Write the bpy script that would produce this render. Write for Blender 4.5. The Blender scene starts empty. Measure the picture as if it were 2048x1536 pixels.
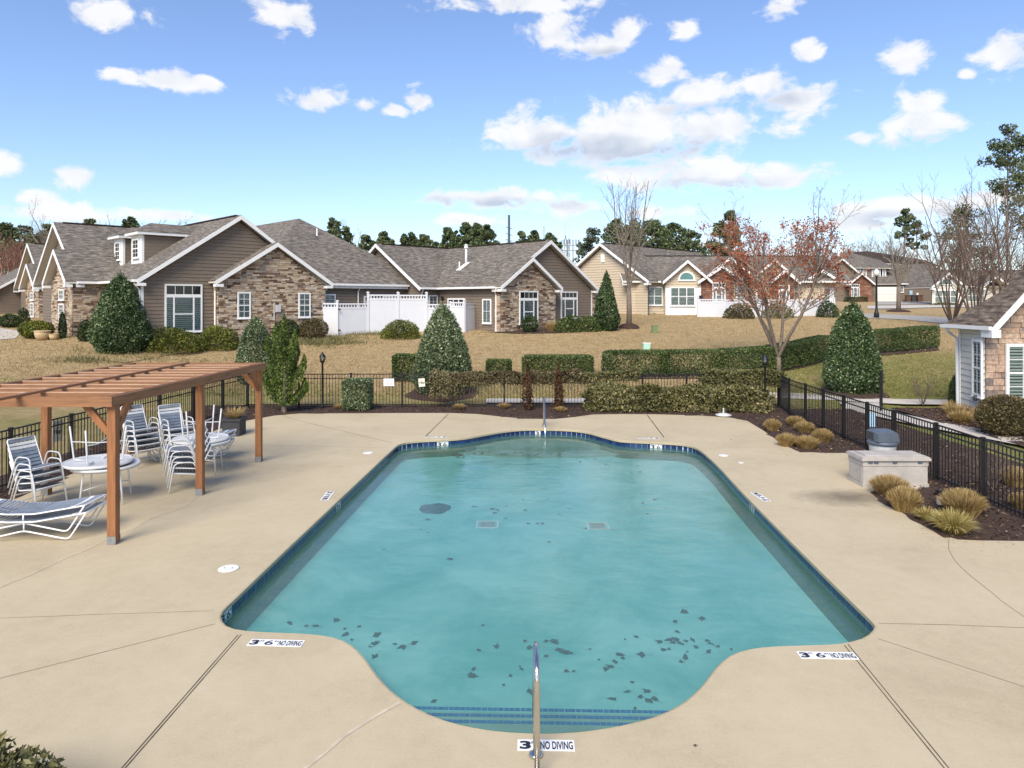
import bpy, math, random
import numpy as np
from mathutils import Vector, Matrix, Euler
from mathutils import noise as mnoise
from mathutils.geometry import tessellate_polygon

R = math.radians
scene = bpy.context.scene
col = scene.collection
rng = random.Random(7)
nrng = np.random.default_rng(11)

# ------------------------------------------------------------------ camera, sky, sun, exposure
FPX, HY, CH = 1420.0, 602.0, 3.9          # focal length (px of the 2048 px photograph), horizon row, eye height
cam_data = bpy.data.cameras.new('camera')
cam_data.sensor_width = 36.0
cam_data.lens = 36.0 * FPX / 2048.0
cam_data.shift_y = (HY - 768.0) / 2048.0
cam_data.clip_start = 0.1
cam_data.clip_end = 3000.0
camera = bpy.data.objects.new('camera', cam_data)
col.objects.link(camera)
camera.location = (0, 0, CH)
camera.rotation_euler = (R(90), 0, 0)
scene.camera = camera

SUN_EL, SUN_AZ = R(43), R(197)            # azimuth clockwise from +Y: high behind the viewer, a little to the left
scene.view_settings.view_transform = 'Standard'
scene.view_settings.look = 'None'
scene.view_settings.gamma = 1.0
scene.view_settings.use_curve_mapping = False
scene.view_settings.exposure = 0.94
scene.render.engine = 'CYCLES'
scene.cycles.max_bounces = 5
scene.cycles.transparent_max_bounces = 12
scene.cycles.caustics_reflective = False
scene.cycles.caustics_refractive = False

sun_data = bpy.data.lights.new('sun', 'SUN')
sun_data.energy = 2.6
sun_data.angle = R(34)
sun_data.color = (1.0, 0.91, 0.75)
sun = bpy.data.objects.new('sun', sun_data)
col.objects.link(sun)
sd = Vector((math.sin(SUN_AZ) * math.cos(SUN_EL), math.cos(SUN_AZ) * math.cos(SUN_EL), math.sin(SUN_EL)))
sun.rotation_euler = sd.to_track_quat('Z', 'Y').to_euler()
sun.location = (0, -20, 40)

world = bpy.data.worlds.new('World')
scene.world = world
world.use_nodes = True
world.cycles.sampling_method = 'MANUAL'
world.cycles.sample_map_resolution = 256


def build_world():
    nt = world.node_tree
    nt.nodes.clear()
    N, L = nt.nodes.new, nt.links.new
    out = N('ShaderNodeOutputWorld')
    bg = N('ShaderNodeBackground')
    L(bg.outputs[0], out.inputs[0])
    sky = N('ShaderNodeTexSky')
    sky.sky_type = 'NISHITA'
    sky.sun_disc = False
    sky.sun_elevation = SUN_EL
    sky.sun_rotation = SUN_AZ
    sky.air_density = 1.0
    sky.dust_density = 0.7
    sky.ozone_density = 2.6
    tc = N('ShaderNodeTexCoord')
    sep = N('ShaderNodeSeparateXYZ')
    L(tc.outputs['Generated'], sep.inputs[0])

    def math_(op, a, b=None, clamp=False):
        m = N('ShaderNodeMath')
        m.operation = op
        m.use_clamp = clamp
        for i, v in enumerate((a, b)):
            if v is None:
                continue
            if isinstance(v, (int, float)):
                m.inputs[i].default_value = v
            else:
                L(v, m.inputs[i])
        return m.outputs[0]
    az = math_('ARCTAN2', sep.outputs[0], sep.outputs[1])
    el = math_('ARCSINE', sep.outputs[2])
    comb = N('ShaderNodeCombineXYZ')
    L(az, comb.inputs[0])
    L(el, comb.inputs[1])
    # ragged cloud edges: fractal noise over direction, stretched sideways
    mp = N('ShaderNodeMapping')
    mp.inputs['Scale'].default_value = (1.0, 1.55, 1.0)
    L(comb.outputs[0], mp.inputs[0])
    nz = N('ShaderNodeTexNoise')
    nz.inputs['Scale'].default_value = 19.0
    nz.inputs['Detail'].default_value = 7.0
    nz.inputs['Roughness'].default_value = 0.62
    nz.inputs['Distortion'].default_value = 0.35
    L(mp.outputs[0], nz.inputs['Vector'])
    mp2 = N('ShaderNodeMapping')
    mp2.inputs['Scale'].default_value = (1.0, 1.55, 1.0)
    mp2.inputs['Location'].default_value = (0.004, 0.018, 0.0)
    L(comb.outputs[0], mp2.inputs[0])
    nz2 = N('ShaderNodeTexNoise')
    nz2.inputs['Scale'].default_value = 15.0
    nz2.inputs['Detail'].default_value = 2.0
    nz2.inputs['Roughness'].default_value = 0.5
    L(mp2.outputs[0], nz2.inputs['Vector'])
    # where the clouds of this sky stand (as seen), then the same kind of cloud all round
    seen = [(215, 28, 180, 62), (565, 30, 120, 66), (345, 160, 190, 40), (240, 150, 110, 28),
            (410, 165, 80, 36), (628, 198, 110, 52), 
            (835, 198, 62, 48), (790, 220, 70, 22), (735, 210, 60, 30), (1110, 62, 130, 70), (1190, 92, 190, 50), (1050, 8, 330, 34),
            (1250, 70, 80, 60), (1370, 62, 60, 40), (1560, 18, 90, 44), (1330, 150, 110, 60), (1400, 185, 220, 60),
            (1530, 165, 120, 56), (1600, 205, 170, 56), (1620, 105, 66, 42), (1810, 112, 105, 74), (2010, 108, 130, 84),
            (1935, 148, 46, 26), (1830, 250, 220, 64), (1850, 205, 110, 50), (1720, 275, 80, 30), (1270, 262, 540, 112), (1080, 270, 220, 74),
            (1430, 255, 220, 62), (1200, 300, 320, 60), (1400, 350, 330, 66), (1560, 350, 200, 54), (1250, 345, 160, 44),
            (985, 395, 330, 40), (1150, 415, 220, 34), (940, 440, 150, 26), (155, 352, 100, 46), (65, 395, 80, 40),
            (10, 330, 90, 66), (120, 428, 260, 40), (320, 430, 230, 30), (1800, 418, 290, 46), (1960, 400, 170, 34), (1310, 425, 150, 26),
            (1700, 450, 250, 26)]
    blobs = []
    for u, v, w, h in seen:
        x, z = (u - 1024) / FPX, (HY - v) / FPX
        a, e = math.atan2(x, 1), math.atan2(z, math.hypot(x, 1))
        blobs.append((a, e, w * 0.5 / FPX * math.cos(a) ** 2 * 1.1, h * 0.5 / FPX * math.cos(a) * 1.15))
    r2 = random.Random(5)
    while len(blobs) < len(seen) + 16:
        a, e = r2.uniform(-math.pi, math.pi), R(r2.uniform(4, 75))
        if abs(a) < R(43) and e < R(27):
            continue
        s = r2.uniform(0.04, 0.13)
        blobs.append((a, e, s * 1.6, s * 0.55))
    dens = None
    for a, e, sa, se in blobs:
        vm = N('ShaderNodeVectorMath')
        vm.operation = 'MULTIPLY_ADD'
        L(comb.outputs[0], vm.inputs[0])
        vm.inputs[1].default_value = (1 / sa, 1 / se, 0)
        vm.inputs[2].default_value = (-a / sa, -e / se, 0)
        ln = N('ShaderNodeVectorMath')
        ln.operation = 'LENGTH'
        L(vm.outputs[0], ln.inputs[0])
        dens = ln.outputs['Value'] if dens is None else math_('SMOOTH_MIN', dens, ln.outputs['Value'])
    for n in nt.nodes:
        if n.type == 'MATH' and n.operation == 'SMOOTH_MIN':
            n.inputs[2].default_value = 0.25
    body = math_('SUBTRACT', 1.0, dens)                       # >0 inside a cloud
    body = math_('MAXIMUM', body, -0.9)
    nn = math_('MULTIPLY', math_('SUBTRACT', nz.outputs['Fac'], 0.5), 4.2)
    mask_in = math_('ADD', math_('MULTIPLY', body, 1.45), nn)
    mr = N('ShaderNodeMapRange')
    mr.interpolation_type = 'SMOOTHSTEP'
    mr.inputs['From Min'].default_value = -0.05
    mr.inputs['From Max'].default_value = 0.85
    L(mask_in, mr.inputs['Value'])
    mask = math_('MULTIPLY', mr.outputs['Result'], 0.94)
    # shaded undersides: thick and facing down
    thick = N('ShaderNodeMapRange')
    thick.inputs['From Min'].default_value = 0.15
    thick.inputs['From Max'].default_value = 0.8
    L(mask_in, thick.inputs['Value'])
    und = math_('MULTIPLY', math_('SUBTRACT', nz2.outputs['Fac'], nz.outputs['Fac']), 2.2)
    base = None                                                # flat grey bases of the larger clouds
    for u, v, w, h in ((1150, 305, 420, 62), (1330, 300, 330, 40), (1440, 378, 420, 40), (985, 408, 330, 26), (1840, 282, 200, 24), (1480, 208, 330, 30), (1180, 108, 220, 24), (1830, 432, 300, 30)):
        x, z = (u - 1024) / FPX, (HY - v) / FPX
        a, e = math.atan2(x, 1), math.atan2(z, math.hypot(x, 1))
        sa, se = w * 0.5 / FPX * math.cos(a) ** 2, h * 0.5 / FPX * math.cos(a)
        vm = N('ShaderNodeVectorMath')
        vm.operation = 'MULTIPLY_ADD'
        L(comb.outputs[0], vm.inputs[0])
        vm.inputs[1].default_value = (1 / sa, 1 / se, 0)
        vm.inputs[2].default_value = (-a / sa, -e / se, 0)
        ln = N('ShaderNodeVectorMath')
        ln.operation = 'LENGTH'
        L(vm.outputs[0], ln.inputs[0])
        base = ln.outputs['Value'] if base is None else math_('MINIMUM', base, ln.outputs['Value'])
    base = math_('ADD', math_('MULTIPLY', math_('SUBTRACT', 1.25, base), 0.9), math_('MULTIPLY', math_('SUBTRACT', nz2.outputs['Fac'], 0.5), 1.2))
    base = math_('MAXIMUM', base, 0.0)
    shade = math_('MULTIPLY', math_('ADD', math_('ADD', math_('MULTIPLY', und, 0.5), 0.08), base), thick.outputs['Result'], True)
    cmix = N('ShaderNodeMix')
    cmix.data_type = 'RGBA'
    cmix.inputs['A'].default_value = (4.7, 4.7, 4.75, 1)
    cmix.inputs['B'].default_value = (2.7, 3.0, 3.55, 1)
    L(shade, cmix.inputs['Factor'])
    mix = N('ShaderNodeMix')
    mix.data_type = 'RGBA'
    L(mask, mix.inputs['Factor'])
    tn = N('ShaderNodeMix')                                  # the camera's white balance for this sky
    tn.data_type = 'RGBA'
    tn.blend_type = 'MULTIPLY'
    tn.inputs['Factor'].default_value = 1.0
    tn.inputs['B'].default_value = (0.86, 0.875, 0.98, 1)
    L(sky.outputs[0], tn.inputs['A'])
    L(tn.outputs['Result'], mix.inputs['A'])
    L(cmix.outputs['Result'], mix.inputs['B'])
    L(mix.outputs['Result'], bg.inputs['Color'])
    bg.inputs['Strength'].default_value = 0.112


build_world()


# ------------------------------------------------------------------ places
def prof(y, xs, zs):
    return float(np.interp(y, xs, zs))


def sstep(a, b, x):
    t = min(1.0, max(0.0, (x - a) / (b - a)))
    return t * t * (3 - 2 * t)


def gz(x, y):
    """height of the ground"""
    zc = prof(y, [27.2, 29.5, 45, 58, 75, 100, 150, 400, 2000], [0, 0.17, 1.84, 2.85, 3.4, 3.9, 4.5, 5, 5])
    zl = prof(y, [27.2, 34, 37, 40, 46, 60, 100, 150, 400, 2000], [0, 0.95, 1.48, 1.84, 2.12, 2.6, 3.9, 4.5, 5, 5])
    w = sstep(-15.5, -24, x)
    z = zc * (1 - w) + zl * w
    if y > 28:
        k = min(1.0, (y - 28) / 5)
        z += k * 0.07 * mnoise.noise((x * 0.11, y * 0.11, 0.3)) + k * 0.02 * mnoise.noise((x * 0.5, y * 0.5, 1.3))
    return z


def P(u, v, d):
    return Vector(((u - 1024) / FPX * d, d, CH - (v - HY) / FPX * d))


def D0(u, v):
    """point on the flat deck level seen at this pixel"""
    d = CH * FPX / (v - HY)
    return Vector(((u - 1024) / FPX * d, d, 0))


def G(u, v):
    """point of the ground seen at this pixel"""
    k, w = (u - 1024) / FPX, (v - HY) / FPX
    d = 6.0
    while d < 300 and CH - gz(k * d, d) > w * d:
        d += 0.7
    lo, d = d - 0.7, d
    for _ in range(8):
        mid = (lo + d) / 2
        if CH - gz(k * mid, mid) > w * mid:
            lo = mid
        else:
            d = mid
    x = (u - 1024) / FPX * d
    return Vector((x, d, gz(x, d)))


# ------------------------------------------------------------------ objects
WL = {}


def link(o, parent, wl):
    col.objects.link(o)
    WL[o.name] = Vector(wl)
    if parent is not None:
        o.parent = parent
        o.location = Vector(wl) - WL[parent.name]
    else:
        o.location = wl
    return o


def tag(o, label=None, cat=None, group=None, kind=None):
    if label:
        o['label'] = label
    if cat:
        o['category'] = cat
    if group:
        o['group'] = group
    if kind:
        o['kind'] = kind
    return o


def empty(name, loc, label=None, cat=None, group=None):
    o = bpy.data.objects.new(name, None)
    o.empty_display_size = 0.2
    return tag(link(o, None, Vector(loc)), label, cat, group)


def copy_tree(o, parent=None):
    c = o.copy()
    col.objects.link(c)
    WL[c.name] = WL[o.name]
    c.parent = parent
    for ch in [k for k in o.children]:
        copy_tree(ch, c)
    return c


class MB:
    def __init__(s):
        s.v, s.f, s.uv = [], [], None

    def face(s, pts):
        n = len(s.v)
        s.v += [tuple(p) for p in pts]
        s.f.append(tuple(range(n, n + len(pts))))
        return s

    def obox(s, o, a, b, c):
        """box from a corner and three edge vectors"""
        o, a, b, c = Vector(o), Vector(a), Vector(b), Vector(c)
        if a.cross(b).dot(c) < 0:
            a, b = b, a
        n = len(s.v)
        s.v += [tuple(p) for p in (o, o + a, o + a + b, o + b, o + c, o + a + c, o + a + b + c, o + b + c)]
        s.f += [tuple(n + i for i in q) for q in ((3, 2, 1, 0), (4, 5, 6, 7), (0, 1, 5, 4), (1, 2, 6, 5), (2, 3, 7, 6), (3, 0, 4, 7))]
        return s

    def box(s, x0, x1, y0, y1, z0, z1):
        return s.obox((x0, y0, z0), (x1 - x0, 0, 0), (0, y1 - y0, 0), (0, 0, z1 - z0))

    def prism(s, poly, vec):
        """solid from a polygon (list of 3d points) pushed along vec"""
        poly = [Vector(p) for p in poly]
        vec = Vector(vec)
        nrm = Vector((0, 0, 0))
        for i in range(len(poly)):
            nrm += poly[i].cross(poly[(i + 1) % len(poly)])
        if nrm.dot(vec) > 0:
            poly.reverse()
        k, n = len(poly), len(s.v)
        s.v += [tuple(p) for p in poly] + [tuple(p + vec) for p in poly]
        s.f.append(tuple(range(n, n + k)))
        s.f.append(tuple(range(n + 2 * k - 1, n + k - 1, -1)))
        for i in range(k):
            j = (i + 1) % k
            s.f.append((n + j, n + i, n + k + i, n + k + j))
        return s

    def tube(s, pts, r, n=6, r1=None, cap=True):
        pts = [Vector(p) for p in pts]
        m = len(pts)
        up = None
        base = len(s.v)
        for i, p in enumerate(pts):
            t = (pts[min(i + 1, m - 1)] - pts[max(i - 1, 0)])
            if t.length < 1e-9:
                t = Vector((0, 0, 1))
            t.normalize()
            if up is None:
                up = t.orthogonal().normalized()
            else:
                up = (up - t * up.dot(t))
                up = up.normalized() if up.length > 1e-6 else t.orthogonal().normalized()
            bi = t.cross(up)
            rr = r if r1 is None else r + (r1 - r) * i / max(1, m - 1)
            for k in range(n):
                a = 2 * math.pi * k / n
                s.v.append(tuple(p + up * (math.cos(a) * rr) + bi * (math.sin(a) * rr)))
        for i in range(m - 1):
            for k in range(n):
                k2 = (k + 1) % n
                s.f.append((base + i * n + k, base + i * n + k2, base + (i + 1) * n + k2, base + (i + 1) * n + k))
        if cap:
            s.f.append(tuple(base + k for k in range(n - 1, -1, -1)))
            s.f.append(tuple(base + (m - 1) * n + k for k in range(n)))
        return s

    def lathe(s, prof_, n=16, c=(0, 0, 0), squash=1.0):
        base = len(s.v)
        for r, z in prof_:
            for k in range(n):
                a = 2 * math.pi * k / n
                s.v.append((c[0] + r * math.cos(a), c[1] + r * math.sin(a) * squash, c[2] + z))
        for i in range(len(prof_) - 1):
            for k in range(n):
                k2 = (k + 1) % n
                s.f.append((base + i * n + k, base + i * n + k2, base + (i + 1) * n + k2, base + (i + 1) * n + k))
        s.f.append(tuple(base + k for k in range(n - 1, -1, -1)))
        s.f.append(tuple(base + (len(prof_) - 1) * n + k for k in range(n)))
        return s

    def build(s, name, mat, parent=None, label=None, cat=None, group=None, kind=None, smooth=False):
        V = np.array(s.v, dtype=float)
        lo, hi = V.min(0), V.max(0)
        loc = Vector(((lo[0] + hi[0]) / 2, (lo[1] + hi[1]) / 2, lo[2]))
        me = bpy.data.meshes.new(name)
        me.from_pydata((V - np.array(loc)).tolist(), [], s.f)
        if s.uv:
            ul = me.uv_layers.new(name='UVMap')
            ul.data.foreach_set('uv', np.array(s.uv, dtype=np.float32).reshape(-1))
        if smooth:
            me.polygons.foreach_set('use_smooth', [True] * len(me.polygons))
        me.materials.append(mat)
        me.update()
        o = bpy.data.objects.new(name, me)
        link(o, parent, loc)
        return tag(o, label, cat, group, kind)


def inst(name, mesh, parent, loc, rotz=0.0, scale=(1, 1, 1)):
    """one more piece that shares mesh data"""
    o = bpy.data.objects.new(name, mesh)
    link(o, parent, Vector(loc))
    o.rotation_euler = (0, 0, rotz)
    o.scale = scale
    return o


def quads(name, V, tint, mat, parent=None, label=None, cat=None, group=None, kind=None):
    V = np.asarray(V, dtype=np.float32)
    n = len(V)
    lo, hi = V.reshape(-1, 3).min(0), V.reshape(-1, 3).max(0)
    loc = Vector(((lo[0] + hi[0]) / 2, (lo[1] + hi[1]) / 2, lo[2]))
    V = V - np.array(loc, dtype=np.float32)
    me = bpy.data.meshes.new(name)
    me.vertices.add(n * 4)
    me.vertices.foreach_set('co', V.reshape(-1))
    me.loops.add(n * 4)
    me.loops.foreach_set('vertex_index', np.arange(n * 4, dtype=np.int32))
    me.polygons.add(n)
    me.polygons.foreach_set('loop_start', np.arange(0, n * 4, 4, dtype=np.int32))
    at = me.attributes.new('tint', 'FLOAT', 'FACE')
    at.data.foreach_set('value', np.asarray(tint, dtype=np.float32))
    me.materials.append(mat)
    me.update(calc_edges=True)
    o = bpy.data.objects.new(name, me)
    link(o, parent, loc)
    return tag(o, label, cat, group, kind)


# ------------------------------------------------------------------ materials
def new_mat(name):
    m = bpy.data.materials.new(name)
    m.use_nodes = True
    nt = m.node_tree
    return m, nt, nt.nodes['Principled BSDF']


def ramp(nt, stops):
    r = nt.nodes.new('ShaderNodeValToRGB')
    e = r.color_ramp.elements
    while len(e) < len(stops):
        e.new(0.5)
    for i, (p, c) in enumerate(stops):
        e[i].position = p
        e[i].color = (*c, 1)
    return r


def noise_node(nt, scale, detail=4, rough=0.55, vec=None, dist=0.0):
    n = nt.nodes.new('ShaderNodeTexNoise')
    n.inputs['Scale'].default_value = scale
    n.inputs['Detail'].default_value = detail
    n.inputs['Roughness'].default_value = rough
    n.inputs['Distortion'].default_value = dist
    if vec is not None:
        nt.links.new(vec, n.inputs['Vector'])
    return n


def pos(nt, scale=(1, 1, 1)):
    g = nt.nodes.new('ShaderNodeNewGeometry')
    m = nt.nodes.new('ShaderNodeMapping')
    m.inputs['Scale'].default_value = scale
    nt.links.new(g.outputs['Position'], m.inputs[0])
    return m.outputs[0]


def bump(nt, bsdf, height, strength=0.3, dist=0.02):
    b = nt.nodes.new('ShaderNodeBump')
    b.inputs['Strength'].default_value = strength
    b.inputs['Distance'].default_value = dist
    nt.links.new(height, b.inputs['Height'])
    nt.links.new(b.outputs[0], bsdf.inputs['Normal'])


def simple(name, c, rough=0.6, var=0.12, scale=6.0, metal=0.0, bmp=0.0, bscale=40.0, stretch=(1, 1, 1), spec=0.4):
    """plain surface with uneven tone"""
    m, nt, b = new_mat(name)
    vec = pos(nt, stretch)
    n = noise_node(nt, scale, 5, 0.6, vec)
    lo = tuple(max(0, x * (1 - var * 1.6)) for x in c)
    hi = tuple(min(1, x * (1 + var * 1.6)) for x in c)
    r = ramp(nt, [(0.25, lo), (0.75, hi)])
    nt.links.new(n.outputs['Fac'], r.inputs[0])
    nt.links.new(r.outputs[0], b.inputs['Base Color'])
    b.inputs['Roughness'].default_value = rough
    b.inputs['Metallic'].default_value = metal
    b.inputs['Specular IOR Level'].default_value = spec
    if bmp:
        n2 = noise_node(nt, bscale, 4, 0.6, vec)
        bump(nt, b, n2.outputs['Fac'], bmp, 0.01)
    return m


def foliage(name, stops, rough=0.5, trans=0.2, spec=0.3, gain=1.0):
    m, nt, b = new_mat(name)
    at = nt.nodes.new('ShaderNodeAttribute')
    at.attribute_name = 'tint'
    r = ramp(nt, [(p, tuple(min(0.85, x * gain) for x in c)) for p, c in stops])
    nt.links.new(at.outputs['Fac'], r.inputs[0])
    nt.links.new(r.outputs[0], b.inputs['Base Color'])
    b.inputs['Roughness'].default_value = rough
    b.inputs['Specular IOR Level'].default_value = spec
    if trans:
        t = nt.nodes.new('ShaderNodeBsdfTranslucent')
        nt.links.new(r.outputs[0], t.inputs['Color'])
        mx = nt.nodes.new('ShaderNodeMixShader')
        mx.inputs[0].default_value = trans
        nt.links.new(b.outputs[0], mx.inputs[1])
        nt.links.new(t.outputs[0], mx.inputs[2])
        nt.links.new(mx.outputs[0], nt.nodes['Material Output'].inputs[0])
    return m


def piece_mat(name, stops, rough=0.85, nvar=0.25, nscale=9.0, bmp=0.5):
    """stone, brick: each piece its own tone, with grain"""
    m, nt, b = new_mat(name)
    oi = nt.nodes.new('ShaderNodeObjectInfo')
    r = ramp(nt, stops)
    at = nt.nodes.new('ShaderNodeAttribute')
    at.attribute_name = 'tint'
    ad = nt.nodes.new('ShaderNodeMath')
    ad.operation = 'ADD'
    nt.links.new(oi.outputs['Random'], ad.inputs[0])
    nt.links.new(at.outputs['Fac'], ad.inputs[1])
    fc = nt.nodes.new('ShaderNodeMath')
    fc.operation = 'FRACT'
    nt.links.new(ad.outputs[0], fc.inputs[0])
    nt.links.new(fc.outputs[0], r.inputs[0])
    vec = pos(nt)
    n = noise_node(nt, nscale, 6, 0.65, vec)
    r2 = ramp(nt, [(0.3, (1 - nvar,) * 3), (0.7, (1 + nvar,) * 3)])
    nt.links.new(n.outputs['Fac'], r2.inputs[0])
    mx = nt.nodes.new('ShaderNodeMix')
    mx.data_type = 'RGBA'
    mx.blend_type = 'MULTIPLY'
    mx.inputs['Factor'].default_value = 1
    nt.links.new(r.outputs[0], mx.inputs['A'])
    nt.links.new(r2.outputs[0], mx.inputs['B'])
    nt.links.new(mx.outputs['Result'], b.inputs['Base Color'])
    b.inputs['Roughness'].default_value = rough
    n2 = noise_node(nt, nscale * 4, 5, 0.7, vec)
    bump(nt, b, n2.outputs['Fac'], bmp, 0.02)
    return m


def shingle_mat(name, cols, bw=0.33, rh=0.145):
    m, nt, b = new_mat(name)
    uv = nt.nodes.new('ShaderNodeUVMap')
    br = nt.nodes.new('ShaderNodeTexBrick')
    br.inputs['Color1'].default_value = (*cols[0], 1)
    br.inputs['Color2'].default_value = (*cols[1], 1)
    br.inputs['Mortar'].default_value = (*(c * 0.55 for c in cols[0]), 1)
    br.inputs['Scale'].default_value = 1.0
    br.inputs['Mortar Size'].default_value = 0.008
    br.inputs['Mortar Smooth'].default_value = 0.4
    br.inputs['Bias'].default_value = 0.0
    br.inputs['Brick Width'].default_value = bw
    br.inputs['Row Height'].default_value = rh
    br.offset = 0.37
    nt.links.new(uv.outputs[0], br.inputs['Vector'])
    mp = nt.nodes.new('ShaderNodeMapping')
    mp.inputs['Scale'].default_value = (2.2, 6.9, 1)
    nt.links.new(uv.outputs[0], mp.inputs[0])
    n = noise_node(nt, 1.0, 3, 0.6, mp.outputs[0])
    r = ramp(nt, [(0.32, (0.5,) * 3), (0.5, (0.98,) * 3), (0.68, (1.6,) * 3)])
    nt.links.new(n.outputs['Fac'], r.inputs[0])
    n3 = noise_node(nt, 0.35, 4, 0.6, uv.outputs[0])
    r3 = ramp(nt, [(0.3, (0.85,) * 3), (0.7, (1.12, 1.1, 1.06))])
    nt.links.new(n3.outputs['Fac'], r3.inputs[0])
    a = br.outputs['Color']
    for rr in (r, r3):
        mx = nt.nodes.new('ShaderNodeMix')
        mx.data_type = 'RGBA'
        mx.blend_type = 'MULTIPLY'
        mx.inputs['Factor'].default_value = 1
        nt.links.new(a, mx.inputs['A'])
        nt.links.new(rr.outputs[0], mx.inputs['B'])
        a = mx.outputs['Result']
    nt.links.new(a, b.inputs['Base Color'])
    b.inputs['Roughness'].default_value = 0.95
    b.inputs['Specular IOR Level'].default_value = 0.2
    bump(nt, b, br.outputs['Fac'], 0.5, -0.02)
    return m


def wood_mat(name, c, sc=(9, 9, 9)):
    m, nt, b = new_mat(name)
    tc = nt.nodes.new('ShaderNodeTexCoord')
    mp = nt.nodes.new('ShaderNodeMapping')
    mp.inputs['Scale'].default_value = sc
    nt.links.new(tc.outputs['Object'], mp.inputs[0])
    n = noise_node(nt, 1.2, 6, 0.65, mp.outputs[0], 0.6)
    r = ramp(nt, [(0.25, tuple(x * 0.55 for x in c)), (0.5, c), (0.8, tuple(min(1, x * 1.35) for x in c))])
    nt.links.new(n.outputs['Fac'], r.inputs[0])
    nt.links.new(r.outputs[0], b.inputs['Base Color'])
    b.inputs['Roughness'].default_value = 0.7
    n2 = noise_node(nt, 60, 3, 0.6, tc.outputs['Object'])
    bump(nt, b, n2.outputs['Fac'], 0.2, 0.004)
    return m


def glass_mat(name, tint, refl=0.12):
    m, nt, b = new_mat(name)
    nt.nodes.remove(b)
    tr = nt.nodes.new('ShaderNodeBsdfTransparent')
    tr.inputs[0].default_value = (*tint, 1)
    gl = nt.nodes.new('ShaderNodeBsdfGlossy')
    gl.inputs['Roughness'].default_value = 0.03
    fr = nt.nodes.new('ShaderNodeFresnel')
    fr.inputs['IOR'].default_value = 1.5
    ad = nt.nodes.new('ShaderNodeMath')
    ad.operation = 'ADD'
    ad.use_clamp = True
    ad.inputs[1].default_value = refl
    nt.links.new(fr.outputs[0], ad.inputs[0])
    mx = nt.nodes.new('ShaderNodeMixShader')
    nt.links.new(ad.outputs[0], mx.inputs[0])
    nt.links.new(tr.outputs[0], mx.inputs[1])
    nt.links.new(gl.outputs[0], mx.inputs[2])
    nt.links.new(mx.outputs[0], nt.nodes['Material Output'].inputs[0])
    return m


M = {}
M['white'] = simple('white_trim_paint', (0.78, 0.78, 0.77), 0.55, 0.03, 3)
M['vinyl'] = simple('white_vinyl', (0.62, 0.63, 0.66), 0.45, 0.02, 2)
M['siding'] = simple('taupe_siding_paint', (0.185, 0.145, 0.110), 0.7, 0.07, 2.5, stretch=(1, 1, 5))
M['beige_siding'] = simple('beige_siding_paint', (0.53, 0.44, 0.32), 0.7, 0.05, 2.5, stretch=(1, 1, 5))
M['cream_siding'] = simple('cream_siding_paint', (0.66, 0.63, 0.55), 0.65, 0.05, 2.5, stretch=(1, 1, 5))
M['backing'] = simple('wall_sheathing', (0.075, 0.06, 0.046), 0.9)
M['mortar'] = simple('stone_mortar', (0.16, 0.13, 0.105), 0.95, 0.2, 20)
STONES = [(0.0, (0.085, 0.052, 0.036)), (0.10, (0.15, 0.085, 0.055)), (0.22, (0.28, 0.18, 0.115)), (0.38, (0.40, 0.29, 0.195)),
          (0.55, (0.47, 0.37, 0.26)), (0.7, (0.56, 0.47, 0.355)), (0.82, (0.50, 0.42, 0.33)), (0.9, (0.31, 0.26, 0.215)), (1.0, (0.20, 0.13, 0.09))]
M['stone'] = piece_mat('ledge_stone', STONES)
M['stone_club'] = piece_mat('tan_cut_stone', [(0, (0.15, 0.125, 0.115)), (0.1, (0.22, 0.165, 0.14)), (0.2, (0.36, 0.24, 0.17)), (0.45, (0.43, 0.295, 0.21)), (0.7, (0.48, 0.35, 0.26)), (0.88, (0.36, 0.26, 0.20)), (1, (0.27, 0.21, 0.18))], nvar=0.4)
M['brick'] = piece_mat('red_brown_brick', [(0, (0.15, 0.07, 0.045)), (0.5, (0.24, 0.11, 0.07)), (1, (0.32, 0.17, 0.11))])
M['shingle'] = shingle_mat('weathered_grey_shingle', ((0.135, 0.118, 0.102), (0.205, 0.182, 0.160)))
M['shingle_dark'] = shingle_mat('dark_brown_shingle', ((0.05, 0.036, 0.028), (0.085, 0.062, 0.05)))
M['shingle_brown'] = shingle_mat('brown_shingle', ((0.105, 0.082, 0.066), (0.175, 0.14, 0.115)), 0.3, 0.14)
M['soffit'] = simple('painted_soffit', (0.62, 0.58, 0.52), 0.7, 0.04)
M['glass'] = glass_mat('window_glass', (0.88, 0.96, 0.93), 0.03)
M['interior'] = simple('dim_room', (0.06, 0.068, 0.064), 0.9)
M['teal_glass'] = simple('teal_arched_glass', (0.10, 0.23, 0.22), 0.12, 0.1, 3)
M['blind'] = simple('white_shutter_slats', (0.76, 0.79, 0.77), 0.6, 0.03)
M['black_metal'] = simple('black_powder_coat', (0.012, 0.012, 0.013), 0.38, 0.2, 12)
M['cedar'] = wood_mat('stained_cedar', (0.28, 0.118, 0.045), (16, 16, 1.2))
M['cedar_x'] = wood_mat('cedar_grain_across', (0.26, 0.122, 0.056), (1.2, 16, 16))
M['cedar_top'] = wood_mat('cedar_grain_along', (0.285, 0.13, 0.058), (16, 1.2, 16))
M['cedar_worn_lit'] = wood_mat('bleached_skylit_cedar', (0.47, 0.32, 0.22), (3, 3, 16))  # weathered tops, with the light they catch from the sky put into the colour
M['galv'] = simple('galvanised_steel', (0.30, 0.31, 0.32), 0.5, 0.15, 20, 0.6)
M['tube'] = simple('white_tube', (0.78, 0.78, 0.77), 0.3, 0.03)
M['strap_blue'] = simple('blue_grey_vinyl_strap', (0.22, 0.26, 0.32), 0.5, 0.15, 8)
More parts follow.
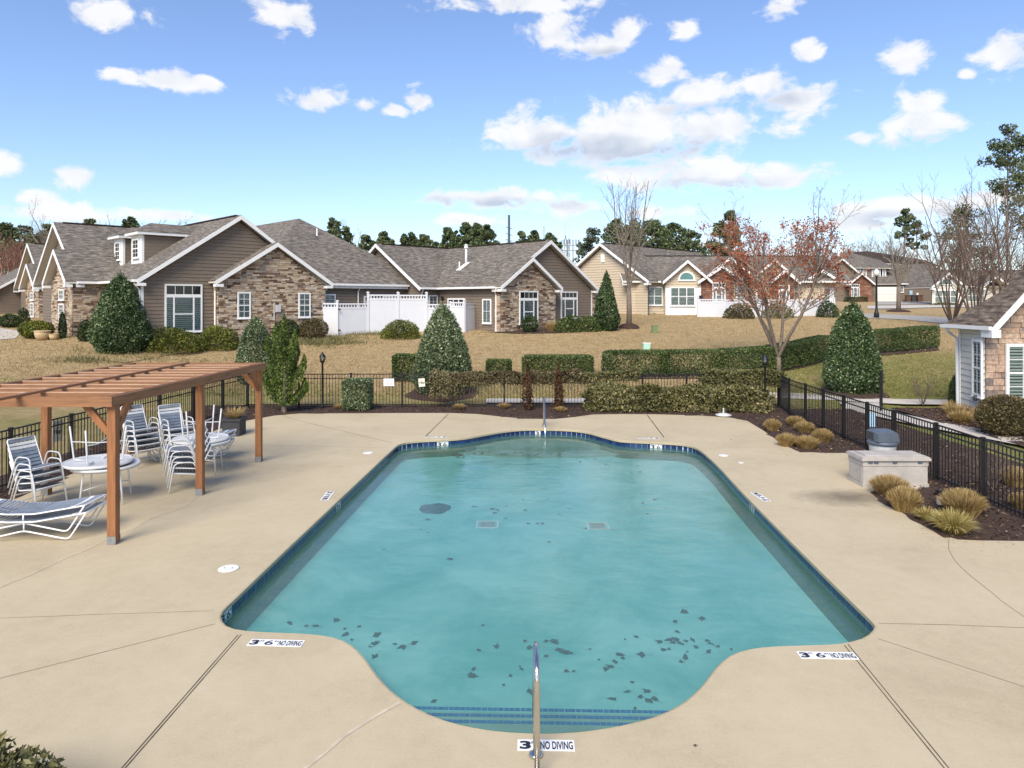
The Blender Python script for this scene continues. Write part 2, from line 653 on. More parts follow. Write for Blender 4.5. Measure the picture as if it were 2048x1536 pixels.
M['strap_white'] = simple('white_vinyl_strap', (0.70, 0.71, 0.72), 0.5, 0.05)
M['steel'] = simple('polished_steel', (0.62, 0.60, 0.56), 0.16, 0.05, 5, 1.0)
M['resin'] = simple('weathered_taupe_resin', (0.42, 0.385, 0.35), 0.7, 0.12, 4, bmp=0.15)
M['lid_grey'] = simple('blue_grey_plastic', (0.085, 0.105, 0.135), 0.45, 0.1)
M['bin_body'] = simple('pale_plastic', (0.52, 0.52, 0.52), 0.5, 0.06)
M['bark'] = simple('grey_brown_bark', (0.17, 0.135, 0.105), 0.95, 0.3, 14, bmp=0.6, bscale=25, stretch=(1, 1, 0.4))
M['twig'] = simple('brown_twigs', (0.155, 0.11, 0.085), 0.95, 0.25, 3)
M['twig_grey'] = simple('grey_twigs', (0.22, 0.185, 0.155), 0.95, 0.25, 3)
M['twig_red'] = simple('red_brown_twigs', (0.24, 0.125, 0.095), 0.95, 0.25, 1.2)
M['lantern_glass'] = glass_mat('lantern_glass', (0.8, 0.82, 0.8), 0.15)
M['pot'] = simple('sandstone_pot', (0.50, 0.37, 0.21), 0.9, 0.15, 8, bmp=0.2)
M['planter'] = simple('charcoal_planter', (0.045, 0.045, 0.05), 0.7)
M['concrete'] = simple('pale_concrete', (0.50, 0.46, 0.41), 0.85, 0.08, 3, bmp=0.15)
M['asphalt'] = simple('sunbleached_asphalt', (0.36, 0.34, 0.315), 0.9, 0.06, 2, bmp=0.2)
M['plastic_white'] = simple('white_plastic', (0.75, 0.74, 0.70), 0.5, 0.05)
M['sign_white'] = simple('white_sign_face', (0.80, 0.80, 0.80), 0.4, 0.02)
M['paper'] = simple('cream_paper_sign', (0.72, 0.68, 0.55), 0.7, 0.05)
M['ink'] = simple('navy_black_ink', (0.014, 0.016, 0.026), 0.5, 0.05)
M['ink_red'] = simple('red_ink', (0.45, 0.08, 0.06), 0.5, 0.05)
M['ink_blue'] = simple('blue_ink', (0.08, 0.12, 0.40), 0.5, 0.05)
M['mint'] = simple('mint_green_plastic', (0.38, 0.62, 0.52), 0.5, 0.08)
M['green_box'] = simple('drab_green_enamel', (0.16, 0.20, 0.10), 0.5, 0.08)
M['grout'] = simple('pale_grout', (0.52, 0.56, 0.55), 0.8, 0.08, 12)
M['tile'] = piece_mat('navy_pool_tile', [(0, (0.008, 0.022, 0.085)), (0.5, (0.012, 0.032, 0.115)), (1, (0.025, 0.055, 0.15))], 0.15, 0.15, 6, 0.02)
M['step_tile'] = piece_mat('blue_step_tile', [(0, (0.010, 0.075, 0.30)), (1, (0.022, 0.13, 0.42))], 0.2, 0.1, 6, 0.02)
M['coping'] = simple('worn_coping_concrete', (0.43, 0.38, 0.30), 0.85, 0.12, 5, bmp=0.15)
M['joint'] = simple('dark_joint_sealant', (0.10, 0.075, 0.055), 0.9, 0.3, 8)
M['patch'] = simple('pale_patching_cement', (0.52, 0.443, 0.328), 0.9, 0.14, 5)
M['dead_leaf'] = simple('sodden_brown_leaf', (0.075, 0.052, 0.040), 0.7, 0.3, 30)
M['algae'] = simple('dark_algae', (0.05, 0.055, 0.055), 0.9, 0.3, 20)
M['brown_bin'] = simple('brown_bin_plastic', (0.12, 0.065, 0.045), 0.5)
M['skyblue'] = simple('pale_blue_sign', (0.35, 0.55, 0.72), 0.5, 0.05)

GREEN_HOLLY = [(0, (0.010, 0.020, 0.007)), (0.45, (0.030, 0.052, 0.018)), (0.8, (0.085, 0.115, 0.045)), (0.95, (0.20, 0.23, 0.12)), (1, (0.33, 0.35, 0.24))]
M['holly'] = foliage('dark_holly_leaves', GREEN_HOLLY, 0.38, 0.12, 0.5, gain=2.1)
M['grey_holly'] = foliage('grey_green_leaves', [(0, (0.020, 0.030, 0.014)), (0.45, (0.055, 0.078, 0.035)), (0.8, (0.15, 0.175, 0.085)), (0.95, (0.30, 0.31, 0.19)), (1, (0.42, 0.40, 0.29))], 0.42, 0.12, 0.5, gain=1.9)
M['box_hedge'] = foliage('hedge_leaves', [(0, (0.012, 0.020, 0.008)), (0.5, (0.040, 0.060, 0.018)), (0.8, (0.09, 0.115, 0.032)), (0.94, (0.14, 0.135, 0.055)), (1, (0.24, 0.17, 0.08))], 0.5, 0.15, gain=1.95)
M['gold_juniper'] = foliage('yellow_green_juniper', [(0, (0.022, 0.030, 0.008)), (0.4, (0.075, 0.090, 0.016)), (0.75, (0.19, 0.195, 0.035)), (1, (0.34, 0.28, 0.07))], 0.6, 0.15, gain=1.4)
M['juniper'] = foliage('bright_juniper', [(0, (0.020, 0.034, 0.008)), (0.45, (0.075, 0.115, 0.022)), (0.8, (0.16, 0.21, 0.045)), (1, (0.24, 0.27, 0.075))], 0.6, 0.15, gain=1.3)
M['dark_shrub'] = foliage('dark_shrub_leaves', [(0, (0.008, 0.014, 0.006)), (0.5, (0.022, 0.036, 0.013)), (0.85, (0.055, 0.075, 0.026)), (1, (0.11, 0.12, 0.05))], 0.5, 0.1, gain=1.9)
M['bronze_shrub'] = foliage('bronze_shrub_leaves', [(0, (0.018, 0.016, 0.007)), (0.5, (0.060, 0.052, 0.020)), (0.8, (0.12, 0.085, 0.04)), (1, (0.20, 0.12, 0.07))], 0.5, 0.12, gain=1.8)
M['olive_shrub'] = foliage('olive_shrub_leaves', [(0, (0.022, 0.022, 0.009)), (0.35, (0.075, 0.075, 0.027)), (0.65, (0.15, 0.14, 0.055)), (0.85, (0.24, 0.19, 0.10)), (1, (0.36, 0.27, 0.16))], 0.5, 0.15, gain=1.6)
M['brown_vine'] = foliage('dry_vine_leaves', [(0, (0.040, 0.030, 0.016)), (0.35, (0.115, 0.085, 0.045)), (0.6, (0.105, 0.105, 0.042)), (0.8, (0.20, 0.155, 0.085)), (1, (0.30, 0.24, 0.15))], 0.7, 0.15, gain=1.25)
M['rust'] = foliage('dead_rust_needles', [(0, (0.045, 0.020, 0.009)), (0.5, (0.105, 0.050, 0.024)), (1, (0.19, 0.105, 0.055))], 0.8, 0.15)
M['straw'] = foliage('straw_grass_blades', [(0, (0.16, 0.10, 0.035)), (0.4, (0.38, 0.26, 0.10)), (0.75, (0.55, 0.41, 0.19)), (1, (0.70, 0.56, 0.31))], 0.7, 0.25)
M['straw_green'] = foliage('yellow_green_blades', [(0, (0.20, 0.15, 0.04)), (0.5, (0.45, 0.36, 0.12)), (1, (0.66, 0.58, 0.28))], 0.7, 0.25)
M['red_leaf'] = foliage('red_orange_leaves', [(0, (0.18, 0.04, 0.025)), (0.4, (0.38, 0.105, 0.045)), (0.8, (0.50, 0.19, 0.085)), (1, (0.58, 0.31, 0.17))], 0.6, 0.3)
M['pine'] = foliage('pine_needles', [(0, (0.012, 0.018, 0.009)), (0.5, (0.040, 0.055, 0.024)), (0.85, (0.085, 0.10, 0.044)), (1, (0.14, 0.14, 0.07))], 0.7, 0.12, gain=2.4)
M['pine_pale'] = foliage('hazy_pine_needles', [(0, (0.045, 0.060, 0.045)), (0.5, (0.085, 0.105, 0.075)), (1, (0.15, 0.165, 0.12))], 0.7, 0.12, gain=1.3)
M['chips'] = foliage('bark_mulch_chips', [(0, (0.020, 0.010, 0.007)), (0.5, (0.060, 0.032, 0.022)), (0.85, (0.12, 0.070, 0.048)), (1, (0.26, 0.19, 0.13))], 0.95, 0.0)
M['lawn_blades'] = foliage('dormant_lawn_blades', [(0, (0.12, 0.15, 0.035)), (0.3, (0.25, 0.23, 0.075)), (0.55, (0.44, 0.32, 0.165)), (1, (0.60, 0.46, 0.27))], 0.9, 0.3)
M['fallen'] = foliage('fallen_leaf_litter', [(0, (0.10, 0.05, 0.025)), (0.5, (0.28, 0.17, 0.08)), (1, (0.46, 0.32, 0.17))], 0.9, 0.1)


def lawn_mat():
    m, nt, b = new_mat('dormant_lawn')
    L = nt.links.new
    vec = pos(nt)
    n1 = noise_node(nt, 0.22, 5, 0.6, vec)
    n2 = noise_node(nt, 1.9, 8, 0.75, vec)
    n3 = noise_node(nt, 13.0, 5, 0.8, vec)
    tan = ramp(nt, [(0.37, (0.24, 0.155, 0.075)), (0.44, (0.38, 0.27, 0.14)), (0.52, (0.46, 0.335, 0.18)), (0.63, (0.60, 0.46, 0.265))])
    ad = nt.nodes.new('ShaderNodeMath')
    ad.operation = 'ADD'
    L(n2.outputs['Fac'], ad.inputs[0])
    L(n3.outputs['Fac'], ad.inputs[1])
    hf = nt.nodes.new('ShaderNodeMath')
    hf.operation = 'MULTIPLY'
    hf.inputs[1].default_value = 0.5
    L(ad.outputs[0], hf.inputs[0])
    L(hf.outputs[0], tan.inputs[0])
    grn = ramp(nt, [(0.34, (0.10, 0.125, 0.028)), (0.5, (0.215, 0.23, 0.062)), (0.66, (0.38, 0.33, 0.135))])
    L(hf.outputs[0], grn.inputs[0])
    # greener turf close to the pool fence and on the flat lawn by the clubhouse, patchy
    g = nt.nodes.new('ShaderNodeNewGeometry')
    sp = nt.nodes.new('ShaderNodeSeparateXYZ')
    L(g.outputs['Position'], sp.inputs[0])
    mr = nt.nodes.new('ShaderNodeMapRange')
    mr.inputs['From Min'].default_value = 34.0
    mr.inputs['From Max'].default_value = 28.0
    L(sp.outputs[1], mr.inputs['Value'])
    mx_ = nt.nodes.new('ShaderNodeMapRange')
    mx_.inputs['From Min'].default_value = 10.0
    mx_.inputs['From Max'].default_value = 15.0
    mx_.inputs['To Max'].default_value = 0.40
    L(sp.outputs[0], mx_.inputs['Value'])
    my_ = nt.nodes.new('ShaderNodeMapRange')
    my_.inputs['From Min'].default_value = 41.0
    my_.inputs['From Max'].default_value = 37.0
    L(sp.outputs[1], my_.inputs['Value'])
    mm = nt.nodes.new('ShaderNodeMath')
    mm.operation = 'MULTIPLY'
    L(mx_.outputs[0], mm.inputs[0])
    L(my_.outputs[0], mm.inputs[1])
    sm = nt.nodes.new('ShaderNodeMath')
    sm.operation = 'MULTIPLY_ADD'
    sm.inputs[1].default_value = 0.30
    L(mr.outputs[0], sm.inputs[0])
    L(mm.outputs[0], sm.inputs[2])
    f = nt.nodes.new('ShaderNodeMath')
    f.operation = 'ADD'
    L(sm.outputs[0], f.inputs[0])
    L(n1.outputs['Fac'], f.inputs[1])
    fr = nt.nodes.new('ShaderNodeMapRange')
    fr.inputs['From Min'].default_value = 0.60
    fr.inputs['From Max'].default_value = 0.98
    fr.inputs['To Max'].default_value = 0.9
    L(f.outputs[0], fr.inputs['Value'])
    mx = nt.nodes.new('ShaderNodeMix')
    mx.data_type = 'RGBA'
    L(fr.outputs[0], mx.inputs['Factor'])
    L(tan.outputs[0], mx.inputs['A'])
    L(grn.outputs[0], mx.inputs['B'])
    L(mx.outputs['Result'], b.inputs['Base Color'])
    b.inputs['Roughness'].default_value = 1.0
    b.inputs['Specular IOR Level'].default_value = 0.1
    bump(nt, b, n3.outputs['Fac'], 1.0, 0.10)
    return m


def deck_mat():
    m, nt, b = new_mat('tan_deck_coating')
    L = nt.links.new
    vec = pos(nt)
    n1 = noise_node(nt, 0.5, 6, 0.62, vec, 0.4)
    n2 = noise_node(nt, 5.0, 6, 0.7, vec)
    n3 = noise_node(nt, 70.0, 3, 0.7, vec)
    r = ramp(nt, [(0.34, (0.42, 0.345, 0.228)), (0.5, (0.485, 0.405, 0.272)), (0.68, (0.53, 0.445, 0.305))])
    ad = nt.nodes.new('ShaderNodeMath')
    ad.operation = 'MULTIPLY_ADD'
    ad.inputs[1].default_value = 0.35
    L(n2.outputs['Fac'], ad.inputs[0])
    ad2 = nt.nodes.new('ShaderNodeMath')
    ad2.operation = 'MULTIPLY_ADD'
    ad2.inputs[1].default_value = 0.65
    ad2.inputs[2].default_value = 0.0
    L(n1.outputs['Fac'], ad2.inputs[0])
    L(ad2.outputs[0], ad.inputs[2])
    n5 = noise_node(nt, 38.0, 4, 0.8, vec)                   # gritty broom-finished grain
    ad5 = nt.nodes.new('ShaderNodeMath')
    ad5.operation = 'MULTIPLY_ADD'
    ad5.inputs[1].default_value = 0.5
    L(n5.outputs['Fac'], ad5.inputs[0])
    sb5 = nt.nodes.new('ShaderNodeMath')
    sb5.operation = 'SUBTRACT'
    sb5.inputs[1].default_value = 0.25
    L(ad.outputs[0], sb5.inputs[0])
    L(sb5.outputs[0], ad5.inputs[2])
    L(ad5.outputs[0], r.inputs[0])
    # damp dirt running off the planting bed
    g = nt.nodes.new('ShaderNodeNewGeometry')
    mp = nt.nodes.new('ShaderNodeMapping')
    mp.inputs['Location'].default_value = (-6.75 * 0.75, -14.1 * 1.3, 0)
    mp.inputs['Scale'].default_value = (0.75, 1.3, 1)
    L(g.outputs['Position'], mp.inputs[0])
    ln = nt.nodes.new('ShaderNodeVectorMath')
    ln.operation = 'LENGTH'
    L(mp.outputs[0], ln.inputs[0])
    nd = noise_node(nt, 2.4, 6, 0.75, vec)
    sb = nt.nodes.new('ShaderNodeMath')
    sb.operation = 'SUBTRACT'
    L(nd.outputs['Fac'], sb.inputs[0])
    L(ln.outputs['Value'], sb.inputs[1])
    sr = nt.nodes.new('ShaderNodeMapRange')
    sr.inputs['From Min'].default_value = -0.45
    sr.inputs['From Max'].default_value = 0.35
    sr.inputs['To Max'].default_value = 0.8
    L(sb.outputs[0], sr.inputs['Value'])
    mx = nt.nodes.new('ShaderNodeMix')
    mx.data_type = 'RGBA'
    mx.inputs['B'].default_value = (0.13, 0.105, 0.075, 1)
    L(sr.outputs[0], mx.inputs['Factor'])
    L(r.outputs[0], mx.inputs['A'])
    L(mx.outputs['Result'], b.inputs['Base Color'])
    b.inputs['Roughness'].default_value = 0.8
    b.inputs['Specular IOR Level'].default_value = 0.25
    bump(nt, b, n3.outputs['Fac'], 0.4, 0.005)
    return m


def water_mat():
    m, nt, b = new_mat('pool_water')
    nt.nodes.remove(b)
    L = nt.links.new
    vec = pos(nt, (1.0, 2.2, 1.0))
    n1 = noise_node(nt, 3.2, 4, 0.55, vec, 0.5)
    n2 = noise_node(nt, 0.45, 3, 0.5, pos(nt))
    r2 = nt.nodes.new('ShaderNodeMapRange')
    r2.inputs['From Min'].default_value = 0.35
    r2.inputs['From Max'].default_value = 0.65
    r2.inputs['To Min'].default_value = 0.25
    L(n2.outputs['Fac'], r2.inputs['Value'])
    hm0 = nt.nodes.new('ShaderNodeMath')
    hm0.operation = 'MULTIPLY'
    L(n1.outputs['Fac'], hm0.inputs[0])
    L(r2.outputs[0], hm0.inputs[1])
    n4 = noise_node(nt, 0.9, 2, 0.5, vec, 0.8)
    hm = nt.nodes.new('ShaderNodeMath')
    hm.operation = 'MULTIPLY_ADD'
    hm.inputs[1].default_value = 0.7
    L(n4.outputs['Fac'], hm.inputs[0])
    L(hm0.outputs[0], hm.inputs[2])
    bp = nt.nodes.new('ShaderNodeBump')
    bp.inputs['Strength'].default_value = 0.3
    bp.inputs['Distance'].default_value = 0.035
    L(hm.outputs[0], bp.inputs['Height'])
    tr = nt.nodes.new('ShaderNodeBsdfTransparent')
    tr.inputs[0].default_value = (0.84, 0.97, 0.96, 1)
    df = nt.nodes.new('ShaderNodeBsdfDiffuse')
    df.inputs['Color'].default_value = (0.27, 0.60, 0.57, 1)
    m1 = nt.nodes.new('ShaderNodeMixShader')
    m1.inputs[0].default_value = 0.16
    L(tr.outputs[0], m1.inputs[1])
    L(df.outputs[0], m1.inputs[2])
    gl = nt.nodes.new('ShaderNodeBsdfGlossy')
    gl.inputs['Roughness'].default_value = 0.02
    L(bp.outputs[0], gl.inputs['Normal'])
    fr = nt.nodes.new('ShaderNodeFresnel')
    fr.inputs['IOR'].default_value = 1.33
    L(bp.outputs[0], fr.inputs['Normal'])
    m2 = nt.nodes.new('ShaderNodeMixShader')
    L(fr.outputs[0], m2.inputs[0])
    L(m1.outputs[0], m2.inputs[1])
    L(gl.outputs[0], m2.inputs[2])
    L(m2.outputs[0], nt.nodes['Material Output'].inputs[0])
    return m


def plaster_mat(name, c0, c1, c2):
    m, nt, b = new_mat(name)
    vec = pos(nt)
    n = noise_node(nt, 0.6, 6, 0.65, vec, 0.6)
    r = ramp(nt, [(0.36, c0), (0.5, c1), (0.64, c2)])
    nt.links.new(n.outputs['Fac'], r.inputs[0])
    nt.links.new(r.outputs[0], b.inputs['Base Color'])
    b.inputs['Roughness'].default_value = 0.9
    return m


M['lawn'] = lawn_mat()
M['deck'] = deck_mat()
M['water'] = water_mat()
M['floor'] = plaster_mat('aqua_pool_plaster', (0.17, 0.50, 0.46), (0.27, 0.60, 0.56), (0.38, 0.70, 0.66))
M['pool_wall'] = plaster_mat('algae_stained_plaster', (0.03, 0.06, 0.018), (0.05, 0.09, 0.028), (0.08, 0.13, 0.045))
M['pool_ledge'] = plaster_mat('pale_green_plaster', (0.22, 0.32, 0.25), (0.30, 0.40, 0.33), (0.36, 0.46, 0.38))
M['mulch'] = simple('bark_mulch', (0.052, 0.030, 0.021), 1.0, 0.4, 14, bmp=1.0, bscale=45)

# ------------------------------------------------------------------ ground, roads, paths
def build_ground():
    ys = sorted(set([-400, -150, -60, -30, -14, -4, 2, 5.0, 22.9] + [float(t) for t in np.arange(23.6, 60, 0.8)] + [float(t) for t in np.arange(60, 110, 2.0)]
                    + [115, 122, 130, 140, 150, 170, 200, 260, 400, 800, 1800]))
    xs = sorted(set([-1800, -900, -400, -200, -140, -100, -80, -5.3, 6.5] + [float(t) for t in np.arange(-64, 64, 1.0)] + [70, 80, 100, 140, 200, 400, 900, 1800]))
    m = MB()
    idx = {}
    for j, y in enumerate(ys):
        for i, x in enumerate(xs):
            z = gz(x, y)
            if y < 26.9:
                z -= 0.07
            m.v.append((x, y, z))
    nx = len(xs)
    for j in range(len(ys) - 1):
        for i in range(nx - 1):
            if xs[i] >= -5.31 and xs[i + 1] <= 6.51 and ys[j] >= 4.99 and ys[j + 1] <= 22.91:
                continue
            a = j * nx + i
            m.f.append((a, a + 1, a + nx + 1, a + nx))
    return m.build('ground', M['lawn'], kind='structure', smooth=True)


build_ground()


def sheet(name, A, B, mat, lift=0.03, n=24, k=5, kind='structure', flat=False, label=None):
    """a strip between two lines of ground points, following the ground"""
    def along(L_, t):
        s = t * (len(L_) - 1)
        i = min(int(s), len(L_) - 2)
        return Vector(L_[i]).lerp(Vector(L_[i + 1]), s - i)
    m = MB()
    for j in range(n + 1):
        a, b = along(A, j / n), along(B, j / n)
        for i in range(k + 1):
            p = a.lerp(b, i / k)
            z = 0.0 if flat else gz(p.x, p.y)
            m.v.append((p.x, p.y, z + lift))
    for j in range(n):
        for i in range(k):
            q = j * (k + 1) + i
            m.f.append((q, q + 1, q + k + 2, q + k + 1))
    return m.build(name, mat, kind=kind)


sheet('road', [G(1690, 636), G(1755, 637.5), G(1812, 640), G(1890, 648), G(2100, 672)], [G(1690, 626), G(1755, 628.5), G(1812, 631), G(1913, 636.5), G(2100, 650)], M['asphalt'], 0.04)
sheet('side_road', [G(1735, 618.5), G(1800, 617.5), G(1860, 616), G(1960, 615)], [G(1735, 612.5), G(1800, 611.8), G(1860, 611), G(1960, 610.5)], M['concrete'], 0.05)
sheet('parking_apron', [G(1752, 610.6), G(1800, 610), G(1862, 609.4)], [G(1752, 604.8), G(1800, 604.4), G(1862, 604.2)], M['asphalt'], 0.05)
sheet('driveway', [G(-80, 683), G(0, 680), G(32, 677)], [G(-80, 655), G(0, 657), G(46, 663)], M['concrete'], 0.03)
sheet('path', [(-1.0, 27.1), (3, 27.1), (5.5, 27.9), (9, 28.3), (12.5, 27.6), (14.8, 26.7), (17, 26.6)], [(-1.0, 27.9), (2.6, 27.9), (5.2, 28.9), (9, 29.4), (12.9, 28.7), (15, 27.8), (17, 27.7)], M['concrete'], 0.02, 30, 4)
sheet('path', [(12.6, 27.4), (12.0, 25.4), (12.6, 22.6), (13.6, 19.5), (15.2, 15.5), (17, 12)], [(14.0, 27.0), (13.3, 25.4), (13.8, 22.8), (14.8, 20.0), (16.4, 16.3), (18.6, 12.6)], M['concrete'], 0.012, 30, 3, flat=True)

# ------------------------------------------------------------------ pool outline
POOL_PX = [(441, 1232), (446, 1245), (462, 1256), (500, 1262), (560, 1265), (620, 1268), (668, 1275), (702, 1290), (728, 1315), (755, 1352),
           (790, 1388), (840, 1420), (900, 1444), (970, 1459), (1040, 1465.5), (1110, 1466.5), (1180, 1461), (1250, 1449), (1315, 1431), (1368, 1404),
           (1405, 1370), (1432, 1335), (1462, 1310), (1505, 1297), (1560, 1292), (1620, 1290), (1680, 1287), (1725, 1276), (1746, 1260), (1748, 1248),
           (1700, 1200), (1640, 1141), (1560, 1061), (1488, 988), (1440, 936), (1415, 912), (1403, 902), (1388, 893.5), (1364, 888), (1325, 885), (1286, 883.5), (1239, 880.5),
           (1208, 873), (1169, 863), (1130, 859), (1090, 858), (1051, 858), (1012, 861.5), (973, 868), (934, 875), (895, 878.5), (844, 881), (812, 884.5),
           (796, 890), (781, 903), (735, 946), (680, 998), (590, 1083), (520, 1150), (470, 1198), (448, 1219)]


def catmull_closed(pts, per=10):
    out = []
    n = len(pts)
    for i in range(n):
        p0, p1, p2, p3 = (pts[(i + k) % n] for k in (-1, 0, 1, 2))
        for j in range(per):
            t = j / per
            out.append(0.5 * ((2 * p1) + (p2 - p0) * t + (2 * p0 - 5 * p1 + 4 * p2 - p3) * t * t + (3 * p1 - p0 - 3 * p2 + p3) * t ** 3))
    return out


def resample(pts, step, closed=True):
    pts = list(pts) + ([pts[0]] if closed else [])
    seg = [0]
    for a, b in zip(pts, pts[1:]):
        seg.append(seg[-1] + (b - a).length)
    n = max(4, round(seg[-1] / step))
    out = []
    i = 0
    for k in range(n):
        s = seg[-1] * k / n
        while seg[i + 1] < s:
            i += 1
        out.append(pts[i].lerp(pts[i + 1], (s - seg[i]) / max(1e-9, seg[i + 1] - seg[i])))
    return out


POOL = resample(catmull_closed([D0(u, v) for u, v in POOL_PX]), 0.157)
NP = len(POOL)
_area = sum(POOL[i].x * POOL[(i + 1) % NP].y - POOL[(i + 1) % NP].x * POOL[i].y for i in range(NP))
if _area < 0:
    POOL.reverse()
TAN = [(POOL[(i + 1) % NP] - POOL[i - 1]).normalized() for i in range(NP)]
OUTN = [Vector((t.y, -t.x, 0)) for t in TAN]          # away from the water


def offs(dist, z):
    return [Vector((p.x + n.x * dist, p.y + n.y * dist, z)) for p, n in zip(POOL, OUTN)]


def inside(poly, x, y):
    c = False
    n = len(poly)
    j = n - 1
    for i in range(n):
        a, b = poly[i], poly[j]
        if (a[1] > y) != (b[1] > y) and x < (b[0] - a[0]) * (y - a[1]) / (b[1] - a[1]) + a[0]:
            c = not c
        j = i
    return c


def ring(m, A, B):
    n0 = len(m.v)
    n = len(A)
    m.v += [tuple(p) for p in A] + [tuple(p) for p in B]
    for i in range(n):
        j = (i + 1) % n
        m.f.append((n0 + i, n0 + j, n0 + n + j, n0 + n + i))


# deck -------------------------------------------------------------------------------------------
DECK_PX = [(0, 1010), (60, 985), (150, 945), (240, 915), (330, 893), (400, 873), (418, 866), (450, 852), (500, 840), (550, 831), (600, 827), (700, 826.5), (800, 826),
           (900, 826), (955, 828), (1000, 833), (1050, 837.5), (1110, 838), (1150, 834), (1185, 829), (1240, 828), (1310, 828.5), (1400, 831), (1460, 835),
           (1495, 842), (1525, 860), (1555, 881), (1600, 903), (1650, 906), (1705, 906), (1790, 908), (1850, 912), (1852, 945), (1842, 976),
           (1738, 983), (1760, 1001), (1800, 1022), (1850, 1050), (1885, 1070), (1915, 1079), (1960, 1081), (2048, 1082), (2200, 1083)]
DECK = [D0(u, v) for u, v in DECK_PX]
DECK = [Vector((-11.2, 13.0, 0)), ] + DECK
DECK = DECK + [Vector((13.5, 11.4, 0)), Vector((13.5, -6, 0)), Vector((-13.5, -6, 0)), Vector((-13.5, 9, 0)), Vector((-11.0, 11.0, 0))]


def build_deck():
    hole = offs(0.28, 0)
    tri = tessellate_polygon([DECK, hole])
    allp = DECK + hole
    m = MB()
    m.v = [tuple(p) for p in allp]
    for t in tri:
        a, b, c = (allp[i] for i in t)
        if (b - a).cross(c - a).z < 0:
            t = (t[0], t[2], t[1])
        m.f.append(tuple(t))
    low = [Vector((p.x, p.y, -0.12)) for p in DECK]
    ring(m, DECK, low)
    return m.build('pool_deck', M['deck'], kind='structure')


deck = build_deck()

pool = empty('swimming_pool', (0.5, 13.5, -0.62), 'large in-ground swimming pool with rounded bays and a navy tile waterline band', 'swimming pool')
WATER_Z, FLOOR_Z = -0.165, -0.47
m = MB()
ring(m, offs(0.28, 0.0), offs(0.02, 0.0015))
ring(m, offs(0.02, 0.0015), offs(0.0, -0.01))
ring(m, offs(0.0, -0.004), offs(0.004, -0.055))
ring(m, offs(0.004, -0.055), offs(0.06, -0.062))
m.build('coping', M['deck'], pool)
m = MB()
ring(m, offs(0.042, -0.05), offs(0.042, -0.235))
m.build('grout_band', M['grout'], pool)
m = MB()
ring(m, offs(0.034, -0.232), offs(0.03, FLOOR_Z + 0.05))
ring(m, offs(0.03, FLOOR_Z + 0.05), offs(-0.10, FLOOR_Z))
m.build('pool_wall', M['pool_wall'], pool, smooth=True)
m = MB()
m.v = [tuple(p) for p in offs(-0.09, FLOOR_Z + 0.002)]
tri = tessellate_polygon([[Vector(p) for p in m.v]])
m.f = [tuple(t) if (Vector(m.v[t[1]]) - Vector(m.v[t[0]])).cross(Vector(m.v[t[2]]) - Vector(m.v[t[0]])).z > 0 else (t[0], t[2], t[1]) for t in tri]
m.build('pool_floor', M['floor'], pool)
m = MB()
m.v = [tuple(p) for p in offs(0.036, WATER_Z)]
m.f = [tuple(t) if (Vector(m.v[t[1]]) - Vector(m.v[t[0]])).cross(Vector(m.v[t[2]]) - Vector(m.v[t[0]])).z > 0 else (t[0], t[2], t[1]) for t in tri]
m.build('water', M['water'], kind='structure')

tile_mesh = None
hidden = MB()
for i in range(NP):
    p, t, n = POOL[i], TAN[i], OUTN[i]
    c = p + n * 0.036
    ang = math.atan2(t.y, t.x)
    if n.dot(c - Vector((0, 0, 0))) < -0.05:       # the side walls facing away from here: one joined strip
        hidden.obox(c - t * 0.074 + Vector((0, 0, -0.215)), t * 0.148, n * 0.006, (0, 0, 0.15))
        continue
    if tile_mesh is None:
        tm = MB()
        tm.box(-0.0745, 0.0745, -0.002, 0.006, -0.215, -0.064)
        tile_mesh = bpy.data.meshes.new('tile')
        tile_mesh.from_pydata(tm.v, [], tm.f)
        tile_mesh.materials.append(M['tile'])
    inst('tile', tile_mesh, pool, (c.x, c.y, 0), ang + math.pi)
if hidden.v:
    hidden.build('tile_band', M['tile'], pool, kind='stuff')


def clip_bay(keep):
    return [p for p in offs(0.02, 0) if keep(p)]


# steps in the near bay, their edges laid with small blue tiles
def bay_step(pts, z, name, mat, drop=0.3):
    pts = [Vector((p.x, p.y, z)) for p in pts]
    mm = MB()
    mm.prism(pts, (0, 0, -drop))
    return mm.build(name, mat, pool)


bay = clip_bay(lambda p: p.y < 7.46 - 0.03 * p.x and abs(p.x - 0.4) < 2.6)
k0 = max(range(len(bay)), key=lambda i: (bay[i] - bay[i - 1]).length)
bay = bay[k0:] + bay[:k0]
step = bay_step(bay, -0.36, 'step', M['pool_ledge'])
sm = MB()
sm.box(-0.0265, 0.0265, -0.024, 0.024, 0, 0.006)
step_mesh = bpy.data.meshes.new('tile')
step_mesh.from_pydata(sm.v, [], sm.f)
step_mesh.materials.append(M['step_tile'])
for yy in (7.40, 7.285, 7.175):
    for k in range(-40, 50):
        x = k * 0.0575 + rng.uniform(-0.002, 0.002)
        y = yy - 0.03 * x
        if inside(POOL, x - 0.03, y) and inside(POOL, x + 0.03, y) and abs(x - 0.35) < 1.75:
            inst('tile', step_mesh, step, (x, y, -0.36), R(-1.7))
for dep, z in ((20.55, -0.30), (19.95, -0.40)):
    far = clip_bay(lambda p: p.y > dep and p.x > -1.6 and p.x < 3.6)
    k0 = max(range(len(far)), key=lambda i: (far[i] - far[i - 1]).length)
    far = far[k0:] + far[:k0]
    # rounded front edge
    a, b = far[-1], far[0]
    arc = [a.lerp(b, t / 8) + Vector((0, -0.35 * math.sin(math.pi * t / 8), 0)) for t in range(1, 8)]
    bay_step(far + arc, z, 'step', M['pool_ledge'], 0.25)


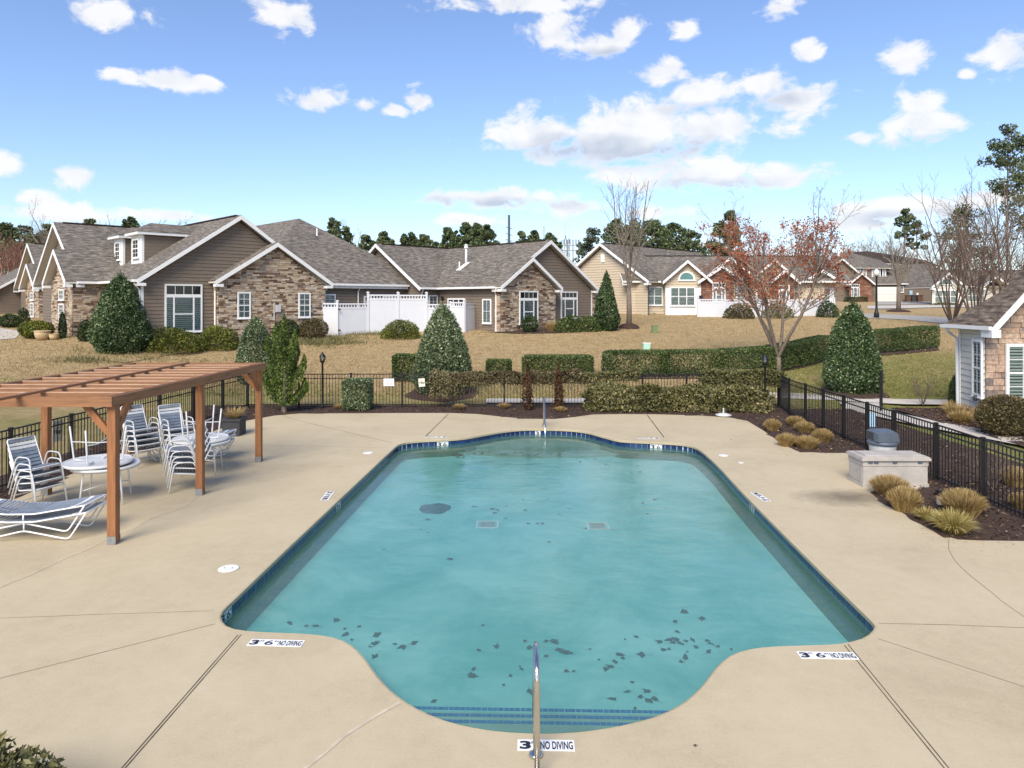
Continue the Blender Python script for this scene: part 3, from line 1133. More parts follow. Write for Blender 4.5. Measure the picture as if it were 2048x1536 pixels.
# ------------------------------------------------------------------ lettering
def text_mb(body, size, bold=0.0, sx=1.0, shear=0.0):
    cu = bpy.data.curves.new('lettering', 'FONT')
    cu.body = body
    cu.size = size
    cu.offset = bold
    cu.shear = shear
    cu.extrude = 0.0006
    o = bpy.data.objects.new('lettering', cu)
    me = bpy.data.meshes.new_from_object(o)
    V = [(v.co.x * sx, v.co.y, v.co.z) for v in me.vertices]
    F = [tuple(p.vertices) for p in me.polygons]
    bpy.data.objects.remove(o)
    bpy.data.curves.remove(cu)
    bpy.data.meshes.remove(me)
    return V, F


def marker(center, right, up, w, h, parts, name, label=None, parent=None, cat=None, group=None, fit=None):
    """white tile plate with dark lettering; right/up are its text directions"""
    right, up = Vector(right).normalized(), Vector(up).normalized()
    nrm = right.cross(up)
    c = Vector(center)
    mm = MB()
    mm.obox(c - right * w / 2 - up * h / 2, right * w, up * h, nrm * 0.004)
    plate = mm.build(name, M['sign_white'], parent, label, cat, group)
    for body, x, y, size, bold, sx, width in parts:
        V, F = text_mb(body, size, bold, sx)
        xs = [v[0] for v in V]
        k = width / (max(xs) - min(xs)) if width else 1.0
        x0 = min(xs)
        mm = MB()
        mm.v = [tuple(c - right * w / 2 - up * h / 2 + right * (x + (v[0] - x0) * k) + up * (y + v[1]) + nrm * (0.0052 + v[2])) for v in V]
        mm.f = F
        mm.build('lettering', M['ink'], plate)
    return plate


S36 = [('3', 0.015, 0.027, 0.145, 0.006, 1.25, 0.098), ('FT', 0.118, 0.092, 0.052, 0.0005, 1, 0.05), ('6', 0.185, 0.027, 0.145, 0.002, 1.25, 0.098),
       ('IN', 0.287, 0.092, 0.052, 0.0005, 1, 0.045), ('NO DIVING', 0.345, 0.024, 0.148, 0.003, 0.6, 0.265)]
S3 = [('3', 0.02, 0.027, 0.145, 0.006, 1.25, 0.098), ('FT', 0.123, 0.092, 0.052, 0.0005, 1, 0.05), ('NO DIVING', 0.20, 0.024, 0.148, 0.003, 0.6, 0.285)]


def deck_marker(u, v, ang, w, parts, label):
    c = D0(u, v) + Vector((0, 0, 0.004))
    a = R(ang)
    marker(c, (math.cos(a), math.sin(a), 0), (-math.sin(a), math.cos(a), 0), w, 0.155, parts, 'depth_marker', label, None, 'depth marker', 'depth markers set in the deck')


deck_marker(552, 1287, -3.2, 0.625, S36, 'depth marker reading 3 FT 6 IN NO DIVING by the twin deck joint')
deck_marker(1655, 1312, -2.0, 0.625, S36, 'depth marker reading 3 FT 6 IN NO DIVING crossed by a deck joint')
deck_marker(1092, 1492, -1.0, 0.50, S3, 'depth marker reading 3 FT NO DIVING under the tall steel handrail')
deck_marker(655, 992, -87, 0.625, S36, 'depth marker on the pool side by the pergola, lettering turned sideways')
deck_marker(1521, 994, 94, 0.625, S36, 'depth marker on the pool side by the resin deck box, lettering turned sideways')
deck_marker(872, 874.5, 177, 0.625, S36, 'upside-down depth marker at the end of the deck joint facing the square clipped shrub')
deck_marker(1297, 877, 177, 0.625, S36, 'upside-down depth marker beside the deck joint facing the straggly olive hedge')


def wall_marker(u, v, w, parts):
    q = D0(u, v)
    i = min(range(NP), key=lambda k: (POOL[k] - q).length)
    p, t, n = POOL[i], TAN[i], OUTN[i]
    c = p + n * 0.030 + Vector((0, 0, -0.14))
    up = Vector((0, 0, 1))
    right = up.cross(-n)
    marker(c, right, up, w, 0.152, parts, 'depth_tile', None, pool)


W36 = [('3', 0.02, 0.027, 0.145, 0.006, 1.2, 0.095), ('FT', 0.118, 0.095, 0.045, 0.0005, 1, 0.042), ('6', 0.175, 0.027, 0.145, 0.002, 1.2, 0.095), ('IN', 0.273, 0.095, 0.045, 0.0005, 1, 0.036)]
W3 = [('3', 0.02, 0.027, 0.145, 0.006, 1.2, 0.095)]
wall_marker(882, 880, 0.32, W36)
wall_marker(1308, 884, 0.32, W36)
wall_marker(1080, 858, 0.16, W3)
wall_marker(680, 998, 0.32, W36)
wall_marker(1503, 1003, 0.32, W36)
wall_marker(458, 1208, 0.32, W36)


# joints and patched cracks in the deck ----------------------------------------------------------
def groove(pxs, w, name='joint', mat='joint', lift=0.004, wob=0.0):
    pts = [D0(u, v) for u, v in pxs]
    fine = []
    for a, b in zip(pts, pts[1:]):
        k = max(2, int((b - a).length / 0.25))
        fine += [a.lerp(b, i / k) for i in range(k)]
    fine.append(pts[-1])
    mm = MB()
    for i, p in enumerate(fine):
        t = (fine[min(i + 1, len(fine) - 1)] - fine[max(0, i - 1)]).normalized()
        s = Vector((-t.y, t.x, 0))
        o = s * (wob * mnoise.noise((p.x * 1.3, p.y * 1.3, 4.0)))
        ww = w * (0.75 + 0.5 * abs(mnoise.noise((p.x * 3, p.y * 3, 9))))
        mm.v += [tuple(p + o - s * ww / 2 + Vector((0, 0, lift))), tuple(p + o + s * ww / 2 + Vector((0, 0, lift)))]
    for i in range(len(fine) - 1):
        mm.f.append((2 * i, 2 * i + 2, 2 * i + 3, 2 * i + 1))
    mm.build(name, M[mat], deck)


groove([(476, 1270), (244, 1536), (60, 1750)], 0.012)
groove([(482, 1270), (251, 1536), (70, 1750)], 0.012)
groove([(1689, 1291), (1888, 1536), (2030, 1700)], 0.012)
groove([(1696, 1289), (1897, 1536), (2040, 1700)], 0.012)
groove([(430, 1248), (0, 1357), (-160, 1398)], 0.007)
groove([(428, 1222), (150, 1231), (0, 1237), (-160, 1241)], 0.005, wob=0.02)
groove([(1757, 1247), (1900, 1250), (2048, 1256), (2200, 1262)], 0.007)
groove([(1757, 1278), (2048, 1374), (2200, 1424)], 0.006)
groove([(897, 827.5), (851, 873)], 0.03)
groove([(1294, 829.5), (1328, 875)], 0.035)
groove([(785, 886), (600, 842), (566, 832)], 0.012)
groove([(775, 896), (560, 891), (440, 893)], 0.008, wob=0.03)
groove([(1418, 897), (1600, 893), (1660, 905)], 0.006, wob=0.04)
groove([(1895, 1078), (1908, 1120), (1960, 1170), (2048, 1236)], 0.006, 'hairline_crack', 'joint', 0.004, 0.08)
groove([(408, 990), (330, 1028), (270, 1055), (190, 1092), (60, 1150), (0, 1180)], 0.035, 'patched_crack', 'patch', 0.0045, 0.14)
groove([(800, 1406), (690, 1475), (600, 1536), (500, 1600)], 0.045, 'patched_crack', 'patch', 0.0045, 0.1)


# ------------------------------------------------------------------ mulch beds
def bed(x0, x1, y0, y1, st=0.3):
    nx, ny = int((x1 - x0) / st), int((y1 - y0) / st)
    mm = MB()
    for j in range(ny + 1):
        for i in range(nx + 1):
            x, y = x0 + (x1 - x0) * i / nx, y0 + (y1 - y0) * j / ny
            inn = inside(DECK, x, y)
            mm.v.append((x, y, -0.03 if inn else 0.012 + 0.03 * mnoise.noise((x * 1.4, y * 1.4, 2))))
    for j in range(ny):
        for i in range(nx):
            a = j * (nx + 1) + i
            mm.f.append((a, a + 1, a + nx + 2, a + nx + 1))
    return mm


mm = MB()
for bx in ((-11.4, -5.4, 8.0, 26.5), (-5.4, 6.6, 23.0, 26.5), (6.6, 10.0, 10.9, 26.5), (10.0, 12.2, 10.9, 25.6), (13.7, 17.6, 18.5, 25.9)):
    b_ = bed(*bx)
    n0 = len(mm.v)
    mm.v += b_.v
    mm.f += [tuple(n0 + i for i in f) for f in b_.f]
mm.build('mulch_bed', M['mulch'], kind='structure', smooth=True)


def chips():
    pts = []
    while len(pts) < 15000:
        x, y = rng.uniform(-11.3, 12.1), rng.uniform(9, 26.45)
        if rng.random() < 0.12:
            x, y = rng.uniform(13.8, 17.4), rng.uniform(18.6, 25.8)
        if inside(DECK, x, y) or inside(POOL, x, y):
            continue
        pts.append((x, y, 0.025 + 0.03 * mnoise.noise((x * 1.4, y * 1.4, 2)) + rng.uniform(0, 0.02)))
    c = np.array(pts)
    n = len(c)
    a = nrng.normal(size=(n, 3)) * [1, 1, 0.35]
    a /= np.linalg.norm(a, axis=1)[:, None]
    b = np.cross(a, nrng.normal(size=(n, 3)) * [0.3, 0.3, 1])
    b /= np.linalg.norm(b, axis=1)[:, None]
    la, lb = nrng.uniform(0.02, 0.055, (n, 1)), nrng.uniform(0.008, 0.02, (n, 1))
    V = np.stack([c - a * la, c + b * lb, c + a * la, c - b * lb], 1)
    quads('mulch_chips', V, nrng.uniform(0, 1, n) ** 1.3, M['chips'], label='loose dark bark chips covering the planting beds', cat='mulch', kind='stuff')


chips()


# ------------------------------------------------------------------ iron fences
def mesh_of(mb, name, mat):
    me = bpy.data.meshes.new(name)
    me.from_pydata([tuple(v) for v in mb.v], [], mb.f)
    me.materials.append(mat)
    return me


PICK = mesh_of(MB().box(-0.008, 0.008, -0.008, 0.008, 0.05, 1.2), 'picket', M['black_metal'])
pm = MB()
pm.box(-0.032, 0.032, -0.032, 0.032, 0, 1.25)
pm.box(-0.037, 0.037, -0.037, 0.037, 1.25, 1.268)
POST = mesh_of(pm, 'fence_post', M['black_metal'])


def fence(posts, label, pitch=0.115):
    """posts: list of (x, y) along the run"""
    f = empty('iron_fence', (posts[0][0], posts[0][1], 0), label, 'fence', 'black iron fences round the pool')
    for a, b in zip(posts, posts[1:]):
        a, b = Vector((*a, 0)), Vector((*b, 0))
        d = (b - a)
        L_ = d.length
        d.normalize()
        s = Vector((-d.y, d.x, 0))
        ang = math.atan2(d.y, d.x)
        for z, h in ((1.205, 0.032), (1.055, 0.028), (0.10, 0.03)):
            MB().obox(a + d * 0.033 - s * 0.014 + Vector((0, 0, z)), d * (L_ - 0.066), s * 0.028, (0, 0, h)).build('rail', M['black_metal'], f)
        n = max(1, round(L_ / pitch))
        for k in range(1, n):
            p = a + d * (L_ * k / n)
            inst('picket', PICK, f, (p.x, p.y, 0), ang)
    for (x, y) in posts:
        inst('fence_post', POST, f, (x, y, 0), math.atan2(posts[-1][1] - posts[0][1], posts[-1][0] - posts[0][0]))
    return f


BF_Y = 26.0
bx = [(u - 1024) / FPX * BF_Y for u in (496, 598, 702, 804.5, 906.5, 1008.5, 1111, 1213, 1285, 1373, 1464)] + [9.75]
fence([(x, BF_Y) for x in bx], 'black iron fence with a flat top rail running between pool mulch bed and lawn')
lf = [(-9.67, 25.97), (-9.82, 24.1), (-9.97, 22.2), (-10.1, 20.35), (-10.22, 18.5), (-10.33, 16.65), (-10.45, 14.8), (-10.57, 12.95), (-10.7, 11.1), (-10.8, 9.3)]
fence(lf, 'black iron fence behind the pergola and stacked chairs')
rf = [(9.78, 25.9), (9.45, 24.2), (9.4, 22.75), (9.36, 21.35), (9.32, 19.95), (9.28, 18.55), (9.25, 17.2), (9.2, 15.4), (9.12, 13.75), (9.05, 12.0), (8.98, 10.3)]
fence(rf, 'black iron fence between the pool deck and the clubhouse walk')
gp = D0(1738, 830)
o = bpy.data.objects.new('gate_post', mesh_of(MB().box(-0.04, 0.04, -0.04, 0.04, 0, 1.42).box(-0.05, 0.05, -0.05, 0.05, 1.42, 1.45), 'gate_post', M['black_metal']))
tag(link(o, None, Vector((13.1, 25.2, 0.0))), 'lone black square post standing on the walk outside the fence', 'post')


def flat_sign(c, w, h, right, nrm, mat, name, label, marks, thick=0.004, tilt=0.0):
    right, nrm = Vector(right).normalized(), Vector(nrm).normalized()
    up = Vector((0, 0, 1))
    right, up = right * math.cos(tilt) + up * math.sin(tilt), up * math.cos(tilt) - right * math.sin(tilt)
    c = Vector(c)
    b = MB().obox(c - right * w / 2 - up * h / 2, right * w, up * h, nrm * thick).build(name, mat, None, label, 'sign')
    for x0, x1, y0, y1, mt in marks:
        MB().obox(c + right * (x0 - 0.5) * w + up * (y0 - 0.5) * h + nrm * (thick + 0.0008), right * (x1 - x0) * w, up * (y1 - y0) * h, nrm * 0.001).build('print', M[mt], b)
    return b


lines = []
for k, (mt, a, b) in enumerate((('ink_blue', 0.25, 0.75), ('ink_blue', 0.15, 0.85), ('ink_red', 0.12, 0.86), ('ink_red', 0.2, 0.8), ('ink_blue', 0.1, 0.9))):
    x = a
    while x < b - 0.04:
        w = rng.uniform(0.05, 0.16)
        lines.append((x, min(b, x + w), 0.82 - k * 0.16, 0.87 - k * 0.16, mt))
        x += w + 0.03
flat_sign(P(777.5, 764.5, BF_Y - 0.06), 0.385, 0.27, (1, 0, 0), (0, -1, 0), M['sign_white'], 'notice_sign', 'white rules notice with coloured text lines wired to the iron fence', lines)
# paper posters with a row of small black figures under a spread-armed one
FIG = [(0.44, 0.56, 0.62, 0.95, 'ink'), (0.25, 0.75, 0.62, 0.64, 'ink'), (0.1, 0.28, 0.50, 0.55, 'ink'), (0.16, 0.24, 0.36, 0.50, 'ink'), (0.34, 0.5, 0.36, 0.56, 'ink'), (0.56, 0.72, 0.34, 0.52, 'ink'), (0.78, 0.9, 0.36, 0.54, 'ink')]
FIG[0] = (0.485, 0.515, 0.62, 0.9, 'ink')
flat_sign(P(843.5, 765, BF_Y - 0.06), 0.23, 0.30, (1, 0, 0), (0, -1, 0), M['paper'], 'poster', 'small cream poster with black figures on the fence before the big grey-green holly', FIG, tilt=R(4))
pd = Vector((0.06, -1, 0)).normalized()
flat_sign(Vector((-10.40, 16.25, 0.93)), 0.36, 0.48, Vector((0.03, 1, 0)), Vector((1, 0.05, 0)), M['paper'], 'poster', 'cream poster with black figures on the fence behind the pergola post', FIG, tilt=R(-3))

# ------------------------------------------------------------------ houses
Q = math.sqrt(0.5)
E1, E2 = Vector((Q, Q, 0)), Vector((-Q, Q, 0))
X_, Y_, Z_ = Vector((1, 0, 0)), Vector((0, 1, 0)), Vector((0, 0, 1))


def on_plane(u, v, O, d):
    k = (u - 1024) / FPX
    s = (k * O.y - O.x) / (d.x - k * d.y)
    y = O.y + d.y * s
    return s, CH - (v - HY) / FPX * y


def span(top, z):
    """where a wall's top line is at or above z"""
    pts = top
    a = b = None
    for (s0, z0), (s1, z1) in zip(pts, pts[1:]):
        for k in range(41):
            t = k / 40
            s, zz = s0 + (s1 - s0) * t, z0 + (z1 - z0) * t
            if zz >= z - 1e-6:
                a = s if a is None else min(a, s)
                b = s if b is None else max(b, s)
    return (a, b) if a is not None else None


def wall_backing(h, O, d, n, z0, top, mat, thick=0.12, name='wall'):
    s0, s1 = top[0][0], top[-1][0]
    poly = [O + d * s0 + Z_ * (z0 - O.z), O + d * s1 + Z_ * (z0 - O.z)] + [O + d * s + Z_ * (z - O.z) for s, z in reversed(top)]
    return MB().prism(poly, -n * thick).build(name, mat, h)


def siding(h, O, d, n, z0, top, mat, row=0.2, name='plank', zmin=None):
    O = Vector((O.x, O.y, 0))
    w = wall_backing(h, O, d, n, z0, top, M['backing'])
    zt = max(z for s, z in top)
    z = z0 if zmin is None else zmin
    while z < zt - 0.03:
        a = span(top, z + 0.005)
        b = span(top, min(z + row, zt - 0.001))
        if a is None:
            break
        if b is None:
            b = ((a[0] + a[1]) / 2,) * 2
        m = MB()
        zt_ = z + row - 0.014  # gap bares the dark backing, standing in for the shadow line between planks
        q = [(a[0], z, 0.0), (a[1], z, 0.0), (a[1], z, 0.028), (a[0], z, 0.028),
             (b[0], zt_, 0.0), (b[1], zt_, 0.0), (b[1], zt_, 0.006), (b[0], zt_, 0.006)]
        m.v = [tuple(O + d * s + n * o + Z_ * zz) for s, zz, o in q]
        m.f = [(0, 1, 2, 3), (4, 7, 6, 5), (3, 2, 6, 7), (0, 4, 5, 1), (1, 5, 6, 2), (0, 3, 7, 4)]
        m.build(name, mat, w)
        z += row


def unit_stone(mat, seed):
    r = random.Random(seed)
    m = MB()
    m.box(-0.5, 0.5, 0, 1, -0.5, 0.5)
    v = []
    for x, y, z in m.v:
        v.append((x * r.uniform(0.93, 1.0), y * (r.uniform(0.75, 1.0) if y > 0.5 else 1), z * r.uniform(0.9, 1.0)))
    m.v = v
    return mesh_of(m, 'stone', mat)


ST = {k: [unit_stone(M[k], i) for i in range(5)] for k in ('stone', 'stone_club', 'brick')}


def stonework(h, O, d, n, z0, top, rowh=(0.075, 0.14), lens=(0.16, 0.52), mat='stone', limit=300, holes=(), seed=1, name='stone'):
    O = Vector((O.x, O.y, 0))
    w = wall_backing(h, O, d, n, z0, top, M['mortar'])
    r = random.Random(seed)
    zt = max(z for s, z in top)
    items = []
    z = z0
    while z < zt:
        hgt = r.uniform(*rowh)
        a = span(top, z + hgt * 0.6)
        if a is None:
            break
        s = a[0] + 0.005
        while s < a[1] - 0.03:
            L_ = min(r.uniform(*lens), a[1] - s)
            if a[1] - s - L_ < 0.08:
                L_ = a[1] - s
            if not any(x0 < s and s + L_ < x1 and y0 < z and z + hgt < y1 for x0, x1, y0, y1 in holes):
                items.append((s + L_ / 2, z + hgt / 2, L_ - 0.008, hgt - 0.008, r.uniform(0.025, 0.075)))
            s += L_
        z += hgt
    items.sort(key=lambda t: -t[2] * t[3])
    ang = math.atan2(n.y, n.x) - math.pi / 2
    rest = MB()
    for k, (s, zz, L_, hg, dp) in enumerate(items):
        p = O + d * s + Z_ * zz
        if k < limit:
            inst(name, r.choice(ST[mat]), w, p, ang, (L_, dp, hg))
        else:
            rest.obox(p - d * L_ / 2 - Z_ * hg / 2, d * L_, n * dp, Z_ * hg)
    if rest.v:
        o_ = rest.build('small_stones', M[mat], w, kind='stuff')
        nb = len(rest.f) // 6
        tv = np.repeat(np.array([r.random() for _ in range(nb)], dtype=np.float32), 6)
        o_.data.attributes.new('tint', 'FLOAT', 'FACE').data.foreach_set('value', tv)


def slope_poly(h, pts, mat, thick=0.06, name='roof_slope', soffit=True):
    pts = [Vector(p) for p in pts]
    nrm = (pts[1] - pts[0]).cross(pts[2] - pts[0]).normalized()
    if nrm.z < 0:
        nrm = -nrm
    ud = Z_.cross(nrm).normalized()
    vd = nrm.cross(ud)
    m = MB().prism(pts, (0, 0, -thick))
    m.uv = [(Vector(m.v[i]).dot(ud), Vector(m.v[i]).dot(vd)) for f in m.f for i in f]
    o = m.build(name, mat, h)
    if soffit:
        c = sum(pts, Vector((0, 0, 0))) / len(pts)
        MB().prism([c + (p - c) * 0.995 - Z_ * (thick + 0.003) for p in pts], (0, 0, -0.1)).build('soffit', M['soffit'], o)
    return o


def gable_roof(h, R0, R1, perp, hw, drop, mat, rakes=(True, False), gutters=(True, True), vent=True, rake_h=0.24, returns=True):
    R0, R1 = Vector(R0), Vector(R1)
    ax = (R1 - R0).normalized()
    slopes = []
    for k, sg in enumerate((-1, 1)):
        sv = perp * (sg * hw) - Z_ * drop
        sl = slope_poly(h, [R0, R1, R1 + sv, R0 + sv], mat)
        slopes.append(sl)
        if gutters[k]:
            e0 = R0 + sv + perp * (sg * 0.004) - Z_ * 0.155
            MB().obox(e0, R1 - R0, perp * (sg * 0.12), Z_ * 0.13).build('gutter', M['white'], h)
        for e, (RR, dr) in enumerate(((R0, -ax), (R1, ax))):
            if rakes[e]:
                MB().obox(RR - Z_ * (0.03 + rake_h) + dr * 0.003, sv, dr * 0.045, Z_ * rake_h).build('rake_board', M['white'], h)
                if returns:
                    p = RR + sv - perp * (sg * 0.02)
                    MB().obox(p - Z_ * 0.36 - dr * 0.36, -perp * (sg * 0.42), dr * 0.405, Z_ * 0.15).build('eave_return', M['white'], h)
    if vent:
        MB().obox(R0 + ax * 0.5 - perp * 0.13 - Z_ * 0.05, ax * ((R1 - R0).length - 0.6), perp * 0.26, Z_ * 0.085).build('ridge_vent', M['shingle_dark'], h)
    return slopes


def bars(m, O, d, n, s0, s1, z0, z1, off, w, dep):
    """rectangular frame of four bars"""
    for a, b, c, e in ((s0, s1, z0, z0 + w), (s0, s1, z1 - w, z1), (s0, s0 + w, z0 + w, z1 - w), (s1 - w, s1, z0 + w, z1 - w)):
        m.obox(O + d * a + n * off + Z_ * c, d * (b - a), n * dep, Z_ * (e - c))


def window(h, O, d, n, s0, s1, z0, z1, off=0.03, style='double', casing=0.085, blinds=True, sillcol=None, name='window'):
    O = Vector((O.x, O.y, 0))
    m = MB()
    bars(m, O, d, n, s0, s1, z0, z1, off, casing, 0.07)
    a, b, c, e = s0 + casing, s1 - casing, z0 + casing, z1 - casing
    lights = []
    if style == 'triple':
        tz = e - (e - c) * 0.19
        m.obox(O + d * a + n * off + Z_ * (tz - 0.17), d * (b - a), n * 0.065, Z_ * 0.17)
        lights.append((a, b, tz, e, 3, 0))
        side = (b - a) * 0.19
        e2 = tz - 0.17
        for q in (a + side, b - side - 0.08):
            m.obox(O + d * q + n * off + Z_ * c, d * 0.08, n * 0.065, Z_ * (e2 - c))
        mid = c + (e2 - c) * 0.5
        m.obox(O + d * (a + side + 0.08) + n * off + Z_ * (mid - 0.03), d * (b - a - 2 * side - 0.16), n * 0.06, Z_ * 0.06)
        lights += [(a, a + side, c, e2, 0, 1), (b - side, b, c, e2, 0, 1), (a + side + 0.08, b - side - 0.08, c, mid - 0.03, 0, 1), (a + side + 0.08, b - side - 0.08, mid + 0.03, e2, 0, 1)]
    elif style == 'double':
        mid = (c + e) / 2
        m.obox(O + d * a + n * off + Z_ * (mid - 0.03), d * (b - a), n * 0.06, Z_ * 0.06)
        lights = [(a, b, c, mid - 0.03, 1, 1), (a, b, mid + 0.03, e, 1, 1)]
    elif style == 'wide':
        k = 3
        wd = (b - a + 0.07) / k
        for i in range(k):
            q0, q1 = a + i * wd, a + (i + 1) * wd - 0.07
            if i:
                m.obox(O + d * (q0 - 0.07) + n * off + Z_ * c, d * 0.07, n * 0.065, Z_ * (e - c))
            mid = (c + e) / 2
            m.obox(O + d * q0 + n * off + Z_ * (mid - 0.03), d * (q1 - q0), n * 0.06, Z_ * 0.06)
            lights += [(q0, q1, c, mid - 0.03, 0, 1), (q0, q1, mid + 0.03, e, 0, 1)]
    else:
        lights = [(a, b, c, e, 1, 1 if blinds else 0)]
    m.obox(O + d * (s0 - 0.03) + n * off + Z_ * (z0 - 0.045), d * (s1 - s0 + 0.06), n * 0.1, Z_ * 0.043)
    win = m.build(name, M['white'], h)
    for (x0, x1, y0, y1, mun, bl) in lights:
        MB().obox(O + d * x0 + n * (off - 0.006) + Z_ * y0, d * (x1 - x0), n * 0.008, Z_ * (y1 - y0)).build('room', M['interior'], win)
        q = [O + d * a_ + n * (off + 0.038) + Z_ * b_ for a_, b_ in ((x0, y0), (x1, y0), (x1, y1), (x0, y1))]
        if d.cross(Z_).dot(n) < 0:
            q.reverse()
        MB().face(q).build('pane', M['glass'], win)
        mb = MB()
        for i in range(mun):
            q = x0 + (x1 - x0) * (i + 1) / (mun + 1)
            mb.obox(O + d * (q - 0.012) + n * (off + 0.042) + Z_ * y0, d * 0.024, n * 0.01, Z_ * (y1 - y0))
        if mun == 1:
            mb.obox(O + d * x0 + n * (off + 0.0425) + Z_ * ((y0 + y1) / 2 - 0.012), d * (x1 - x0), n * 0.009, Z_ * 0.024)
        if mb.v:
            mb.build('muntin', M['white'], win)
        if bl and blinds:
            mb = MB()
            k = max(2, int((y1 - y0) / 0.1))
            for i in range(k):
                zz = y0 + (y1 - y0) * (i + 0.25) / k
                mb.obox(O + d * (x0 + 0.02) + n * (off + 0.006) + Z_ * zz, d * (x1 - x0 - 0.04), n * 0.016 + Z_ * 0.02, Z_ * 0.055)
            mb.build('blind', M['blind'], win, kind='stuff')
    return win


def px_window(h, O, d, n, u0, u1, v0, v1, off=0.03, style='double', blinds=True, casing=0.085):
    s0, za = on_plane(u0, v0, O, d)
    s1, _ = on_plane(u1, v0, O, d)
    um = (u0 + u1) / 2
    _, zt = on_plane(um, v0, O, d)
    _, zb = on_plane(um, v1, O, d)
    if s0 > s1:
        s0, s1 = s1, s0
    return window(h, O, d, n, s0, s1, zb, zt, off, style, casing, blinds)


def downspout(h, p, z0, z1, n, kick=0.35):
    p = Vector((p.x, p.y, 0))
    m = MB()
    m.tube([p + n * kick + Z_ * z1, p + n * kick + Z_ * (z1 - 0.12), p + n * 0.07 + Z_ * (z1 - 0.42), p + n * 0.07 + Z_ * z0], 0.045, 6)
    m.build('downspout', M['white'], h)


def corner_board(h, p, z0, z1, a, b, w=0.13):
    """L of two boards on an outside corner, a and b the two outward normals"""
    p = Vector((p.x, p.y, 0))
    m = MB()
    m.obox(p + a * 0.03 + b * 0.03 + Z_ * z0, -b * w, -a * 0.045, Z_ * (z1 - z0))
    m.obox(p + a * 0.031 + b * 0.031 + Z_ * z0, -a * w, -b * 0.046, Z_ * (z1 - z0))
    m.build('corner_board', M['white'], h)


# ---- the block with dormers (its long front runs away to the back left, the gables look out over the lawn)
C0 = Vector((-19.49, 37.35, 0))


def C(t, s, z=0.0):
    p = C0 + E1 * t + E2 * s
    return Vector((p.x, p.y, z))


hA = empty('townhouse', C(5, 5, 1.9), 'taupe sided house with two roof dormers and a stone gable, beside the conical holly', 'house', 'taupe townhouses')
EZ, RZ = 5.05, 8.85
Z0 = 1.2
# walls
siding(hA, C(0, 0), E1, -E2, Z0, [(0, 4.95), (5.2, 8.58), (10.4, 4.95)], M['siding'])
siding(hA, C(0, 0), E2, -E1, Z0, [(0, 4.95), (6.36, 4.95)], M['siding'])
siding(hA, C(0, 0.5), E1, -E2, Z0, [(10.4, 4.98), (17.6, 4.98)], M['siding'])
stonework(hA, C(3.82, -0.6), E1, -E2, Z0, [(0, 4.95), (3.3, 7.1), (6.6, 4.95)], seed=3)
for t, dn in ((3.82, -E1), (10.42, E1)):
    stonework(hA, C(t, -0.6), E2, dn, Z0, [(0, 4.95), (0.6, 4.95)], seed=9)
corner_board(hA, C(0, 0), 1.3, 4.9, -E1, -E2)
# main roof, stone gable roof, hipped roof at the back
gable_roof(hA, C(5.2, -0.4, RZ), C(5.2, 12, RZ), E1, 5.55, RZ - EZ, M['shingle'], gutters=(True, False))
gable_roof(hA, C(7.12, -1.0, 7.36), C(7.12, 2.2, 7.36), E1, 3.65, 7.36 - EZ, M['shingle'], gutters=(False, False), vent=False)
pk = C(12.85, 7.1, 9.88)
slope_poly(hA, [C(5.85, 0.11, EZ), C(19.85, 0.11, EZ), pk], M['shingle'])
slope_poly(hA, [C(5.85, 0.11, EZ), pk, C(12.85, 20, 9.88), C(5.85, 20, EZ)], M['shingle'])
slope_poly(hA, [C(19.85, 0.11, EZ), pk, C(12.85, 20, 9.88), C(19.85, 20, EZ)], M['shingle'])
MB().obox(C(10.7, 0.105, EZ - 0.15), E1 * 6.75, -E2 * 0.12, Z_ * 0.13).build('gutter', M['white'], hA)
MB().obox(C(10.5, 0.13, EZ - 0.32), E1 * 6.9, E2 * 0.05, Z_ * 0.2).build('fascia', M['white'], hA)


def front_gable(h, sr, t0, full=True, seed=20):
    """tall cross gable with a small stone gable before it, on the long front"""
    gable_roof(h, C(t0 - 0.5, sr, RZ), C(t0 + 6.5, sr, RZ), E2, 5.55, RZ - EZ, M['shingle'], gutters=(True, False))
    siding(h, C(t0, sr - 5.19), E2, -E1, Z0 + 0.3, [(0, 4.95), (5.19, 8.58), (10.3, 4.95)], M['siding'])
    siding(h, C(t0, sr - 5.19), E1, -E2, Z0 + 0.3, [(0, 4.95), (2.0, 4.95)], M['siding'])
    sb = sr - 5.19
    gable_roof(h, C(t0 - 1.1, sb + 2.35, 6.98), C(t0 + 2.0, sb + 2.35, 6.98), E2, 2.7, 1.93, M['shingle'], gutters=(False, False), vent=False)
    stonework(h, C(t0 - 0.65, sb), E2, -E1, Z0 + 0.3, [(0, 4.95), (2.35, 6.63), (4.7, 4.95)], seed=seed, limit=130, lens=(0.3, 0.7))
    stonework(h, C(t0 - 0.65, sb - 0.004), E1, -E2, Z0 + 0.3, [(0, 4.95), (0.64 - t0 if full else 1.4, 4.95)], seed=seed + 1, limit=170)
    O = C(t0 - 0.65, sb)
    window(h, O, E2, -E1, 1.5, 2.6, 2.6, 3.75, 0.085, 'double')
    window(h, O, E2, -E1, 1.5, 2.6, 3.95, 4.6, 0.085, 'plain')
    window(h, C(t0, sb), E2, -E1, 6.2, 7.4, 2.0, 3.9, 0.03, 'plain', blinds=False)
    window(h, C(t0, sb), E2, -E1, 6.2, 7.4, 4.0, 4.6, 0.03, 'plain', blinds=False)


front_gable(hA, 11.55, -1.0)
MB().obox(C(-1.35, 6.05, EZ - 0.17), E1 * 1.4, -E2 * 0.11, Z_ * 0.13).build('gutter', M['white'], hA)
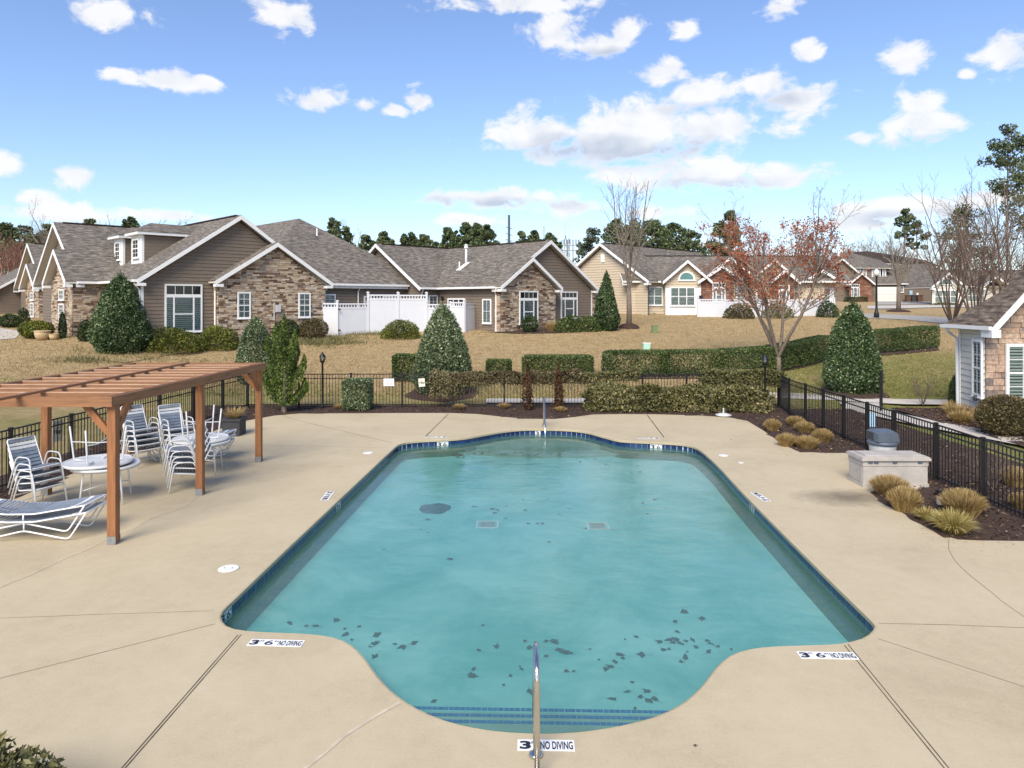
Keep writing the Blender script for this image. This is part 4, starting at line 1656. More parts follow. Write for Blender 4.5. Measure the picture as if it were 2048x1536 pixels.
# dormers
for s0, s1 in ((3.66, 5.41), (7.07, 8.70)):
    zr = lambda t: EZ + (t + 0.35) * (RZ - EZ) / 5.55
    dz, tf, zt = 0.0, 1.15, 7.72
    O = C(tf, s0)
    dm = MB().prism([C(tf, s0, zr(tf) - 0.25), C(tf, s1, zr(tf) - 0.25), C(tf, s1, zt), C(tf, s0, zt)], E1 * 0.1).build('dormer', M['white'], hA)
    window(hA, C(tf, 0), E2, -E1, s0 + 0.35, s1 - 0.35, zr(tf) + 0.32, zt - 0.22, 0.01, 'double', casing=0.07, blinds=False)
    for sw, nn in ((s0, -E2), (s1, E2)):
        # siding of the cheeks, cut along the roof slope
        z = zr(tf)
        k = 0
        while z < zt - 0.05:
            te = (min(z + 0.2, zt) - EZ) / ((RZ - EZ) / 5.55) - 0.35
            t_in = (z - EZ) / ((RZ - EZ) / 5.55) - 0.35
            m = MB()
            o_ = C(tf + 0.12, sw, z)
            m.obox(o_, E1 * max(0.1, te - tf - 0.05), nn * 0.012, Z_ * min(0.19, zt - z))
            m.build('plank', M['siding'], dm)
            z += 0.2
        te = (zt - EZ) / ((RZ - EZ) / 5.55) - 0.35
        MB().prism([C(tf + 0.1, sw, zr(tf) - 0.2), C(tf + 0.1, sw, zt), C(te + 0.3, sw, zt)], -nn * 0.06).build('cheek', M['backing'], dm)
        MB().obox(C(tf - 0.002, sw, zr(tf) - 0.05), E1 * 0.14, nn * 0.03, Z_ * (zt - zr(tf))).build('corner_board', M['white'], dm)
    te = (zt + 0.2 - EZ) / ((RZ - EZ) / 5.55) - 0.35
    MB().obox(C(tf - 0.3, s0 - 0.28, zt), E1 * (te - tf + 0.35), E2 * (s1 - s0 + 0.56), Z_ * 0.2).build('dormer_fascia', M['white'], dm)
    sm_, zp = (s0 + s1) / 2, zt + 0.2 + 0.58
    a, b_, c_, e_ = C(tf - 0.33, s0 - 0.31, zt + 0.21), C(tf - 0.33, s1 + 0.31, zt + 0.21), C(te + 1.4, s1 + 0.31, zt + 0.21), C(te + 1.4, s0 - 0.31, zt + 0.21)
    p1, p2 = C(tf + 0.75, sm_, zp), C(te + 1.6, sm_, zp)
    for poly in ([a, b_, p1], [a, p1, p2, e_], [b_, p1, p2, c_]):
        slope_poly(dm, poly, M['shingle'], 0.05, soffit=False)
# windows of the two gables that look over the lawn
px_window(hA, C(0, 0), E1, -E2, 328.5, 403.5, 568.5, 664, 0.03, 'triple')
px_window(hA, C(3.82, -0.6), E1, -E2, 473, 499.5, 584, 637, 0.085, 'double')
px_window(hA, C(3.82, -0.6), E1, -E2, 595, 619, 585.5, 635, 0.085, 'double')
px_window(hA, C(0, 0.5), E1, -E2, 645, 670, 588, 630, 0.03, 'double')
px_window(hA, C(0, 0.5), E1, -E2, 727, 742, 592, 632, 0.03, 'double')
px_window(hA, C(0, 0.5), E1, -E2, 765, 790, 592, 632, 0.03, 'double')
O = C(3.82, -0.6)
s, z = on_plane(549, 617, O, E1)
MB().obox(O + E1 * s - E2 * 0.08 + Z_ * (z - 0.2), E1 * 0.28, -E2 * 0.16, Z_ * 0.42).build('meter_box', M['bin_body'], hA)
MB().tube([O + E1 * (s - 0.08) - E2 * 0.12 + Z_ * (z - 0.7), O + E1 * (s - 0.08) - E2 * 0.12 + Z_ * (z + 0.35)], 0.03, 6).build('conduit', M['bin_body'], hA)
downspout(hA, C(-0.02, 0.05), 1.3, 4.9, (-E1 - E2 * 0.3).normalized())
downspout(hA, C(3.72, -0.35), 1.3, 4.9, (-E1 * 0.6 - E2).normalized(), 0.3)
downspout(hA, C(10.55, -0.3), 1.5, 4.9, E1, 0.3)
downspout(hA, C(13.5, 0.45), 1.7, 4.95, -E2, 0.35)
for u, v, t, s in ((695, 487, 13.2, 5.2), (525, 452, 11.0, 13.0)):
    zz = 5.05 + 0.69 * min(s - 0.11, t - 5.85)
    MB().lathe([(0.14, -0.15), (0.06, 0.0), (0.05, 0.5)], 8, tuple(C(t, s, zz))).build('vent_pipe', M['white'], hA)

# ---- its neighbour further along the same front
hG = empty('townhouse', C(6, 31, 2.4), 'taupe house with stone gable and low garage wing beyond the one with dormers', 'house', 'taupe townhouses')
front_gable(hG, 32.1, 1.5, False, 40)
siding(hG, C(-0.5, 37.6), E1, -E2, 2.0, [(0, 4.7), (4.5, 7.6), (9, 4.7)], M['siding'])
siding(hG, C(-0.5, 37.6), E2, -E1, 2.0, [(0, 4.7), (9, 4.7)], M['siding'])
gable_roof(hG, C(4.0, 37.2, 7.95), C(4.0, 47, 7.95), E1, 4.85, 3.2, M['shingle'], gutters=(True, False))
corner_board(hG, C(-0.5, 37.6), 2.0, 4.65, -E1, -E2)
window(hG, C(-0.5, 37.6), E2, -E1, 1.2, 2.4, 2.9, 4.3, 0.03, 'double')
gable_roof(hG, C(6.5, 27, RZ), C(6.5, 38, RZ), E1, 5.0, RZ - EZ, M['shingle'], rakes=(False, False), gutters=(False, False))

# ---- L-shaped house with the fenced court
B0 = Vector((-0.737, 45.5, 0))


def B(t, s, z=0.0):
    p = B0 + E1 * t + E2 * s
    return Vector((p.x, p.y, z))


hB = empty('townhouse', B(4, 5, 1.9), 'taupe L-shaped house with a stone gable and white roof flue behind the white vinyl fence', 'house', 'taupe townhouses')
EB, RB = 4.86, 8.12
siding(hB, B(0, 0.5), E1, -E2, 1.4, [(0, 4.76), (4.95, 7.85), (9.9, 4.76)], M['siding'])
siding(hB, B(0, 0.5), E2, -E1, 1.4, [(0, 4.76), (5.8, 4.76)], M['siding'])
siding(hB, B(-1.5, 6.3), E1, -E2, 1.6, [(0, 4.76), (1.5, 4.76)], M['siding'])
siding(hB, B(-1.5, 6.3), E2, -E1, 1.6, [(0, 4.76), (4.9, 7.85), (9.8, 4.76)], M['siding'])
siding(hB, B(9.9, 0.5), E2, E1, 1.6, [(0, 4.76), (12, 4.76)], M['siding'])
stonework(hB, B(0, 0), E1, -E2, 1.4, [(0, 4.76), (2.63, 6.55), (5.26, 4.76)], seed=5)
stonework(hB, B(0, 0), E2, -E1, 1.4, [(0, 4.76), (0.5, 4.76)], seed=6)
stonework(hB, B(9.93, 0.5), E1, -E2, 1.8, [(0, 4.7), (1.5, 4.7)], seed=8)
gable_roof(hB, B(4.95, 0.1, RB), B(4.95, 16, RB), E1, 5.3, RB - EB, M['shingle'], gutters=(True, False))
gable_roof(hB, B(-1.9, 11.2, RB), B(5.2, 11.2, RB), E2, 5.3, RB - EB, M['shingle'], gutters=(True, False), returns=False)
gable_roof(hB, B(2.63, -0.4, 6.81), B(2.63, 2.2, 6.81), E1, 2.98, 6.81 - EB, M['shingle'], gutters=(False, False), vent=False)
px_window(hB, B(0, 0), E1, -E2, 1036, 1073.5, 582, 648, 0.085, 'triple')
px_window(hB, B(0, 0.5), E1, -E2, 1120.5, 1153.5, 583, 637, 0.03, 'triple')
px_window(hB, B(0, 0.5), E2, -E1, 966.5, 984, 598, 647, 0.03, 'plain')
px_window(hB, B(0, 0.5), E2, -E1, 897, 931, 596.5, 652, 0.03, 'wide', casing=0.1, blinds=False)
px_window(hB, B(-1.5, 6.3), E1, -E2, 856, 874, 590, 640, 0.03, 'double')
window(hB, B(0, 8), E1, -E2, -1.2, -0.4, 2.4, 4.2, 0.03, 'double') if False else None
O = B(0, 0.5)
s, z = on_plane(888, 597, O, E2)
lm = MB().lathe([(0.05, 0), (0.09, 0.05), (0.09, 0.25), (0.03, 0.33)], 8, tuple(O + E2 * s - E1 * 0.16 + Z_ * (z - 0.15)))
lm.obox(O + E2 * s + Z_ * z, E2 * 0.06, -E1 * 0.14, Z_ * 0.05)
lm.build('wall_lantern', M['black_metal'], hB)
downspout(hB, B(-1.55, 6.25), 1.7, 4.75, (-E2 - E1 * 0.2).normalized(), 0.3)
downspout(hB, B(0.0, 0.35), 1.5, 4.75, -E1, 0.3)
corner_board(hB, B(9.93, 0.5), 1.7, 4.7, E1, -E2)
# white flue standing on the roof slope
s_f, t_f = 6.0, 2.35
zf = RB - (4.95 - t_f) * (RB - EB) / 5.3
m = MB()
m.tube([B(t_f, s_f, zf - 0.1), B(t_f, s_f, zf + 1.25)], 0.085, 8)
m.build('flue_pipe', M['white'], hB, smooth=True)
MB().lathe([(0.15, 0), (0.15, 0.05), (0.12, 0.2), (0.16, 0.25), (0.05, 0.3)], 10, tuple(B(t_f, s_f, zf + 1.2))).build('flue_cap', M['white'], hB)
MB().prism([B(t_f - 0.75, s_f - 0.25, zf - 0.43), B(t_f - 0.75, s_f + 0.25, zf - 0.43), B(t_f + 0.2, s_f + 0.2, zf + 0.16), B(t_f + 0.2, s_f - 0.2, zf + 0.16)], Z_ * 0.05).build('flue_boot', M['white'], hB)
MB().tube([B(t_f - 0.3, s_f + 0.4, zf - 0.3), B(t_f - 0.3, s_f + 0.4, zf + 0.25)], 0.05, 6).build('vent_pipe', M['white'], hB)

# ---- beige house with an arched window
hC = empty('beige_house', (14, 59, 2.8), 'beige house with an arched gable window and grey roof behind the red-leaved tree', 'house')
ap = Vector((7.43, 60, 8.84))
siding(hC, ap + E1 * 0.45 - E2 * 4.5, E2, -E1, 2.4, [(0, 5.5), (4.5, 8.55), (9, 5.5)], M['beige_siding'], 0.22)
gable_roof(hC, ap, ap + E1 * 16, E2, 4.9, 3.3, M['shingle'], gutters=(False, False))
O = ap + E1 * 0.45
MB().obox(O - E1 * 0.03 + Z_ * -1.65 - E2 * 0.2, E2 * 0.4, -E1 * 0.05, Z_ * 0.7).build('gable_vent', M['white'], hC)
yF = 58.0


def xw(u, y=yF):
    return (u - 1024) / FPX * y


siding(hC, Vector((9.47, yF, 0)), X_, -Y_, 2.4, [(0, 5.45), (xw(1330) - 9.47, 5.45)], M['beige_siding'], 0.22)
siding(hC, Vector((9.47, yF, 0)), Y_, -X_, 2.4, [(0, 5.45), (4.2, 7.5), (8.4, 5.45)], M['beige_siding'], 0.22)
siding(hC, Vector((xw(1465), yF, 0)), X_, -Y_, 2.4, [(0, 5.45), (7.5, 5.45)], M['beige_siding'], 0.22)
corner_board(hC, Vector((9.47, yF, 0)), 2.4, 5.4, -X_, -Y_)
gable_roof(hC, (9.0, 62.2, 7.85), (27.5, 62.2, 7.85), Y_, 4.6, 2.3, M['shingle'], rakes=(True, True), gutters=(True, False))
px_window(hC, Vector((9.47, yF, 0)), X_, -Y_, 1276, 1325, 573.5, 611, 0.03, 'wide')


def small_gable(u0, u1, ua, va, mat, yy, seed, arch=False, eave=5.5):
    xa, x0, x1 = xw(ua, yy), xw(u0, yy), xw(u1, yy)
    za = CH + (HY - va) / FPX * (yy - 0.4)
    hw = max(xa - x0, x1 - xa) + 0.3
    gable_roof(hC, (xa, yy - 0.4, za), (xa, yy + 4.5, za), X_, hw, za - eave, M['shingle'], gutters=(False, False), vent=False, returns=False)
    k = (za - eave) / hw
    top = [(0, za - (xa - x0) * k - 0.15), (xa - x0, za - 0.2), (x1 - x0, za - (x1 - xa) * k - 0.15)]
    O = Vector((x0, yy, 0))
    if mat == 'siding':
        siding(hC, O, X_, -Y_, 2.4, top, M['beige_siding'], 0.22)
    elif mat == 'trim':
        siding(hC, O, X_, -Y_, 5.0, top, M['beige_siding'], 0.22)
        MB().obox(O + Z_ * 2.4, X_ * (x1 - x0), Y_ * 0.1, Z_ * 2.95).build('bay_panel', M['white'], hC)
    else:
        stonework(hC, O, X_, -Y_, 2.4, top, mat='brick', rowh=(0.14, 0.2), lens=(0.25, 0.5), seed=seed, limit=120)
    return O, x0, x1, xa, za


def arch(h, O, d, n, s, z, r, off):
    pts = [(s + r * math.cos(math.pi * k / 14), z + r * math.sin(math.pi * k / 14)) for k in range(15)]
    pt = lambda a, o_: O + d * a[0] + Z_ * a[1] + n * o_
    MB().prism([pt(p, off) for p in pts], n * 0.012).build('arched_pane', M['teal_glass'], h)
    m = MB()
    q = [(s + (r + 0.14) * math.cos(math.pi * k / 14), z + (r + 0.14) * math.sin(math.pi * k / 14)) for k in range(15)]
    for k in range(14):
        m.prism([pt(pts[k], off), pt(q[k], off), pt(q[k + 1], off), pt(pts[k + 1], off)], n * 0.05)
    m.obox(O + d * (s - r - 0.14) + n * off + Z_ * (z - 0.12), d * (2 * r + 0.28), n * 0.05, Z_ * 0.12)
    m.build('arched_frame', M['white'], h)


O, x0, x1, xa, za = small_gable(1331, 1402, 1373, 519, 'trim', 57.2, 1)
arch(hC, O, X_, -Y_, xa - x0, 5.62, 0.55, 0.04)
px_window(hC, O, X_, -Y_, 1340, 1390, 574, 612, 0.01, 'wide')
small_gable(1400, 1470, 1458, 513, 'siding', 57.7, 2)
O, *_ = small_gable(1400, 1466, 1442, 530, 'stone', 57.3, 3)
px_window(hC, O, X_, -Y_, 1424, 1450, 565, 604, 0.07, 'triple')
O, *_ = small_gable(1505, 1590, 1546, 516, 'siding', 57.6, 4)
px_window(hC, O, X_, -Y_, 1512, 1530, 568, 600, 0.03, 'double')
O, *_ = small_gable(1545, 1588, 1567, 538, 'stone', 57.2, 5)
px_window(hC, O, X_, -Y_, 1556, 1578, 570, 604, 0.07, 'triple')
px_window(hC, Vector((xw(1465), yF, 0)), X_, -Y_, 1472, 1490, 570, 604, 0.03, 'double')
O, x0, x1, xa, za = small_gable(1608, 1668, 1641, 538, 'trim', 58.4, 6)
arch(hC, O, X_, -Y_, xa - x0, 5.6, 0.5, 0.04)
px_window(hC, O, X_, -Y_, 1616, 1660, 575, 608, 0.01, 'wide')
MB().obox(Vector((xw(1392), 57.1, 4.05)), X_ * 0.3, -Y_ * 0.03, Z_ * 0.3).build('number_plaque', M['ink'], hC)

# ---- two-storey taupe house with a garage
hD = empty('garage_house', (52, 96, 3.85), 'two-storey taupe house with brick gable and white double garage door', 'house')
yD = 95.0
PD = lambda u, v, y=yD: P(u, v, y)


def dbox(u0, u1, v0, v1, y, dep, name, mat, h=None):
    a, b = P(u0, v1, y), P(u1, v0, y)
    return MB().box(a.x, b.x, y, y + dep, a.z, b.z).build(name, mat, h or hD)


xd = lambda u, y=yD: (u - 1024) / FPX * y
zd = lambda v, y=yD: CH + (HY - v) / FPX * y
siding(hD, Vector((xd(1655), yD, 0)), X_, -Y_, 3.5, [(0, zd(548)), (xd(1681) - xd(1655), zd(519)), (xd(1718) - xd(1655), zd(556))], M['siding'], 0.24)
gable_roof(hD, (xd(1681), yD - 0.5, zd(516)), (xd(1681), yD + 8, zd(516)), X_, 3.1, 2.6, M['shingle'], gutters=(False, False), vent=False)
stonework(hD, Vector((xd(1690), yD - 1.2, 0)), X_, -Y_, 3.6, [(0, zd(566)), (xd(1713) - xd(1690), zd(550)), (xd(1734) - xd(1690), zd(566))], mat='brick', rowh=(0.16, 0.24), lens=(0.3, 0.6), limit=200, seed=77, name='brick')
gable_roof(hD, (xd(1712), yD - 1.7, zd(546)), (xd(1712), yD + 3, zd(546)), X_, 1.75, 1.45, M['shingle'], gutters=(False, False), vent=False, returns=False)
px_window(hD, Vector((xd(1690), yD - 1.2, 0)), X_, -Y_, 1702, 1718, 568, 594, 0.08, 'triple')
siding(hD, Vector((xd(1712), yD + 2.5, 0)), X_, -Y_, 6.2, [(0, zd(534)), (xd(1780) - xd(1712), zd(534))], M['siding'], 0.24)
for a, b in ((1714, 1721.5), (1724.5, 1732.5), (1743, 1750.5), (1753, 1760.5), (1764, 1771.5)):
    px_window(hD, Vector((xd(1712), yD + 2.5, 0)), X_, -Y_, a, b, 539, 559, 0.03, 'double', casing=0.12)
slope_poly(hD, [P(1664, 534, yD + 2), P(1786, 535, yD + 2), P(1700, 505, yD + 9), P(1664, 505, yD + 9)], M['shingle'])
slope_poly(hD, [P(1786, 535, yD + 2), P(1700, 505, yD + 9), P(1760, 520, yD + 16)], M['shingle'])
siding(hD, Vector((xd(1730), yD, 0)), X_, -Y_, 3.5, [(0, zd(568)), (xd(1862) - xd(1730), zd(568))], M['siding'], 0.24)
slope_poly(hD, [P(1730, 567, yD - 0.4), P(1864, 566, yD - 0.4), P(1864, 527, yD + 7), P(1778, 530, yD + 7), P(1730, 556, yD + 2.4)], M['shingle'])
MB().obox(P(1795, 569, yD - 0.42), X_ * (xd(1864) - xd(1795)), -Y_ * 0.1, Z_ * 0.14).build('gutter', M['white'], hD)
gd = dbox(1752, 1795, 574, 603.5, yD - 0.12, 0.08, 'garage_door', M['white'])
for k in range(4):
    dbox(1753, 1794, 575.3 + k * 7.1, 581.6 + k * 7.1, yD - 0.16, 0.04, 'door_panel', M['plastic_white'], gd)
dr_ = dbox(1731, 1741, 576, 603.5, yD - 0.14, 0.08, 'door', M['white'])
dbox(1734, 1738, 584, 590, yD - 0.17, 0.03, 'door_light', M['interior'], dr_)
px_window(hD, Vector((xd(1730), yD, 0)), X_, -Y_, 1799, 1807, 572, 585, 0.03, 'double', blinds=False, casing=0.1)
MB().obox(P(1676, 512, yD + 5), X_ * 0.35, Y_ * 0.35, Z_ * 0.9).build('flue', M['white'], hD)

hH = empty('far_house', (65, 125, 4.2), 'far house showing only a broad dark brown roof behind the garage house', 'house')
slope_poly(hH, [P(1672, 520, 120), P(1880, 532, 120), P(1850, 520, 128), P(1735, 502, 128), P(1680, 506, 128)], M['shingle_dark'])
MB().box(xd(1690, 121), xd(1880, 121), 121, 130, 4, 9.6).build('wall', M['siding'], hH)
gable_roof(hH, P(1746, 519, 117), P(1746, 519, 124), X_, 2.2, 1.3, M['shingle_dark'], gutters=(False, False), vent=False, returns=False)

# ---- white house under the bare trees at the right
hE = empty('white_house', (50, 80, 3.4), 'white gabled house with an arched window half hidden by bare trees', 'house')
yE = 79.0
xe = lambda u: (u - 1024) / FPX * yE
ze = lambda v: CH + (HY - v) / FPX * yE
siding(hE, Vector((xe(1864), yE, 0)), X_, -Y_, 2.9, [(0, ze(572)), (xe(1893) - xe(1864), ze(550)), (xe(1924) - xe(1864), ze(572))], M['cream_siding'], 0.22)
gable_roof(hE, (xe(1893), yE - 0.5, ze(545)), (xe(1893), yE + 5, ze(545)), X_, 1.95, 1.55, M['shingle'], gutters=(False, False), vent=False)
arch(hE, Vector((xe(1864), yE, 0)), X_, -Y_, xe(1893) - xe(1864), ze(568), 0.55, 0.04)
px_window(hE, Vector((xe(1864), yE, 0)), X_, -Y_, 1868, 1916, 580, 606, 0.03, 'wide')
siding(hE, Vector((xe(1924), yE + 1, 0)), X_, -Y_, 2.9, [(0, ze(572)), (10, ze(572))], M['cream_siding'], 0.22)
px_window(hE, Vector((xe(1924), yE + 1, 0)), X_, -Y_, 1930, 1968, 578, 604, 0.03, 'wide')
slope_poly(hE, [(xe(1880), yE + 0.5, ze(571)), (xe(2120), yE + 0.5, ze(571)), (xe(2120), yE + 6, ze(535)), (xe(1900), yE + 6, ze(535))], M['shingle'])
gable_roof(hE, (xe(1988), yE - 0.5, ze(551)), (xe(1988), yE + 5, ze(551)), X_, 1.7, 1.2, M['shingle'], gutters=(False, False), vent=False)

# ---- clubhouse at the right edge
hF = empty('clubhouse', (18, 25, 0), 'cream sided clubhouse with tan stone front and brown shingle roof beside the pool fence', 'clubhouse')
dl = Vector((16.42 - 16.02, 26.0 - 24.05, 0))
ll = dl.length
dl.normalize()
nl = Vector((-dl.y, dl.x, 0))
OF = Vector((16.02, 24.05, 0))
siding(hF, OF, dl, nl, -0.05, [(0, 2.92), (ll, 2.92)], M['cream_siding'], 0.215)
topF = [(0, 2.92), (4.5, 7.75), (9, 2.92)]
stonework(hF, OF, X_, -Y_, -0.05, topF, rowh=(0.15, 0.27), lens=(0.2, 0.45), mat='stone_club', seed=31, limit=280)
px_window(hF, OF, dl, nl, 1949, 1969, 678, 793, 0.03, 'double', casing=0.1)
window(hF, OF, X_, -Y_, on_plane(2007, 700, OF, X_)[0], on_plane(2007, 700, OF, X_)[0] + 1.15, on_plane(2030, 803, OF, X_)[1], on_plane(2030, 687, OF, X_)[1], 0.08, 'double', casing=0.1)
A_ = Vector((15.9, 23.5, 3.06))
pit = 1.1
pt = lambda x, y: Vector((x, y, 3.06 + (x - 15.9) * pit))
slope_poly(hF, [pt(15.9, 23.5), pt(15.9, 26.15), pt(17.0, 24.6), pt(20.52, 24.6), pt(20.52, 23.5)], M['shingle_brown'], 0.07)
pr = lambda x, y: Vector((x, y, 3.06 + (25.49 - x) * pit))
slope_poly(hF, [pr(25.49, 23.5), pr(25.49, 26.15), pr(24.0, 24.6), pr(20.52, 24.6), pr(20.52, 23.5)], M['shingle_brown'], 0.07)
slope_poly(hF, [pt(15.9, 26.15), pt(17.0, 24.6), pr(24.0, 24.6), pr(25.49, 26.15)], M['shingle_brown'], 0.07)
sv = pt(20.52, 23.5) - pt(15.9, 23.5)
MB().obox(pt(15.9, 23.5) - Z_ * 0.30 - Y_ * 0.003, sv, -Y_ * 0.05, Z_ * 0.26).build('rake_board', M['white'], hF)
MB().obox(Vector((15.86, 23.46, 2.68)), X_ * 0.3, Y_ * 0.55, Z_ * 0.26).build('eave_return', M['white'], hF)
MB().obox(Vector((15.78, 23.5, 2.93)), X_ * 0.13, Y_ * 2.7, Z_ * 0.12).build('gutter', M['white'], hF)
MB().obox(OF + dl * (ll - 0.12) + nl * 0.03, dl * 0.14, nl * 0.03, Z_ * 2.9).build('corner_board', M['white'], hF)
m = MB()
m.tube([(15.86, 25.9, 2.93), (15.9, 25.95, 2.8), (16.3, 26.02, 2.55), (16.33, 26.02, 0.05)], 0.05, 6)
m.build('downspout', M['white'], hF)
MB().box(18.6, 28, 24.6, 28.5, 0, 3.0).build('rear_wall', M['cream_siding'], hF)
s, z = on_plane(1960, 796, OF, dl)
MB().lathe([(0.05, 0), (0.08, 0.1), (0.04, 0.2)], 8, tuple(OF + dl * s + nl * 0.15 + Z_ * (z - 0.1))).build('flood_lamp', M['planter'], hF)


# ------------------------------------------------------------------ white vinyl fences
PMESH = mesh_of(MB().box(-0.03, 0.03, -0.012, 0.012, 0, 1), 'slat', M['vinyl'])


def vinyl(name, segs, label, open_h=0.36, solid_min=0.3):
    """segs: list of (p0, p1, ztop) ; solid boards below, open slats under the top rail"""
    f = empty(name, segs[0][0], label, 'fence')
    done = []
    for p0, p1, zt in segs:
        p0, p1 = Vector((p0[0], p0[1], 0)), Vector((p1[0], p1[1], 0))
        d = p1 - p0
        L_ = d.length
        d.normalize()
        n = Vector((d.y, -d.x, 0))
        ang = math.atan2(d.y, d.x)
        zb = min(gz(p0.x, p0.y), gz(p1.x, p1.y)) - 0.1
        MB().obox(p0 + n * -0.02 + Z_ * zb, d * L_, n * 0.04, Z_ * (zt - open_h - zb)).build('board_panel', M['vinyl'], f)
        MB().obox(p0 - n * 0.035 + Z_ * (zt - open_h), d * L_, n * 0.07, Z_ * 0.12).build('rail', M['vinyl'], f)
        MB().obox(p0 - n * 0.035 + Z_ * (zt - 0.09), d * L_, n * 0.07, Z_ * 0.09).build('rail', M['vinyl'], f)
        k = max(2, round(L_ / 0.19))
        for i in range(1, k):
            p = p0 + d * (L_ * i / k)
            o_ = inst('slat', PMESH, f, (p.x, p.y, zt - open_h + 0.1), ang, (1, 1, open_h - 0.18))
        for p in (p0, p1):
            if not any((p - q).length < 0.2 for q in done):
                done.append(p)
                m_ = MB()
                m_.obox(p - d * 0.065 - n * 0.065 + Z_ * zb, d * 0.13, n * 0.13, Z_ * (zt - zb + 0.1))
                m_.lathe([(0.11, 0), (0.11, 0.03), (0.01, 0.1)], 4, (p.x, p.y, zt + 0.1))
                m_.build('post', M['vinyl'], f)
    return f


def VP(u, d):
    return Vector(((u - 1024) / FPX * d, d, 0))


def vz(v, d):
    return CH + (HY - v) / FPX * d


gate_run = vinyl('vinyl_fence', [(VP(644, 44.2), VP(675, 44.0), vz(606, 44)), (VP(675, 44.0), VP(736, 45.2), vz(606.5, 44.5))], 'low white vinyl fence with a gate between the stone gable and the tall fence panels')
vinyl('vinyl_fence', [(VP(736, 45.2), VP(796, 45.8), vz(589, 45.5)), (VP(796, 45.8), VP(853, 46.3), vz(589.5, 46))], 'tall white vinyl privacy fence behind the yellow-green juniper')
vinyl('vinyl_fence', [(VP(853, 46.3), VP(901, 46.6), vz(608, 46.4)), (VP(901, 46.6), VP(929, 45.7), vz(604, 46.2)), (VP(929, 45.7), VP(952, 47.4), vz(606, 46.6))], 'low white vinyl fence with a gate next to the tall narrow window')
vinyl('vinyl_fence', [(VP(697, 48.2), VP(745, 48.6), vz(589.5, 48)), (VP(745, 48.6), VP(797, 49.2), vz(590, 49))], 'white vinyl fence dividing the court behind the front fence')
gl_ = MB().box(-0.05, 0.05, -0.05, 0.02, -0.06, 0.06)
gt = VP(677, 43.93)
m = MB()
for v_ in (620, 662):
    m.obox(P(676, v_, 43.85), X_ * 0.16, Y_ * 0.05, Z_ * 0.09)
m.build('gate_hinge', M['black_metal'], gate_run)
cfs = [(VP(1396, 55.6), VP(1450, 55.6), vz(598, 55.6)), (VP(1450, 55.6), VP(1505, 55.8), vz(599, 55.8)), (VP(1505, 55.8), VP(1560, 56.0), vz(599, 56)), (VP(1560, 56), VP(1615, 56.3), vz(599, 56)), (VP(1615, 56.3), VP(1668, 56.6), vz(599, 56))]
vinyl('vinyl_fence', cfs, 'white vinyl fence in front of the beige house under the red-leaved tree', 0.3)

# ------------------------------------------------------------------ planting
def unit(a):
    return a / np.maximum(1e-9, np.linalg.norm(a, axis=1))[:, None]


def clump(C_, k, seed):
    r = np.random.default_rng(seed)
    out = np.zeros(len(C_))
    for _ in range(5):
        w = r.normal(size=3) * k
        out += np.sin(C_ @ w + r.uniform(0, 6.3))
    return out / 5


def leaf_quads(C_, N_, ln, asp=0.5, out=0.5):
    n = len(C_)
    a = unit(N_ * out + nrng.normal(size=(n, 3)) * 0.6)
    b = unit(np.cross(a, nrng.normal(size=(n, 3)) + N_ * 0.4))
    l = (ln * nrng.uniform(0.65, 1.3, n))[:, None]
    return np.stack([C_ - a * l * 0.5, C_ + b * l * asp * 0.5, C_ + a * l * 0.5, C_ - b * l * asp * 0.5], 1)


def sphere_dirs(n):
    return unit(nrng.normal(size=(n, 3)))


